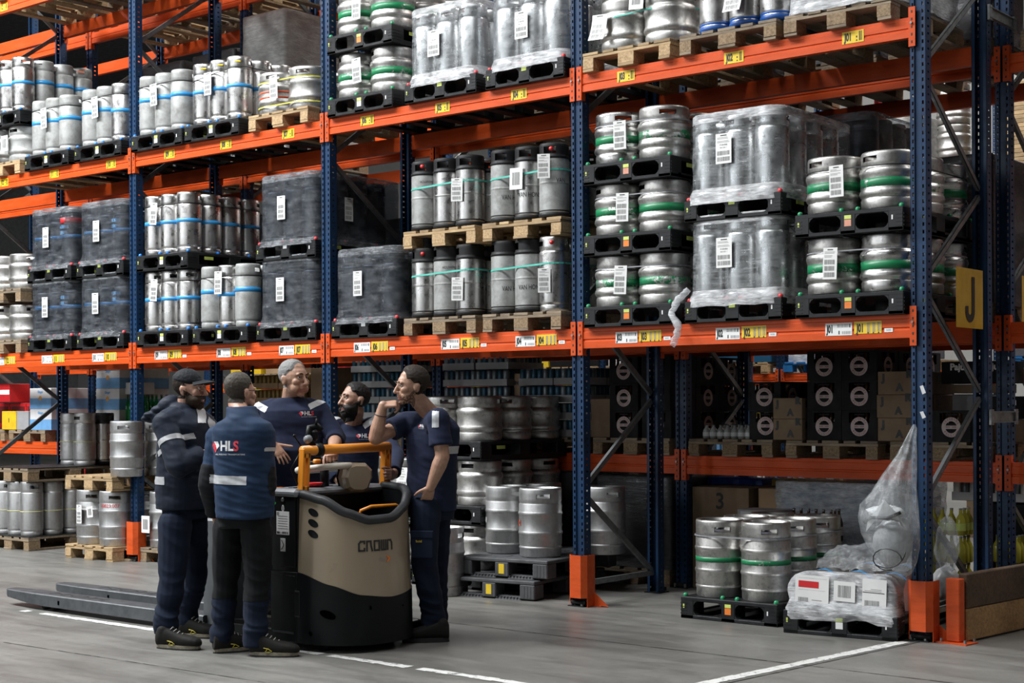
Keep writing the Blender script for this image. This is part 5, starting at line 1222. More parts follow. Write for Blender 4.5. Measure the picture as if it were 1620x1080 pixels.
b = MB(); b.add([(-.23, -.16, .80), (-.10, -.19, .94), (-.02, -.15, .84), (-.16, -.17, .82), (-.26, -.13, .72)], [(0, 3, 1), (3, 2, 1), (0, 4, 3)], PAPER); b.build('paper_scrap', t)
b = MB(); b.tube([(-.27, -.13, .78), (-.2, -.17, .82), (-.08, -.19, .82), (.0, -.16, .86)], .012, BLKS, 6)
b.tube([(-.05+.10*cos(a)-.03, -.19, .555+.07*sin(a)) for a in [i*.42 for i in range(13)]], .004, BLKS, 5); b.tube([(-.1+.14*cos(a), -.18, .62+.12*sin(a)) for a in [4.2+i*.25 for i in range(9)]], .004, BLKS, 5); b.build('straps', t)['kind'] = 'stuff'
o = blob((.105, .15, .62), .085, BAGM, 15, (.9, .9, 2.2)).build('film_bundle'); tag(o, 'bundle of clear film stuffed behind the right-hand post', 'film')
b = blob((.075, .20, .36), .10, CRUMP, 17, (1, 1, 1.1)); o = b.build('film_bundle'); tag(o, 'grey crumpled film bundle on the floor behind the right-hand post', 'film')
for z, h in ((1.62, .06), (1.46, .05)):
    b = MB(); b.add([(0, 0, 0), (.03, -.012, .01), (.012, -.016, h), (-.015, -.006, h*.9)], [(0, 1, 2, 3)], WHITEB); o = b.build('tape_scrap'); o.location = (.03, -.062, z); tag(o, 'scrap of white tape stuck on the right-hand post, '+('upper', 'lower')[z < 1.5], 'tape')
# ---------------------------------------------------------------- the pallet truck
BEIGE = mat('truck_beige', (.36, .29, .205), .34, .25, .04, 3, 0, 60, coat=.3); TBLACK = mat('truck_black', (.005, .006, .007), .42, 0, .2, 5, spec=.2); TRIM = mat('truck_rim_grey', (.030, .032, .035), .5, 0, .1, spec=.35)
TORANGE = mat('truck_orange', (.78, .27, .02), .38, 0, .05); TGREY = mat('truck_lid_grey', (.22, .23, .245), .45); FORKM = mat('fork_grey', (.085, .092, .10), .45, .3, .2, 9); OFFW = mat('tiller_offwhite', (.72, .67, .58), .4)
trk = thing('pallet_truck', 'beige and black ride-on pallet truck with orange rails, lettered CROWN', 'truck', (-2.95, -2.435, 0))
def nose(th, ins=0, e=.86):
    c, s_ = cos(th), sin(th); return (.45-ins)*math.copysign(abs(c)**e, c), (.405-ins)*math.copysign(abs(s_)**e, s_)
def lerp_t(tb, x):
    for (a, u), (c, v_) in zip(tb, tb[1:]):
        if x <= c:
            k = (x-a)/(c-a); k = k*k*(3-2*k)*.5+k*.5; return u+(v_-u)*k
    return tb[-1][1]
ZR = [(-90, 1.0), (-68, .965), (-45, .885), (-22, .835), (0, .84), (20, .90), (38, .975), (60, 1.01), (90, 1.02)]
ZS = [(-90, .50), (-60, .43), (-30, .365), (0, .34), (40, .37), (90, .43)]
NT_ = 56; TH = [-90+180*i/NT_ for i in range(NT_+1)]
def shell(z0f, z1f, ins0, ins1, rows, m_, name, flip=False):
    b = MB(); vs = []; fs = []
    for t_ in TH:
        for k in range(rows+1):
            f = k/rows; z = z0f(t_)+(z1f(t_)-z0f(t_))*f; ii = ins0+(ins1-ins0)*f; x, y = nose(radians(t_), ii); vs.append((x, y, z))
    R1 = rows+1
    for i in range(NT_):
        for k in range(rows):
            f = (i*R1+k, (i+1)*R1+k, (i+1)*R1+k+1, i*R1+k+1); fs.append(f[::-1] if flip else f)
    b.add(vs, fs, m_, True); return b
zs_ = lambda t_: lerp_t(ZS, t_); zr_ = lambda t_: lerp_t(ZR, t_)
b = shell(zs_, zr_, .004, .022, 10, BEIGE, 'hood'); hood = b.build('hood', trk)
b = shell(lambda t_: .05, zs_, -.006, -.002, 6, TBLACK, 'skirt'); b2 = shell(zs_, lambda t_: zs_(t_)+.003, -.002, .02, 1, TBLACK, 's')
b.add(b2.v, b2.f, TBLACK, True)
for y in (-.405, .405):
    s_ = -1 if y < 0 else 1
    b.box((-.125, y-s_*.004, .275), (.25, .02, .45), TBLACK, .004)
skirt = b.build('skirt', trk)
b = shell(zr_, lambda t_: .55, .05, .07, 6, TBLACK, 'well', True); b.box((-.005, 0, .53), (.02, .74, .9), TBLACK)
fl_ = [nose(radians(t_), .06) for t_ in TH]; b.add([(x, y, .56) for x, y in fl_], [tuple(range(len(fl_)))], TBLACK); b.build('well', trk)
b = MB(); b.tube([(*nose(radians(t_), .028), zr_(t_)) for t_ in TH], .030, TRIM, 10); b.build('rim', trk)
b = MB(); b.box((-.125, 0, .52), (.25, .80, .92), TBLACK, .01); b.build('housing', trk)
b = MB(); b.box((-.125, -.4065, .76), (.225, .012, .46), TBLACK, .004); b.lathe([(0, 0), (.013, 0), (.013, .006), (0, .004)], 12, GALV, M=T(-.125, -.413, .96) @ R(pi/2, 'X')); b.build('upper_panel', trk)
b = MB(); b.box((-.125, -.407, .29), (.225, .012, .38), TBLACK, .006); b.box((-.125, -.4145, .11), (.20, .003, .014), TRIM); b.build('lower_panel', trk)
b = MB(); b.box((0, -.001, 0), (.12, .002, .15), PAPER); bars(b, -.055, .055, -.07, -.055, -.003, INK, 9, 2)
for q in range(6): b.box((-.0, -.0025, .045-.016*q), (.09, .001, .003), INKG)
b.box((-.045, -.0025, .06), (.02, .001, .02), INKG); o = b.build('data_plate', trk); o.location = (-.125, -.4135, .81)
b = MB(); b.box((0, -.001, 0), (.045, .002, .085), PAPER); b.tube([(-.012, -.003, .03), (.01, -.003, .0), (-.012, -.003, -.03)], .003, INK, 4); o = b.build('warning_label', trk); o.location = (-.125, -.4135, .67)
b = MB(); b.lathe([(0, 0), (.016, 0)], 12, PAPER, M=Matrix.Diagonal((.75, 1.4, 1, 1))); b.box((0, 0, .001), (.006, .026, .001), INK); o = put('seal_label', b.done('seal_label'), trk, M=T(-.125, -.4140, .905) @ R(pi/2, 'X'))
b = MB(); b.lathe([(0, 0), (.009, 0)], 10, GREENP, M=T(-.20, -.4140, .935) @ R(pi/2, 'X')); b.build('indicator', trk)
b = MB(); b.box((-.135, 0, 1.005), (.30, .86, .05), TGREY, .018)
for q in range(3): b.box((-.17+.05*q, -.15, 1.031), (.012, .34, .004), TBLACK)
b.box((-.25, -.33, 1.031), (.035, .05, .003), ORANGEL); b.build('lid', trk)
b = MB(); b.lathe([(.02, 0), (.055, .012), (.065, .03), (.058, .03), (.045, .014), (0, .01)], 18, REDL, (-.10, -.17, 1.03)); b.build('red_tray', trk)
def on_nose(pts, th0, z0, off=.003):
    """flat sheet coordinates (along the nose, up) -> surface of the hood"""
    out = []
    L_ = [0]
    for i in range(1, 1801):
        a, c = nose(radians(-90+(i-1)*.1), .012), nose(radians(-90+i*.1), .012); L_.append(L_[-1]+math.dist(a, c))
    i0 = int((th0+90)*10); s0 = L_[i0]
    import bisect
    for u, v_ in pts:
        i = min(1800, max(0, bisect.bisect(L_, s0+u))); th = -90+i*.1; z = z0+v_
        f = min(1, max(0, (z-zs_(th))/(zr_(th)-zs_(th)))); x, y = nose(radians(th), .004+.018*f-off); out.append((x, y, z))
    return out
def strokes(b, lines, th0, z0, x0, sx, sz, wd, m_, sh=.12):
    for pl in lines:
        for (a, c) in zip(pl, pl[1:]):
            A = Vector((x0+a[0]*sx+sh*a[1]*sz*0, a[1]*sz)); B = Vector((x0+c[0]*sx+sh*c[1]*sz*0, c[1]*sz)); d = (B-A); d.normalize(); n2 = Vector((-d.y, d.x))*wd/2; A -= d*wd/2; B += d*wd/2
            K = 4; pt = []
            for k in range(K+1): p = A.lerp(B, k/K); pt += [p-n2, p+n2]
            P3 = on_nose(pt, th0, z0); b.add(P3, [(2*k, 2*k+2, 2*k+3, 2*k+1) for k in range(K)], m_)
b = MB(); LET = [[[(1, .8), (1, 1), (.3, 1), (0, .75), (0, 0), (1, 0), (1, .22)]], [[(0, 0), (0, 1), (.75, 1), (.8, .5), (1, 0)]], [[(0, 0), (0, 1), (1, 1), (1, 0), (0, 0)]], [[(0, 1), (0, 0), (1, 0), (1, 1)], [(.5, 0), (.5, 1)]], [[(0, 0), (0, 1), (.75, 1), (1, .7), (1, 0)]]]
for i, l_ in enumerate(LET): strokes(b, l_, -6, .645, -.185+.053*i, .036, .058, .0115, INK)
lg = b.build('lettering', trk); lg['label'] = 'dark CROWN lettering'
b = MB(); me = text('GPC', .03); b.add(on_nose([(v_.co.x-.02, v_.co.y) for v_ in me.vertices], -6, .585), [tuple(p.vertices) for p in me.polygons], INKG)
strokes(b, [[(0, 1), (.6, .5), (0, 0)]], -6, .57, .022, .03, .03, .012, ORANGEL); b.build('model_mark', trk)
for k in range(3):
    b = MB(); P3 = on_nose([(.04*cos(a), .024*sin(a)-.3*.04*cos(a)) for a in [2*pi*i/20 for i in range(20)]], -77, .885-.068*k, .002); b.add(P3, [tuple(range(20))], TBLACK); b.build('vent', trk)
def on_skirt(pts, th0, z0):
    out = []
    for u, v_ in pts:
        th = th0+math.degrees(u/.43); x, y = nose(radians(th), -.009); out.append((x, y, z0+v_))
    return out
HOLEM = mat('deep_black_hole', (.001, .001, .001), .9, 0, 0, spec=0)
for th0, z0, rx, rz in ((-62, .245, .055, .026), (-78, .12, .012, .014), (-22, .285, .007, .014), (10, .275, .006, .008)):
    b = MB(); b.add(on_skirt([(rx*cos(a), rz*sin(a)-.25*rx*cos(a)) for a in [2*pi*i/16 for i in range(16)]], th0, z0), [tuple(range(16))], HOLEM); b.build('access_hole', trk)
# rails
t_ = [(0.0, -.36, .985), (0, -.36, 1.25)]
b = MB()
def bar2(b, p, q, w_, d_, m_, slot=None):
    p, q = Vector(p), Vector(q); L_ = (q-p).length; zz = (q-p).normalized(); xx = Vector((1, 0, 0)); yy = zz.cross(xx).normalized(); xx = yy.cross(zz)
    M = Matrix((xx, yy, zz)).transposed().to_4x4(); M.translation = p
    if slot:
        for s_ in (-1, 1): b.box((0, s_*(w_/2-w_*.17), L_/2), (d_, w_*.34, L_), m_, .004, M)
        b.box((0, 0, L_*.1), (d_, w_*.9, L_*.2), m_, .004, M); b.box((0, 0, L_*.9), (d_, w_*.9, L_*.2), m_, .004, M)
    else: b.box((0, 0, L_/2), (d_, w_, L_), m_, .012, M)
bar2(b, (.0, -.355, .99), (.0, -.335, 1.285), .062, .05, TORANGE, True); bar2(b, (.0, .395, .99), (.0, .415, 1.29), .062, .05, TORANGE, True)
b.tube([(0, -.36, 1.275), (0, .435, 1.283)], .032, TORANGE, 12, flat=1.0)
b.build('grab_rail', trk)
b = MB(); b.tube([(.16, -.02, .80), (.19, -.02, .88), (.24, .02, .905), (.27, .22, .905), (.25, .29, .885), (.22, .30, .80)], .013, TORANGE, 9); b.build('inner_rail', trk)
b = MB(); vs = []; prof = [(-.085, -.075), (-.105, .0), (-.085, .08), (-.03, .095), (.07, .09), (.115, .05), (.115, -.005), (.08, -.09), (.04, -.105), (-.05, -.10)]
n_ = len(prof)
for x, s_ in ((-.04, .96), (-.02, 1.02), (.02, 1.02), (.05, .94), (.066, .78)): vs += [(x, u*s_, v_*s_) for u, v_ in prof]
fs = [(k*n_+i, k*n_+(i+1) % n_, (k+1)*n_+(i+1) % n_, (k+1)*n_+i) for k in range(4) for i in range(n_)]+[tuple(range(n_))[::-1], tuple(4*n_+i for i in range(n_))]
b.add(vs, fs, BEIGE, False); b.add([(v_[0]-.012, v_[1]*1.06, v_[2]*1.06) for v_ in vs[:2*n_]], fs[:n_]+[tuple(range(n_))[::-1]], TBLACK)
b.box((-.06, 0, -.16), (.05, .06, .22), TBLACK, .01); o = b.build('backrest_pad', trk); o.location = (.02, .085, 1.09); o.rotation_euler = (0, 0, -.25)
b = MB(); C0 = (-.12, -.05, 1.15)
b.tube([(C0[0]+.175*cos(a), C0[1]+.175*sin(a), C0[2]+.02*cos(a)) for a in [2*pi*i/28 for i in range(28)]], .022, OFFW, 9, closed=True); ring_ = b.build('tiller_ring', trk)
b = MB(); b.tube([(-.12, -.05, 1.02), (-.12, -.05, 1.17)], .03, TBLACK, 8); b.box((-.12, -.05, 1.18), (.34, .05, .03), TBLACK, .006); b.box((-.10, -.04, 1.205), (.07, .07, .045), TBLACK, .01); b.build('tiller_column', trk)
b = MB(); b.box((-.15, -.09, 1.195), (.04, .05, .03), TORANGE, .008); b.build('tiller_switch', trk)
b = MB(); b.tube([(0, -.20, 1.277), (0, -.245, 1.275)], .045, TBLACK, 12); b.tube([(-.01, -.25, 1.30), (-.04, -.27, 1.36), (-.05, -.25, 1.42), (-.03, -.20, 1.43), (-.01, -.18, 1.40)], .022, TBLACK, 8)
b.box((-.03, -.23, 1.37), (.05, .05, .07), TBLACK, .012); b.tube([(-.03, -.33, 1.29), (-.05, -.38, 1.37)], .006, TBLACK, 6); b.ball((-.05, -.38, 1.37), .012, TBLACK)
b.tube([(-.02, -.28, 1.35), (-.01, -.31, 1.345)], .026, TGREY, 10); b.tube([(-.02, -.22, 1.44), (-.02, -.21, 1.48)], .008, TBLACK, 6); b.tube([(-.03, -.35, 1.26), (-.06, -.40, 1.16), (-.02, -.38, 1.06)], .006, TBLACK, 6)
b.build('scanner_mount', trk)
b = MB(); b.box((-.525, 0, .085), (.55, .78, .07), TBLACK, .01); b.box((-.525, 0, .1215), (.5, .7, .004), RUBBER); b.build('platform', trk)
b = MB(); b.box((-.95, .02, .42), (.30, .60, .74), TGREY if False else mat('cabinet_grey', (.10, .11, .12), .45), .015); b.build('rear_cabinet', trk)
b = MB(); b.box((-.95, .02, .90), (.30, .58, .24), BEIGE, .04); b.build('cabinet_cap', trk)
for s_, nm in ((-1, 'near'), (1, 'far')):
    b = MB(); y0 = s_*.225; w_ = .18; xs_ = [(-1.05, .09, w_), (-2.95, .09, w_), (-3.15, .085, w_*.96), (-3.48, .06, w_*.70), (-3.52, .05, w_*.5)]
    vs = []; 
    for x, h, ww in xs_: vs += [(x, y0-ww/2, .125-h-.0+(.0)), (x, y0+ww/2, .125-h), (x, y0+ww/2-.008, .125), (x, y0+ww/2, .118), (x, y0-ww/2+.008, .125), (x, y0-ww/2, .118)]
    fs = []; O_ = [0, 1, 3, 2, 4, 5]
    for k in range(len(xs_)-1):
        for i in range(6): fs.append((k*6+O_[i], (k+1)*6+O_[i], (k+1)*6+O_[(i+1) % 6], k*6+O_[(i+1) % 6])[::-1])
    fs.append(tuple((len(xs_)-1)*6+i for i in O_)); fs.append(tuple(O_)[::-1]); b.add(vs, fs, FORKM)
    for q in range(2):
        b.box((-2.75-.0, y0-w_/2-.001, .075), (.02, .003, .03), TBLACK)
    txt(b, 'NOH', .12, INK, T(-2.62, y0, .1265), 2.6)
    b.build('fork', trk)
    b = MB(); b.tube([(-3.0, y0-.05, .035), (-3.0, y0+.05, .035)], .034, RUBBER, 12); b.tube([(-2.88, y0-.05, .035), (-2.88, y0+.05, .035)], .034, RUBBER, 12); b.build('load_wheels', trk)
for y in (-.28, .0, .28):
    b = MB(); b.tube([(.12, y-.04, .06), (.12, y+.04, .06)], .06, RUBBER, 14); b.build('wheel', trk)
b = MB(); P3 = [(.45, 0, 0)]
for x, z, h, w_ in ((-.02, .27, .17, .006),): b.box((-.0, -.4105, .30), (.05, .004, .17), TRIM, .001); b.box((.002, -.412, .30), (.035, .005, .15), TBLACK, .001)
b.build('step_recess', trk)
# ---------------------------------------------------------------- people
SKIN = {}
def skin(name, c, dark):
    n = NT(name); v = n.coord((1, 1, 1)); f = n.noise(v, 40, 3); n.l(n.ramp(f, [(.35, dark), (.65, c)]), n.b.inputs['Base Color'])
    n.set(Roughness=.48); n.b.inputs['Subsurface Weight'].default_value = .08; n.b.inputs['Subsurface Radius'].default_value = (.01, .004, .002); n.b.inputs['Subsurface Scale'].default_value = .5; return n.m
def cloth(name, c, rough=.85, sheen=.15):
    n = NT(name); v = n.coord((1, 1, 1)); f = n.noise(v, 6, 4); w2 = n.noise(v, 420, 2)
    n.l(n.ramp(f, [(.3, tuple(x*.82 for x in c)), (.7, c)]), n.b.inputs['Base Color']); n.set(Roughness=rough); n.b.inputs['Sheen Weight'].default_value = sheen*.2; n.b.inputs['Specular IOR Level'].default_value = .15
    n.bump(w2, .12, .001); return n.m
NAVY = cloth('navy_sweat_fabric', (.017, .023, .052)); JKT = cloth('dark_navy_padded_fabric', (.011, .017, .032), .6); JKT2 = cloth('blue_softshell_fabric', (.016, .036, .080), .7); JBLK = cloth('black_softshell_fabric', (.010, .011, .014), .7)
TROU = cloth('navy_work_trouser', (.009, .015, .032)); TROUB = cloth('black_work_trouser', (.007, .008, .009)); REFL = mat('reflective_tape', (.50, .51, .53), .42, .15, .06, 30)
CAPM = cloth('black_cap_fabric', (.014, .016, .020), .7); SHOEM = cloth('black_shoe_fabric', (.016, .015, .014), .7); SOLE = mat('shoe_sole', (.30, .27, .20), .6, 0, .25, 30); SOLEK = mat('dark_shoe_sole', (.02, .02, .02), .6); LACE = mat('shoe_lace', (.34, .32, .30), .7); SHOEY = mat('shoe_yellow_mark', (.55, .45, .05), .5)
EYEW = mat('eye_white', (.62, .60, .57), .25, 0, 0); EYED = mat('eye_dark', (.02, .014, .01), .2, 0, 0); LIPM = mat('lip', (.36, .16, .13), .5, 0, .05); TEETH = mat('teeth', (.62, .58, .52), .3, 0, 0)
HLSR = mat('print_red', (.62, .035, .055), .5, 0, 0); HLSW = mat('print_white', (.70, .70, .72), .5, 0, 0)
def hairm(name, a, b_):
    n = NT(name); v = n.coord((60, 60, 14)); f = n.noise(v, 5, 4, .7); n.l(n.ramp(f, [(.3, a), (.7, b_)]), n.b.inputs['Base Color']); n.set(Roughness=.6); n.b.inputs['Specular IOR Level'].default_value = .25; n.bump(f, .6, .004); return n.m
STUB = hairm('stubble', (.13, .08, .057), (.19, .115, .082))
HBROWN = hairm('dark_brown_hair', (.012, .008, .006), (.035, .024, .016)); HBLACK = hairm('black_hair', (.006, .005, .005), (.02, .017, .015)); HGREY = hairm('grey_hair', (.10, .10, .10), (.36, .36, .35)); HMIX = hairm('short_greying_hair', (.03, .025, .02), (.10, .085, .07)); BEARDB = hairm('brown_beard', (.022, .013, .008), (.06, .036, .022))
O_ = Vector((4.2117, -9.4257, 1.5683)); RT = Vector((.77418, .63297, 0)); FW = Vector((-.63297, .77418, 0))   # copy of the camera pose, used to place the figures from image pixels
def PX(px, py, d):
    a, c = px-810, py-540; u = a-c*.004318; v = a*.004318+c
    return O_+FW*d+RT*(u/2387*d)+Vector((0, 0, -(v-98.9)/2387*d))
def capsule(mb, p, q, r0, r1, n=14):
    p, q = Vector(p), Vector(q); t = q-p; L_ = max(t.length, 1e-5); t /= L_; u = t.orthogonal().normalized(); w_ = t.cross(u); prof = []
    for i in range(5): a = pi/2*(1-i/4); prof.append((r0*cos(a), -r0*sin(a)))
    for i in range(5): a = pi/2*i/4; prof.append((r1*cos(a), L_+r1*sin(a)))
    vs = []; fs = []
    for x, z in prof:
        for k in range(n): a = 2*pi*k/n; vs.append(p+t*z+(u*cos(a)+w_*sin(a))*max(x, 1e-4))
    m_ = len(prof)
    for i in range(m_-1):
        for k in range(n): fs.append((i*n+k, i*n+(k+1) % n, (i+1)*n+(k+1) % n, (i+1)*n+k))
    fs += [tuple(range(n))[::-1], tuple((m_-1)*n+k for k in range(n))]
    mb.add(vs, fs, None)
def ell(mb, c, r, M=None, n=18):
    vs = []; fs = []; k = n//2
    for i in range(k+1):
        for j in range(n):
            a, e = 2*pi*j/n, pi*i/k; e = min(max(e, .02), pi-.02); p = Vector((c[0]+r[0]*sin(e)*cos(a), c[1]+r[1]*sin(e)*sin(a), c[2]-r[2]*cos(e))); vs.append(M @ p if M else p)
    for i in range(k):
        for j in range(n): fs.append((i*n+j, i*n+(j+1) % n, (i+1)*n+(j+1) % n, (i+1)*n+j))
    fs += [tuple(range(n))[::-1], tuple(k*n+j for j in range(n))]
    mb.add(vs, fs, None)
def loft(mb, rings, n=28, pw=2.3):
    """rings: (centre, side axis, front axis, half width, half depth)"""
    vs = []; fs = []
    for c, s_, f, a_, b_ in rings:
        for k in range(n):
            a = 2*pi*k/n; x = math.copysign(abs(cos(a))**(2/pw), cos(a)); y = math.copysign(abs(sin(a))**(2/pw), sin(a)); vs.append(Vector(c)+Vector(s_)*a_*x+Vector(f)*b_*y)
    for i in range(len(rings)-1):
        for k in range(n): fs.append((i*n+k, i*n+(k+1) % n, (i+1)*n+(k+1) % n, (i+1)*n+k))
    fs += [tuple(range(n))[::-1], tuple((len(rings)-1)*n+k for k in range(n))]
    mb.add(vs, fs, None)
TMP = bpy.data.scenes.new('workbench')
def fuse(mb, vox, it=2, fac=.5):
    me = bpy.data.meshes.new('m'); me.from_pydata(mb.v, [], mb.f); me.update()
    import bmesh
    bm = bmesh.new(); bm.from_mesh(me); bmesh.ops.recalc_face_normals(bm, faces=bm.faces); bm.to_mesh(me); bm.free()
    o = bpy.data.objects.new('m', me); TMP.collection.objects.link(o)
    r = o.modifiers.new('r', 'REMESH'); r.mode = 'VOXEL'; r.voxel_size = vox; r.adaptivity = 0
    s_ = o.modifiers.new('s', 'SMOOTH'); s_.factor = fac; s_.iterations = it
    TMP.view_layers[0].update(); dg = TMP.view_layers[0].depsgraph; out = bpy.data.meshes.new_from_object(o.evaluated_get(dg)); bpy.data.objects.remove(o)
    for p in out.polygons: p.use_smooth = True
    return out
def wrinkle(me, f):
    """move every vertex along its normal by f(co, no)"""
    nn = [v.normal.copy() for v in me.vertices]
    for v, n_ in zip(me.vertices, nn):
        d = f(v.co, n_)
        if d: v.co += n_*d
    me.update()
def cutshell(me, planes, off, mat_, pred=None):
    """a strip of cloth: the part of me on the positive side of every plane, lifted off the surface"""
    import bmesh
    bm = bmesh.new(); bm.from_mesh(me)
    if pred:
        bmesh.ops.delete(bm, geom=[f for f in bm.faces if not pred(f.calc_center_median(), f.normal)], context='FACES')
    for co, no in planes:
        bmesh.ops.bisect_plane(bm, geom=bm.verts[:]+bm.edges[:]+bm.faces[:], plane_co=co, plane_no=no, clear_inner=True)
    bm.normal_update()
    nn = [(v, v.normal.copy()) for v in bm.verts]
    for v, n_ in nn: v.co += n_*off
    out = bpy.data.meshes.new('strip'); bm.to_mesh(out); bm.free(); out.materials.clear(); out.materials.append(mat_)
    for p in out.polygons: p.use_smooth = True; p.material_index = 0
    return out
def hairshell(me, Mi, h, th, mat_, avoid=None):
    """faces of the head where h(local)>0, lifted by min(th, k*h)"""
    idx = {}; vs = []; fs = []
    nn = [v.normal.copy() for v in me.vertices]; loc = [Mi @ v.co for v in me.vertices]; hv = [(-1 if avoid and (v.co-avoid[0]).length < avoid[1] else h(p) if p.length < .2 else -1) for p, v in zip(loc, me.vertices)]
    for p in me.polygons:
        if max(hv[i] for i in p.vertices) <= 0: continue
        f = []
        for i in p.vertices:
            if i not in idx:
                idx[i] = len(vs); v = me.vertices[i]; t = -.002+min(th, max(0, hv[i])*.55)
                t += (.0022*noise.noise(v.co*90) if hv[i] > .004 else 0); vs.append(v.co+nn[i]*t)
            f.append(idx[i])
        fs.append(f)
    out = bpy.data.meshes.new('hair'); out.from_pydata(vs, [], fs); out.materials.append(mat_)
    for p in out.polygons: p.use_smooth = True
    out.update(); return out
def basis(o, x, y, z):
    M = Matrix((x, y, z)).transposed().to_4x4(); M.translation = o; return M
def headM(c, yaw_dir, pitch=0, tilt=0):
    y = Vector(yaw_dir).normalized(); x = y.cross(up).normalized(); M = basis(Vector(c), x, y, up)
    return M @ R(tilt, 'Y') @ R(pitch, 'X')
def head_parts(mb, M, fat=1.0, s=1.0, jaw=1.0, nose_l=1.0):
    S = M @ Matrix.Scale(s, 4)
    ell(mb, (0, -.018, .048), (.077, .097, .086), S); ell(mb, (0, .012, .018), (.072*fat, .085, .085), S)
    ell(mb, (0, .030, -.040), (.058*fat*jaw, .062, .070), S); ell(mb, (0, .066, -.092), (.026*jaw, .022, .022), S)
    for x in (-1, 1):
        ell(mb, (x*.044, .062, -.014), (.026, .028, .026), S); ell(mb, (x*.040*fat, .052, -.055), (.026, .034, .034), S)
        ell(mb, (x*.078, -.012, -.004), (.010, .021, .033), S @ R(0, 'X')); ell(mb, (x*.080, -.02, .008), (.012, .017, .022), S)
        ell(mb, (x*.033, .083, .034), (.024, .014, .010), S)
        ell(mb, (x*.012, .101, -.030), (.009, .011, .009), S)
    a, c, d = S @ Vector((0, .090, .022)), S @ Vector((0, .108, -.008)), S @ Vector((0, .117*nose_l**.3, -.026)); capsule(mb, a, c, .009*s, .011*s); capsule(mb, c, d, .011*s, .0125*s)
    ell(mb, (0, .088, -.060), (.026, .013, .011), S); ell(mb, (0, .087, -.072), (.022, .012, .009), S); ell(mb, (0, .075, -.045), (.034, .026, .028), S)
def head_sculpt(me, M, s=1.0, smile=False):
    Mi = (M @ Matrix.Scale(s, 4)).inverted()
    def g(p, c, r): return math.exp(-((p-c).length/r)**2)
    EL, ER = Vector((-.032, .088, .016)), Vector((.032, .088, .016))
    nn = [v.normal.copy() for v in me.vertices]
    for v, n_ in zip(me.vertices, nn):
        p = Mi @ v.co
        if p.y < .03 or p.length > .17: continue
        d = -.009*(g(p, EL, .017)+g(p, ER, .017))
        if abs(p.x) < .030: d -= .0045*math.exp(-((p.z+.066)/.0035)**2)*max(0, 1-(p.x/.03)**2)
        v.co += n_*d*s
    me.update()
def face_parts(root, M, s, skinmat, brow, gaze=(0, 0)):
    S = M @ Matrix.Scale(s, 4)
    for x in (-1, 1):
        b = MB(); b.ball((0, 0, 0), .0125, EYEW, 12); o = b.build('eye', root, M=T(*(-root.location)) @ S @ T(x*.032, .0765, .016))
        b = MB(); b.ball((0, 0, 0), .0066, EYED, 10, (1, 1, 1)); e = b.build('iris', o, M=T(gaze[0]*.004, .0078, gaze[1]*.004))
        b = MB()
        pts = [S @ Vector((x*q, yq, zq)) for q, yq, zq in ((.014, .0965, .036), (.026, .0975, .0405), (.040, .091, .040), (.051, .078, .033))]
        b.tube([T(*(-root.location)) @ p for p in pts], [.0032*s, .0042*s, .0038*s, .002*s], brow, 6); b.build('eyebrow', root)
        b = MB(); b.tube([T(*(-root.location)) @ (S @ Vector((x*q, yq, zq))) for q, yq, zq in ((.019, .087, .0215), (.027, .0915, .0262), (.036, .0905, .0262), (.046, .082, .020))], [.0022*s, .003*s, .003*s, .002*s], skinmat, 6); b.build('eyelid', root)
def hand(mb, M, side, curl=(.25, .3, .2), spread=.06, thumb=(.5, .3), s=1.0, curls=None):
    """M: wrist frame, y to the fingertips, z out of the back of the hand; side=+1: thumb on +x"""
    def P(x, y, z): return M @ Vector((side*x*s, y*s, z*s))
    loft(mb, [(P(0, -.01, 0), (M.to_3x3() @ Vector((1, 0, 0))), (M.to_3x3() @ Vector((0, 0, 1))), .027*s, .019*s), (P(0, .03, 0), M.to_3x3() @ Vector((1, 0, 0)), M.to_3x3() @ Vector((0, 0, 1)), .037*s, .0165*s), (P(0, .075, 0), M.to_3x3() @ Vector((1, 0, 0)), M.to_3x3() @ Vector((0, 0, 1)), .041*s, .0145*s), (P(0, .093, -.001), M.to_3x3() @ Vector((1, 0, 0)), M.to_3x3() @ Vector((0, 0, 1)), .039*s, .011*s)], 16, 2.6)
    for i, (x, L_, r) in enumerate(((.031, .074, .0088), (.0105, .083, .0092), (-.0105, .077, .0086), (-.030, .060, .0077))):
        a = 0; p = Vector((x, .084, .0)); sp = spread*(1.5-i); c3 = curls[i] if curls else curl; q0 = p
        for j, f in enumerate((.46, .31, .23)):
            a += c3[j]; d = Vector((sin(sp)*cos(a*.6), cos(a)*cos(sp), -sin(a))); q = p+d*L_*f; rr = r*(1-.10*j)
            capsule(mb, P(*p), P(*q), rr*s, rr*.92*s, 10); p = q
    p = Vector((.026, .018, -.004)); d = Vector((cos(thumb[0])*.75, .72, -sin(thumb[0])*.6)).normalized(); q = p+d*.045; capsule(mb, P(*p), P(*q), .0145*s, .0115*s, 10)
    d2 = (d+Vector((-.45*thumb[1], .35, -.5*thumb[1]))).normalized(); q2 = q+d2*.034; capsule(mb, P(*q), P(*q2), .0112*s, .010*s, 10); d3 = (d2+Vector((-.4*thumb[1], .2, -.3*thumb[1]))).normalized(); capsule(mb, P(*q2), P(*(q2+d3*.025)), .010*s, .0082*s, 10)
def armM(e, w_, back):
    """wrist frame from the forearm direction; back: direction the back of the hand faces"""
    y = (Vector(w_)-Vector(e)).normalized(); z = Vector(back); z = (z-y*z.dot(y)).normalized(); return basis(Vector(w_), y.cross(z), y, z)
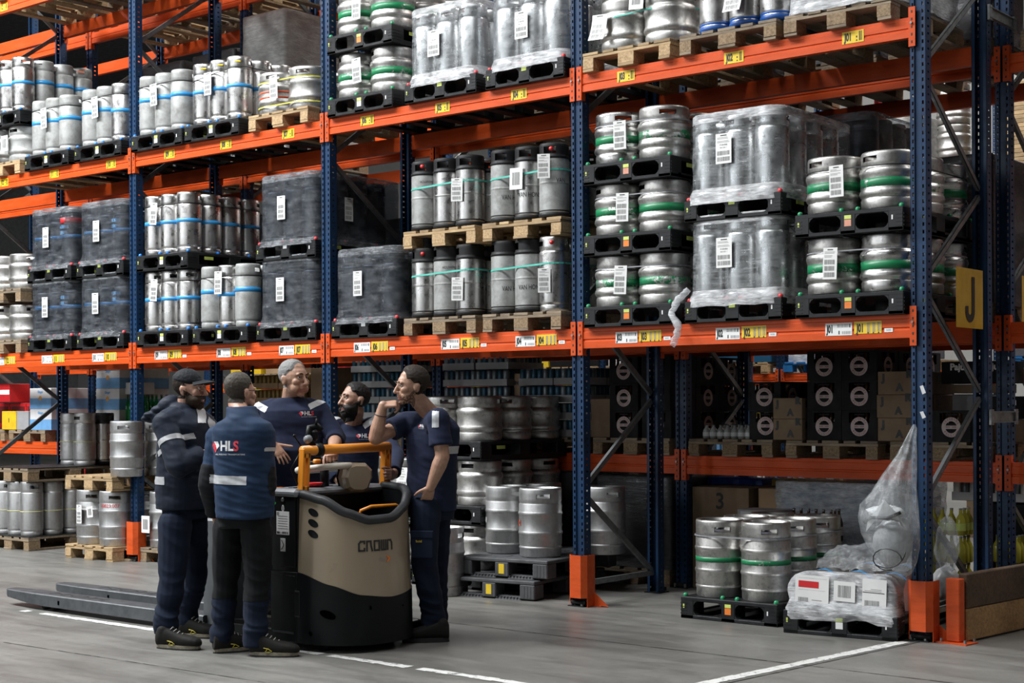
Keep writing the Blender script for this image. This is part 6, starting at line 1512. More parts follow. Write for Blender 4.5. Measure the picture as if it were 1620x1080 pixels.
def shoe(root, heel, dirv, style=0, pitch=0):
    """origin under the heel; length .29"""
    y = Vector(dirv); y.z = 0; y.normalize(); x = y.cross(up); M = T(*(-root.location)) @ basis(Vector(heel), x, y, up)
    mb = MB(); X, Y_ = Vector((1, 0, 0)), Vector((0, 0, 1))
    rg = [(-.016, .030, .056, .046), (.01, .042, .062, .056), (.06, .044, .066, .060), (.10, .043, .060, .054), (.15, .048, .050, .045), (.20, .053, .044, .038), (.25, .050, .040, .034), (.285, .040, .036, .026), (.300, .022, .030, .014)]
    for q in rg: pass
    loft(mb, [((0, y_, zc+.012), X, Y_, w_, h) for y_, w_, zc, h in rg], 20, 2.4)
    capsule(mb, (0, .035, .08), (0, .03, .115), .045, .043)
    me = fuse(mb, .006, 3); me.materials.clear(); me.materials.append(SHOEM); o = put('shoe', me, root, M=M)
    b = MB(); vs = []; n_ = 24; out = []
    for k in range(n_):
        a = 2*pi*k/n_; yy = .14+.155*sin(a); w_ = (.046 if yy > .1 else .041)*(1+.10*sin((yy-.05)*9)); out.append((w_*math.copysign(abs(cos(a))**.75, cos(a)), yy))
    b.prism(out, .030, SOLE if style < 2 else SOLEK)
    b.prism([(q[0]*1.02, (q[1]-.14)*1.012+.14) for q in out], .010, SOLEK); b.build('sole', o)
    b = MB()
    for k in range(5):
        yy, zz = .095+.024*k, .138-.0125*k; b.tube([(-.024, yy, zz-.010), (0, yy+.006, zz+.002), (.024, yy, zz-.010)], .004, LACE if style < 2 else SOLEK, 5)
    b.build('laces', o)
    if style < 2:
        b = MB()
        for sx in (-1, 1): b.tube([(sx*.047, .085, .058), (sx*.047, .115, .052), (sx*.049, .14, .038), (sx*.050, .12, .032), (sx*.047, .095, .034), (sx*.047, .11, .05)], .0028, SHOEY, 5)
        b.build('side_mark', o)
    return o
def logo(mb, W_=1.0, sub=True):
    """HLS with its red and white diamond, about W_ wide, in the XY plane"""
    h = W_*.30
    mb.mesh(text('HL', 1, 0, .035), T(.03*W_, 0, 0) @ Matrix.Diagonal((h*1.22, h*1.30, 1, 1)), HLSW)
    mb.mesh(text('S', 1, 0, .035), T(.335*W_, 0, 0) @ Matrix.Diagonal((h*1.22, h*1.30, 1, 1)), HLSR)
    x0 = -.36*W_; s_ = h*.62
    mb.add([(x0-s_*1.1, .05*s_, 0), (x0-s_*.5, .75*s_, 0), (x0, .15*s_, 0), (x0-s_*.55, -.45*s_, 0)], [(0, 3, 2, 1)], HLSR)
    mb.add([(x0, .15*s_, 0), (x0-s_*.5, .75*s_, 0), (x0+s_*.45, .75*s_, 0)], [(0, 2, 1)], HLSW); mb.add([(x0, .15*s_, 0), (x0+s_*.45, .75*s_, 0), (x0+s_*.75, .05*s_, 0), (x0+s_*.2, -.5*s_, 0)], [(0, 3, 2, 1)], HLSW)
    mb.add([(x0-s_*.55, -.45*s_, 0), (x0, .15*s_, 0), (x0+s_*.2, -.5*s_, 0), (x0-s_*.1, -1.0*s_, 0)], [(0, 3, 2, 1)], HLSR)
    if sub: mb.mesh(text('ALL ROUND TRANSPORTERS', h*.20), T(.12*W_, -h*.78, 0) @ Matrix.Diagonal((1.25, 1, 1, 1)), HLSW)
def decal(name, flat, M, target, root, off=.0025):
    """press a flat mesh (XY plane, M places it, looking along -Z) onto the cloth"""
    bv = BVHTree.FromPolygons([v.co for v in target.vertices], [tuple(p.vertices) for p in target.polygons]); d = -(M.to_3x3() @ Vector((0, 0, 1))).normalized()
    import bmesh
    me = flat.done(name); bm = bmesh.new(); bm.from_mesh(me)
    for _ in range(2):
        lg_ = [e for e in bm.edges if e.calc_length() > .02]
        if lg_: bmesh.ops.subdivide_edges(bm, edges=lg_, cuts=1)
    bmesh.ops.triangulate(bm, faces=bm.faces); bm.to_mesh(me); bm.free()
    for v in me.vertices:
        p = M @ v.co; h = bv.ray_cast(p-d*.15, d, .5)
        v.co = (h[0]-d*off) if h[0] else p
    me.update(); return put(name, me, root)
def folds(seed, amp, zlo=-9, zhi=9, fx=7, fz=16, extra=()):
    def f(p, n_):
        q = Vector((p.x*fx, p.y*fx, p.z*fz+p.x*3)); a = amp*(noise.noise(q+Vector((seed, 0, 0)))+.5*noise.noise(q*2.1+Vector((0, seed, 0))))
        for c, r, k, fr in extra:
            dd = (p-c).length/r
            if dd < 1: a += k*(1-dd)*(1-2*abs(noise.noise(Vector((p.x*5+p.z*3, p.y*5-p.z*3, p.z*fr+p.x*6))+Vector((seed, seed, 0)))))
        return a
    return f
class Person:
    def __init__(s, name_label, base, face, scale=1.0):
        s.root = thing('person', name_label, 'person', base); s.base = Vector(base)
        s.f = Vector(face).normalized(); s.r = s.f.cross(up).normalized(); s.k = scale
        s.body = MB()
    def L(s, r, f, z): return s.r*r*s.k+s.f*f*s.k+up*z*s.k                # person frame -> root frame
    def W(s, p): return Vector(p)-s.base
    def torso(s, mb, grow=0, z0=.86, lean=0, side=0, chest=(.175, .120), waist=(.155, .115), hip=(.172, .125), sh=.185, off=0, top=1.50, belly=0):
        rows = [(.86, hip[0]*.98, hip[1]*.98, 0), (.95, hip[0], hip[1], 0), (1.05, waist[0]+.004, waist[1]+.004+belly*.5, belly*.4), (1.14, waist[0], waist[1]+belly, belly*.5), (1.24, (waist[0]+chest[0])/2, (waist[1]+chest[1])/2, 0), (1.34, chest[0], chest[1], .0), (1.41, chest[0]*1.02, chest[1]*.93, -.008), (1.455, sh*.86, .085, -.018), (1.485, sh*.52, .068, -.02), (top, sh*.36, .058, -.018)]
        rg = []
        for z, w_, d, fo in rows:
            if z < z0-.001: continue
            t = max(0, (z-.95)/.55); c = s.L(side*t, fo+lean*t+off, z); rg.append((c, s.tr(t), s.f, (w_+grow)*s.k, (d+grow)*s.k))
        loft(mb, rg, 32, 2.35)
    def tr(s, t): return s.r
def mesh_of(mb, vox, mat_, it=2):
    me = fuse(mb, vox, it); me.materials.clear(); me.materials.append(mat_); return me
def make_person(label, base, face, scale, head_c, head_dir, pitch, tilt, arms, legs, skinmat, hair, beard, top, trousers, shoes, hs=1.0, tk=None, fat=1.0, jaw=1.0, brow=HBLACK, gaze=(0, 0), vox=.005, hair_th=.012, seed=1, foldx=(), trouser_folds=(), open_neck=1.0):
    tk = tk or {}
    P = Person(label, base, face, scale); root = P.root
    HC = P.W(head_c); HM = headM(HC, head_dir, pitch, tilt)
    # --- continuous body
    mb = P.body; head_parts(mb, HM, fat, hs, jaw)
    nb = P.L(tk.get('side', 0), tk.get('lean', 0)-.02+tk.get('off', 0), 1.47); nk = HM @ Vector((0, -.025, -.07)); capsule(mb, nb, nk, .064*scale*fat**.5, .056*scale*fat**.5)
    capsule(mb, nb-up*.03, nb+up*.02, .085*scale, .066*scale)
    P.torso(mb, -.03, .90, **tk)
    for a in arms:
        S_, E_, W_ = P.W(a['s']), P.W(a['e']), P.W(a['w']); rr = a.get('r', (.050, .041, .043, .027))
        capsule(mb, S_, E_, rr[0]*scale, rr[1]*scale); m2 = E_.lerp(W_, .28); capsule(mb, E_, m2, rr[1]*scale, rr[2]*scale); capsule(mb, m2, W_, rr[2]*scale, rr[3]*scale)
        if a.get('hand', True): hand(mb, (armM(W_-Vector(a['hdir']).normalized(), W_, a['back']) if 'hdir' in a else armM(E_, W_, a['back'])) @ R(a.get('flex', 0), 'X'), a['side'], a.get('curl', (.3, .35, .25)), a.get('spread', .05), a.get('thumb', (.5, .4)), 1.0*scale, a.get('curls'))
    for l in legs:
        H_, K_, A_ = P.W(l['h']), P.W(l['k']), P.W(l['a']); capsule(mb, H_, K_, .07, .045); capsule(mb, K_, A_, .045, .034); capsule(mb, A_, A_-up*.04, .036, .03)
    me = fuse(mb, vox, 2, .5); head_sculpt(me, HM, hs); me.materials.clear(); me.materials.append(skinmat); me.materials.append(LIPM)
    Mi = (HM @ Matrix.Scale(hs, 4)).inverted()
    for p in me.polygons:
        c = Mi @ p.center
        if c.y > .074 and abs(c.x) < .026 and -.078 < c.z+abs(c.x)*.25 < -.053: p.material_index = 1
    bo = put('body', me, root)
    W0 = HM.copy(); HMw = T(*P.base) @ HM
    face_parts(root, HMw, hs, skinmat, brow, gaze)
    if hair: put('hair', hairshell(me, Mi, hair[0], hair[1], hair[2]), root)
    if beard: put('beard', hairshell(me, Mi, beard[0], beard[1], beard[2], (P.W(beard[3]), beard[4]) if len(beard) > 3 else None), root)
    # --- clothing
    g = top.get('grow', .008); mt = MB(); P.torso(mt, g, top.get('z0', .86), **tk)
    for a in arms:
        S_, E_, W_ = P.W(a['s']), P.W(a['e']), P.W(a['w']); sl = a['sleeve']; r0, r1, r2 = top.get('sr', (.066, .054, .046))
        sh_in = S_+(nb-S_)*.30-up*.02; capsule(mt, sh_in, S_, (.078+g)*scale, (r0+.006)*scale)
        if sl <= 1:
            q = S_.lerp(E_, sl); d = (E_-S_).normalized(); s2 = d.orthogonal().normalized(); loft(mt, [(S_, s2, d.cross(s2), r0*scale, r0*scale), (S_.lerp(q, .5), s2, d.cross(s2), (r0+r1)*.51*scale, (r0+r1)*.51*scale), (q, s2, d.cross(s2), (r1+.006)*scale, (r1+.006)*scale)], 20, 2)
        else:
            capsule(mt, S_, E_, r0*scale, r1*scale); q = E_.lerp(W_, sl-1); d = (W_-E_).normalized(); s2 = d.orthogonal().normalized(); rq = r1+(r2-r1)*(sl-1)
            loft(mt, [(E_, s2, d.cross(s2), r1*scale, r1*scale), (E_.lerp(q, .5), s2, d.cross(s2), (r1+rq)*.5*scale, (r1+rq)*.5*scale), (q, s2, d.cross(s2), rq*scale, rq*scale)], 20, 2)
    if 'extra' in top: top['extra'](P, mt, HM)
    tm = fuse(mt, .007, top.get('smooth', 3)); ex = [(P.W(a['e']), .15, .009, 14) for a in arms]+[(P.L(*c), r, k, fr) for c, r, k, fr in foldx]
    wrinkle(tm, folds(seed, top.get('amp', .0045), extra=ex)); tm.materials.clear(); tm.materials.append(top['mat'])
    to = put(top['name'], tm, root)
    ml = MB(); lg = []
    for l in legs:
        H_, K_, A_ = P.W(l['h']), P.W(l['k']), P.W(l['a']); rr = l.get('r', (.098, .072, .066)); capsule(ml, H_, H_.lerp(K_, .35), rr[0]*scale, (rr[0]*.93)*scale); capsule(ml, H_.lerp(K_, .35), K_, rr[0]*.93*scale, rr[1]*scale); c_ = K_.lerp(A_, .35); capsule(ml, K_, c_, rr[1]*scale, (rr[1]*.98)*scale)
        e_ = A_-up*l.get('cuff', .04); capsule(ml, c_, A_+up*.06, rr[1]*.98*scale, rr[2]*scale); loft(ml, [(A_+up*.07, P.r, P.f, rr[2]*scale, rr[2]*1.05*scale), (A_+up*.02, P.r, P.f, (rr[2]+.004)*scale, (rr[2]*1.05+.006)*scale), (e_, P.r, P.f, (rr[2]+.002)*scale, (rr[2]*1.1+.004)*scale)], 20, 2.2)
        lg.append((K_, .26, .012, 9)); lg.append((A_+up*.11, .22, .018, 15)); lg.append((H_-up*.1, .24, .011, 8))
    hip = tk.get('hip', (.172, .125)); loft(ml, [(P.L(0, tk.get('off', 0), .80), P.r, P.f, hip[0]*.95*scale, hip[1]*.98*scale), (P.L(0, tk.get('off', 0), .90), P.r, P.f, (hip[0]+.008)*scale, (hip[1]+.006)*scale), (P.L(0, tk.get('off', 0), .99), P.r, P.f, (hip[0]-.006)*scale, (hip[1]-.006)*scale)], 28, 2.3)
    lm = fuse(ml, .007, 3); wrinkle(lm, folds(seed+5, .005, fx=8, fz=4, extra=lg)); lm.materials.clear(); lm.materials.append(trousers); lo = put('trousers', lm, root)
    for (heel, dv, st) in shoes: shoe(root, heel, dv, st)
    P.top, P.leg, P.bodym, P.HM, P.Mi = tm, lm, me, HM, Mi
    return P
def plane_band(P, me, c, axis, half, name, mat_=REFL, pred=None, off=.003):
    c, axis = Vector(c), Vector(axis).normalized(); o = put(name, cutshell(me, [(c-axis*half, axis), (c+axis*half, -axis)], off, mat_, pred), P.root); return o
# hair functions in head space (x right, y forward, z up)
def h_short(line=.055, back=-.055, temple=.0):
    def f(p):
        if p.z < -.075: return -1
        front = line-(p.z-.055)*.0 if p.z > .06 else line-.02-(.06-p.z)*.55
        if p.z < .035: front = .012+temple
        if abs(p.x) > .066 and p.z < .03 and -.035 < p.y < .02: return -1
        lim = back-(.0 if p.y < -.03 else 0)
        return min((front-p.y)*.9, (p.z-lim)*.8 if p.y < -.01 else (p.z+.012)*.8, .04)
    return f
def h_top(line, back):                                       # swept back, higher on top
    f0 = h_short(line, back)
    def f(p):
        v = f0(p)
        return v*(1.0+max(0, p.z-.05)*10) if v > 0 else v
    return f
def beard_f(z1=-.035, side=.002, full=1.0):
    def f(p):
        if p.y < -.012 or p.z < -.14: return -1
        top = z1 if p.y > .045 else z1+(.045-p.y)*.75
        v = min(top-p.z, (p.y+.012)*.8, .03)
        if abs(p.x) < .024 and -.074 < p.z < -.054 and p.y > .07: return -1
        if p.y > .09 and p.z > -.05 and abs(p.x) < .012: v = min(v, .004)
        return min(v, .022*full)
    return f
SK1 = skin('skin_fair', (.52, .30, .215), (.44, .24, .17)); SK2 = skin('skin_olive', (.42, .25, .175), (.35, .19, .13)); SK3 = skin('skin_tan', (.45, .265, .18), (.37, .205, .14))
# ---- 1: capped man with folded arms, seen from his right side
def person1():
    d = 10.0; f = (rt*.93-fw*.36); f.normalize(); r = f.cross(up)
    base = Vector((-3.83, -3.02, 0)); b_ = base
    hc = PX(300, 617, 10.02)
    sR, eR = PX(262, 672, 9.86), PX(283, 737, 9.74); wR = PX(322, 717, 9.86)
    sL, eL = PX(306, 668, 10.18), PX(325, 735, 10.12); wL = PX(300, 722, 9.86)
    arms = [dict(s=sR, e=eR, w=wR, back=-fw*1+rt*.3, side=-1, sleeve=1.93, hand=False), dict(s=sL, e=eL, w=wL, back=-fw, side=1, sleeve=1.95, hand=False)]
    legs = [dict(h=PX(277, 828, 9.92), k=PX(272, 915, 9.86), a=PX(263, 992, 9.80), r=(.105, .078, .064)), dict(h=PX(304, 822, 10.12), k=PX(309, 905, 10.20), a=PX(296, 978, 10.26), r=(.100, .075, .062))]
    h1 = PX(252, 1017, 9.76); h1.z = 0; h2 = PX(286, 1000, 10.24); h2.z = 0
    def extra(P, mt, HM):
        n0 = P.W(PX(287, 648, 10.03)); ell(mt, n0, (.105, .105, .06)); ell(mt, P.W(PX(270, 642, 10.05)), (.08, .09, .075))   # stand-up collar
        for q, rr in (((257, 648), (.065, .09, .032)), ((246, 655), (.060, .09, .028)), ((239, 662), (.042, .08, .030)), ((258, 660), (.05, .09, .05))): ell(mt, P.W(PX(*q, 10.06)), rr)             # hood lying on the back
    P = make_person('bearded man in black cap and dark padded jacket, arms folded, seen in profile', base, f, 1.03, hc, rt*.96-fw*.18, -.02, .02, arms, legs, SK1,
        (h_short(.03, -.06), .006, HBROWN), (beard_f(-.030, full=1.2), .016, BEARDB), dict(name='jacket', mat=JKT, grow=.040, z0=.86, sr=(.082, .075, .062), amp=.007, extra=extra, smooth=4), TROU, [(h1, rt*.95-fw*.3, 0), (h2, rt*.9-fw*.25, 0)],
        tk=dict(lean=.02, hip=(.178, .135), waist=(.172, .135), chest=(.182, .130)), brow=HBROWN, seed=3, hs=1.02, foldx=(((0, .1, 1.1), .3, .006, 30), ((-.15, 0, 1.0), .3, .005, 24)))
    # cap
    Mi, HM = P.Mi, P.HM
    def capf(p):
        z = .040+(-p.y)*.16+max(0, p.y-.03)*.35
        return min((p.z-z), .03) if p.z > -.02 else -1
    cp = hairshell(P.bodym, Mi, capf, .011, CAPM); co = put('cap', cp, P.root)
    b = MB(); vs = []; fs = []; K = 12
    for j in range(4):
        for i in range(K+1):
            a = -1.15+2.3*i/K; rr = .086+.075*j/3*max(.15, cos(a*.9)); vs.append(HM @ Vector((rr*sin(a)*.92, .012+rr*cos(a)*1.06, .066-.010*j/3-.018*abs(sin(a))**2*(1+j*.2)+.004)))
    for j in range(3):
        for i in range(K): fs.append((j*(K+1)+i, j*(K+1)+i+1, (j+1)*(K+1)+i+1, (j+1)*(K+1)+i))
    n0 = len(vs); vs += [Vector(v)-up*.006 for v in vs]; fs += [tuple(n0+i for i in f_)[::-1] for f_ in fs[:]]
    b.add(vs, fs, CAPM, True); b.build('peak', co); b = MB(); b.ball(HM @ Vector((0, -.015, .146)), .008, CAPM); b.build('button', co)
    # smile
    b = MB(); S = HM; b.tube([HM @ Vector((q, .096-abs(q)*.35, -.067+abs(q)*.18)) for q in (-.026, -.012, 0, .012, .026)], .0058, TEETH, 6); b.build('teeth', P.root)
    fr = P.f; tm = P.top
    mid = (P.W(sR)+P.W(eR))/2
    plane_band(P, tm, P.W(sR).lerp(P.W(eR), .42), (P.W(eR)-P.W(sR)), .017, 'reflective_stripe', pred=lambda c, n_: (c-mid).length < .16)
    cx = P.L(0, 0, 1.045); plane_band(P, tm, cx, up, .026, 'reflective_stripe', pred=lambda c, n_: (c-cx).dot(rt) < -.10)
    for q in ((316, 655), (330, 663)):
        c = P.W(PX(*q, 9.95)); plane_band(P, tm, c, rt*.9+up*.3, .018, 'reflective_stripe', pred=lambda e, n_, c=c: abs((e-c).dot(up)) < .06 and (e-c).length < .12)
person1()
# ---- 2: man from behind with logo on his back
def person2():
    f = (fw*.96+rt*.26); f.normalize(); base = Vector((-3.14, -3.11, 0)); base = PX(388, 1022, 9.52); base.z = 0
    hc = PX(380, 622, 9.62)
    sR, eR, wR = PX(414, 694, 9.52), PX(420, 768, 9.50), PX(405, 802, 9.70)
    sL, eL, wL = PX(345, 692, 9.60), PX(331, 765, 9.56), PX(340, 815, 9.75)
    arms = [dict(s=sR, e=eR, w=wR, back=rt, side=-1, sleeve=1.9, hand=True, curl=(.7, .8, .5)), dict(s=sL, e=eL, w=wL, back=-rt, side=1, sleeve=1.9, hand=True, curl=(.7, .8, .5))]
    legs = [dict(h=PX(362, 835, 9.58), k=PX(357, 920, 9.60), a=PX(351, 1005, 9.60), r=(.098, .076, .068)), dict(h=PX(406, 835, 9.50), k=PX(407, 920, 9.48), a=PX(404, 1012, 9.46), r=(.098, .076, .070))]
    h1 = PX(341, 1029, 9.55); h1.z = 0; h2 = PX(399, 1037, 9.44); h2.z = 0
    def extra(P, mt, HM):
        n0 = P.W(PX(384, 660, 9.51)); n1 = P.W(PX(382, 645, 9.55)); loft(mt, [(n0-up*.02, P.r, P.f, .115, .105), (n0, P.r, P.f, .108, .10), (n1, P.r, P.f, .098, .092), (n1+up*.010, P.r, P.f, .092, .088)], 24, 2)
    P = make_person('man seen from behind in blue jacket with HLS logo on the back', base, f, 1.0, hc, rt*.62+fw*.78, -.05, .0, arms, legs, SK1,
        (h_short(.045, -.070), .008, HMIX), None, dict(name='jacket', mat=JKT2, grow=.020, z0=.84, sr=(.074, .066, .055), amp=.006, extra=extra, smooth=4), TROU, [(h1, rt*.85+fw*.5, 0), (h2, rt*.97-fw*.1, 0)],
        tk=dict(hip=(.165, .125), waist=(.165, .125), chest=(.180, .125)), brow=HBROWN, seed=8, foldx=(((0, -.1, 1.1), .35, .006, 20), ((.1, -.1, .95), .25, .007, 26)))
    tm = P.top
    M = basis(P.W(PX(357, 706, 9.4)), (rt*.985-fw*.17).normalized(), up, -(fw*.985+rt*.17).normalized()); lb = MB(); logo(lb, .215); decal('logo', lb, M, tm, P.root)['label'] = 'red and white HLS logo on the back'
    c = P.W(PX(366, 758, 9.5)); plane_band(P, tm, c, up+rt*.03, .027, 'reflective_stripe', pred=lambda e, n_: n_.dot(fw) < -.15 and -.135 < (e-c).dot(rt) < .12)
    mid = P.W(sR).lerp(P.W(eR), .25); plane_band(P, tm, mid, (P.W(eR)-P.W(sR)), .012, 'reflective_stripe', pred=lambda e, n_: (e-mid).length < .12 and (e-P.W(PX(400, 708, 9.5))).dot(rt) > 0)
    # darker sleeves and side panels from mid upper arm down
    for s_, e_, w_ in ((sR, eR, wR), (sL, eL, wL)):
        c2 = P.W(s_).lerp(P.W(e_), .62); ax = (P.W(e_)-P.W(s_)).normalized(); far = (P.W(e_), P.W(w_))
        def near(e, n_, A=P.W(s_), B=P.W(e_), C=P.W(w_)):
            def seg(p, a, c): t = max(0, min(1, (p-a).dot(c-a)/(c-a).length_squared)); return (p-a.lerp(c, t)).length
            return min(seg(e, A, B), seg(e, B, C)) < .082
        put('sleeve_panel', cutshell(tm, [(c2, ax)], .0018, JBLK, near), P.root)
    for l in legs:
        K2 = P.W(l['k']); put('knee_panel', cutshell(P.leg, [(K2-up*.10, up)], .0018, TROUB, None), P.root); break
    b = MB(); gl_ = [(-.082, .0, .018), (-.078, .06, .02), (-.062, .098, .022), (-.018, .104, .020), (-.010, .106, .024), (.010, .106, .024), (.018, .104, .02), (.062, .098, .022), (.078, .06, .02), (.082, .0, .018), (.082, -.02, .010)]
    b.tube([P.HM @ Vector(q) for q in gl_], .0026, INK, 6); b.build('glasses', P.root)
person2()
# ---- 3: grey haired man on the truck platform
def person3():
    f = (-fw*.95+rt*.22); f.normalize(); D = 10.4; base = PX(462, 930, D); base.z = .12
    hc = PX(465, 601, D-.02)
    sR, eR, wR = PX(417, 652, D-.02), PX(405, 722, D-.05), PX(428, 702, D-.28)
    sL, eL, wL = PX(504, 650, D+.08), PX(531, 692, D-.06), PX(527, 714, D-.40)
    eR = PX(410, 716, D-.02); wR = PX(431, 702, D-.26)
    arms = [dict(s=sR, e=eR, w=wR, hdir=rt*.62-up*.75-fw*.2, back=-fw*.75+rt*.45+up*.35, side=-1, sleeve=1.80, curl=(.12, .22, .16), spread=.11, thumb=(-.5, -.5), r=(.052, .044, .045, .029)),
            dict(s=sL, e=eL, w=wL, hdir=-fw*.9-up*.30+rt*.05, back=-fw*.4+up*.9, side=1, sleeve=1.30, curl=(1.0, 1.3, .8), thumb=(.6, .9), r=(.052, .046, .048, .031))]
    legs = [dict(h=PX(440, 828, D), k=PX(440, 905, D), a=PX(440, 972, D)), dict(h=PX(484, 828, D), k=PX(484, 905, D), a=PX(484, 972, D))]
    for l in legs: l['a'].z = .12+.09; l['k'].z = .12+.47; l['h'].z = .12+.90
    h1 = PX(440, 980, D+.08); h1.z = .125; h2 = PX(484, 980, D+.08); h2.z = .125
    P = make_person('grey-haired man in navy sweatshirt standing on the truck platform, hand held out', base, f, 1.0, hc, rt*.80-fw*.60, .0, -.02, arms, legs, SK3,
        (h_short(.050, -.055), .009, HGREY), None, dict(name='sweatshirt', mat=NAVY, grow=.020, z0=.84, sr=(.074, .066, .052), amp=.005, smooth=3), TROU, [(h1, -fw, 0), (h2, -fw, 0)],
        tk=dict(hip=(.185, .145), waist=(.195, .155), chest=(.205, .140), sh=.20, belly=.03), fat=1.08, hs=1.05, brow=HBROWN, gaze=(.5, 0), seed=12, foldx=(((0, .12, 1.2), .3, .004, 14),))
    P_logo(P, PX(480, 654, D-.3), .098)
    shoulder_stripes(P, ((409, 640), (508, 634)), D, ((rt*.9-up*.45), (rt*.85+up*.5)))
def P_logo(P, at, w_, dirv=None):
    d = (dirv or -fw); d = d.normalized(); x = up.cross(d).normalized(); y = d.cross(x); M = basis(P.W(at), x, y, d); lb = MB(); logo(lb, w_); decal('logo', lb, M, P.top, P.root)['label'] = 'small HLS chest logo'
def shoulder_stripes(P, pts, D, axes, half=.021, L_=.085):
    for q, ax in zip(pts, axes):
        c = P.W(PX(q[0], q[1], D)); side = 1 if q[0] > 460 else -1
        perp = ax.cross(-fw).normalized()
        plane_band(P, P.top, c, perp, half, 'reflective_stripe', pred=lambda e, n_, c=c, ax=ax.normalized(): abs((e-c).dot(ax)) < L_ and (n_.z > .12 or n_.dot(fw) < -.2) and (e-c).length < .2)
person3()
# ---- 4: bearded man leaning in behind the truck
def person4():
    f = (-fw*.95-rt*.1); f.normalize(); D = 11.1; base = PX(560, 905, D); base.z = 0
    hc = PX(560, 635, D-.10)
    sR, eR, wR = PX(515, 672, D), PX(505, 730, D-.1), PX(535, 760, D-.22)
    sL, eL, wL = PX(602, 672, D), PX(626, 722, D-.40), PX(623, 751, D-.82)
    arms = [dict(s=sR, e=eR, w=wR, back=-fw, side=-1, sleeve=1.9, curl=(.6, .6, .4)), dict(s=sL, e=eL, w=wL, hdir=-fw*.9-rt*.15+up*.05, back=rt, side=1, sleeve=1.86, curl=(.95, 1.25, .8), thumb=(.9, .7), spread=.02)]
    legs = [dict(h=PX(540, 830, D), k=PX(540, 905, D), a=PX(540, 960, D)), dict(h=PX(582, 830, D), k=PX(582, 905, D), a=PX(582, 960, D))]
    for l in legs: l['a'].z = .09; l['k'].z = .47; l['h'].z = .88
    h1 = PX(540, 960, D+.08); h1.z = 0; h2 = PX(582, 960, D+.08); h2.z = 0
    P = make_person('man with full dark beard in navy sweatshirt leaning behind the truck rail', base, f, .95, hc, -rt*.80-fw*.56, .10, .13, arms, legs, SK2,
        (h_top(.052, -.045), .014, HBLACK), (beard_f(-.032, full=1.2), .015, HBLACK), dict(name='sweatshirt', mat=NAVY, grow=.020, z0=.86, sr=(.072, .064, .050), amp=.005), TROU, [(h1, -fw, 0), (h2, -fw, 0)],
        tk=dict(lean=.03, hip=(.175, .13), waist=(.17, .13), chest=(.19, .13), sh=.19), hs=1.02, gaze=(.2, .5), seed=17)
    P_logo(P, PX(573, 690, D-.3), .105)
    shoulder_stripes(P, ((529, 661), (592, 664)), D, ((rt*.9+up*.35), (rt*.8+up*.55)))
person4()
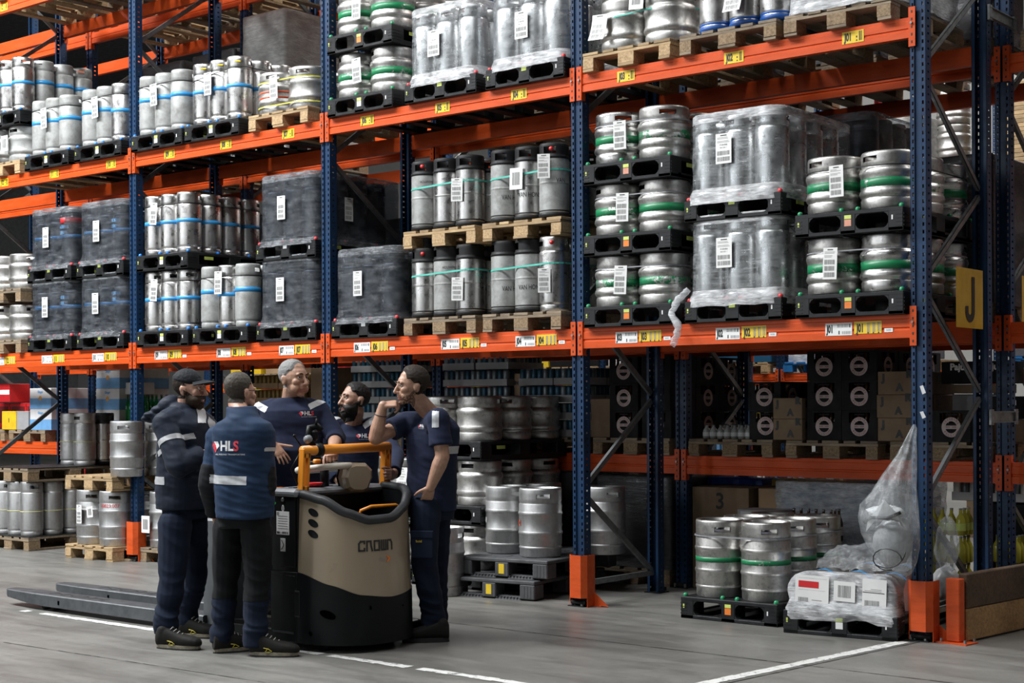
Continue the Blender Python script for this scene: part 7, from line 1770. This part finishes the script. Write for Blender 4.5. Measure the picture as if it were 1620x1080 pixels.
# ---- 5: man in short sleeves, elbow on the rail, hand at his chin
def person5():
    D = 10.08; f = (-rt*.72-fw*.70); f.normalize(); base = PX(684, 1010, D+.05); base.z = 0
    hc = PX(651, 612, D-.02)
    sL, eL, wL = PX(693, 664, D-.18), PX(700, 722, D-.22), PX(681, 771, D-.20)
    sR, eR, wR = PX(644, 668, D+.10), PX(594, 693, D-.05), PX(606, 641, D-.08)
    arms = [dict(s=sL, e=eL, w=wL, hdir=-up*.85-rt*.30+fw*.42, back=-fw*.9+rt*.3, side=1, sleeve=.70, curl=(.35, .3, .2), spread=.0, r=(.056, .047, .050, .031)), dict(s=sR, e=eR, w=wR, hdir=rt*.95+up*.12, back=up*.85-fw*.5-rt*.1, side=-1, sleeve=.50, curls=((.95, 1.0, .5), (1.05, 1.0, .5), (1.1, 1.05, .5), (1.15, 1.1, .6)), thumb=(.8, .6), r=(.054, .046, .050, .031))]
    legs = [dict(h=PX(673, 800, D-.08), k=PX(672, 893, D-.12), a=PX(686, 985, D-.06), r=(.104, .080, .068)), dict(h=PX(690, 800, D+.14), k=PX(690, 893, D+.12), a=PX(690, 975, D+.14), r=(.100, .078, .066))]
    h1 = PX(707, 1010, D-.10); h1.z = 0; h2 = PX(701, 1000, D+.17); h2.z = 0
    P = make_person('dark-haired man in short-sleeved navy shirt, elbow on rail, hand at his chin', base, f, 1.0, hc, -rt*.93-fw*.36, -.06, -.04, arms, legs, SK3,
        (h_top(.050, -.055), .018, HBROWN), (beard_f(-.046, full=.4), .0022, STUB, PX(622, 640, D-.06), .062), dict(name='shirt', mat=NAVY, grow=.016, z0=.84, sr=(.074, .072, .06), amp=.0045), TROU, [(h1, -rt*.96-fw*.06, 2), (h2, -rt*.95+fw*.2, 2)],
        tk=dict(lean=-.01, hip=(.165, .125), waist=(.16, .122), chest=(.185, .128)), brow=HBROWN, seed=22, foldx=(((0, .1, 1.1), .3, .006, 16), ((-.05, .1, 1.3), .25, .004, 14)))
    P_logo(P, PX(653, 674, D-.13), .075, (-fw*.8-rt*.6))
    tm = P.top; c = P.W(PX(689, 663, D-.25)); plane_band(P, tm, c, rt, .022, 'reflective_stripe', pred=lambda e, n_: abs((e-c).dot(up)) < .052 and n_.dot(fw) < -.1 and (e-c).length < .12)
    c3 = P.W(PX(677, 639, D-.1)); plane_band(P, tm, c3, rt*.75-up*.45, .016, 'reflective_stripe', pred=lambda e, n_: (e-c3).length < .07)
    c4 = P.W(PX(709, 711, D)); plane_band(P, tm, c4, up, .025, 'reflective_stripe', pred=lambda e, n_: (e-c4).dot(rt) > -.03)
    b = MB(); W2 = P.W(wR); ax = (P.W(eR)-W2).normalized(); q0 = W2.lerp(P.W(eR), .30); u = ax.orthogonal().normalized(); v = ax.cross(u); b.tube([q0+(u*cos(a)+v*sin(a))*.040 for a in [2*pi*i/20 for i in range(20)]], .003, INK, 5, closed=True); b.build('bracelet', P.root)
    # cargo pocket with a small yellow tag on the thigh
    b = MB(); b.box((0, 0, 0), (.15, .012, .17), TROU, .006); b.box((0, -.004, .07), (.155, .014, .05), TROU, .005); M = basis(P.W(PX(668, 862, D-.23)), (rt*.97-fw*.25).normalized(), (fw*.97+rt*.25).normalized(), up); o = b.build('cargo_pocket', P.root, M=M)
    b = MB(); txt(b, 'Solid', .022, YELLOW, T(-.02, -.012, .025) @ FACE); b.build('pocket_tag', o)
person5()

bpy.data.scenes.remove(TMP)
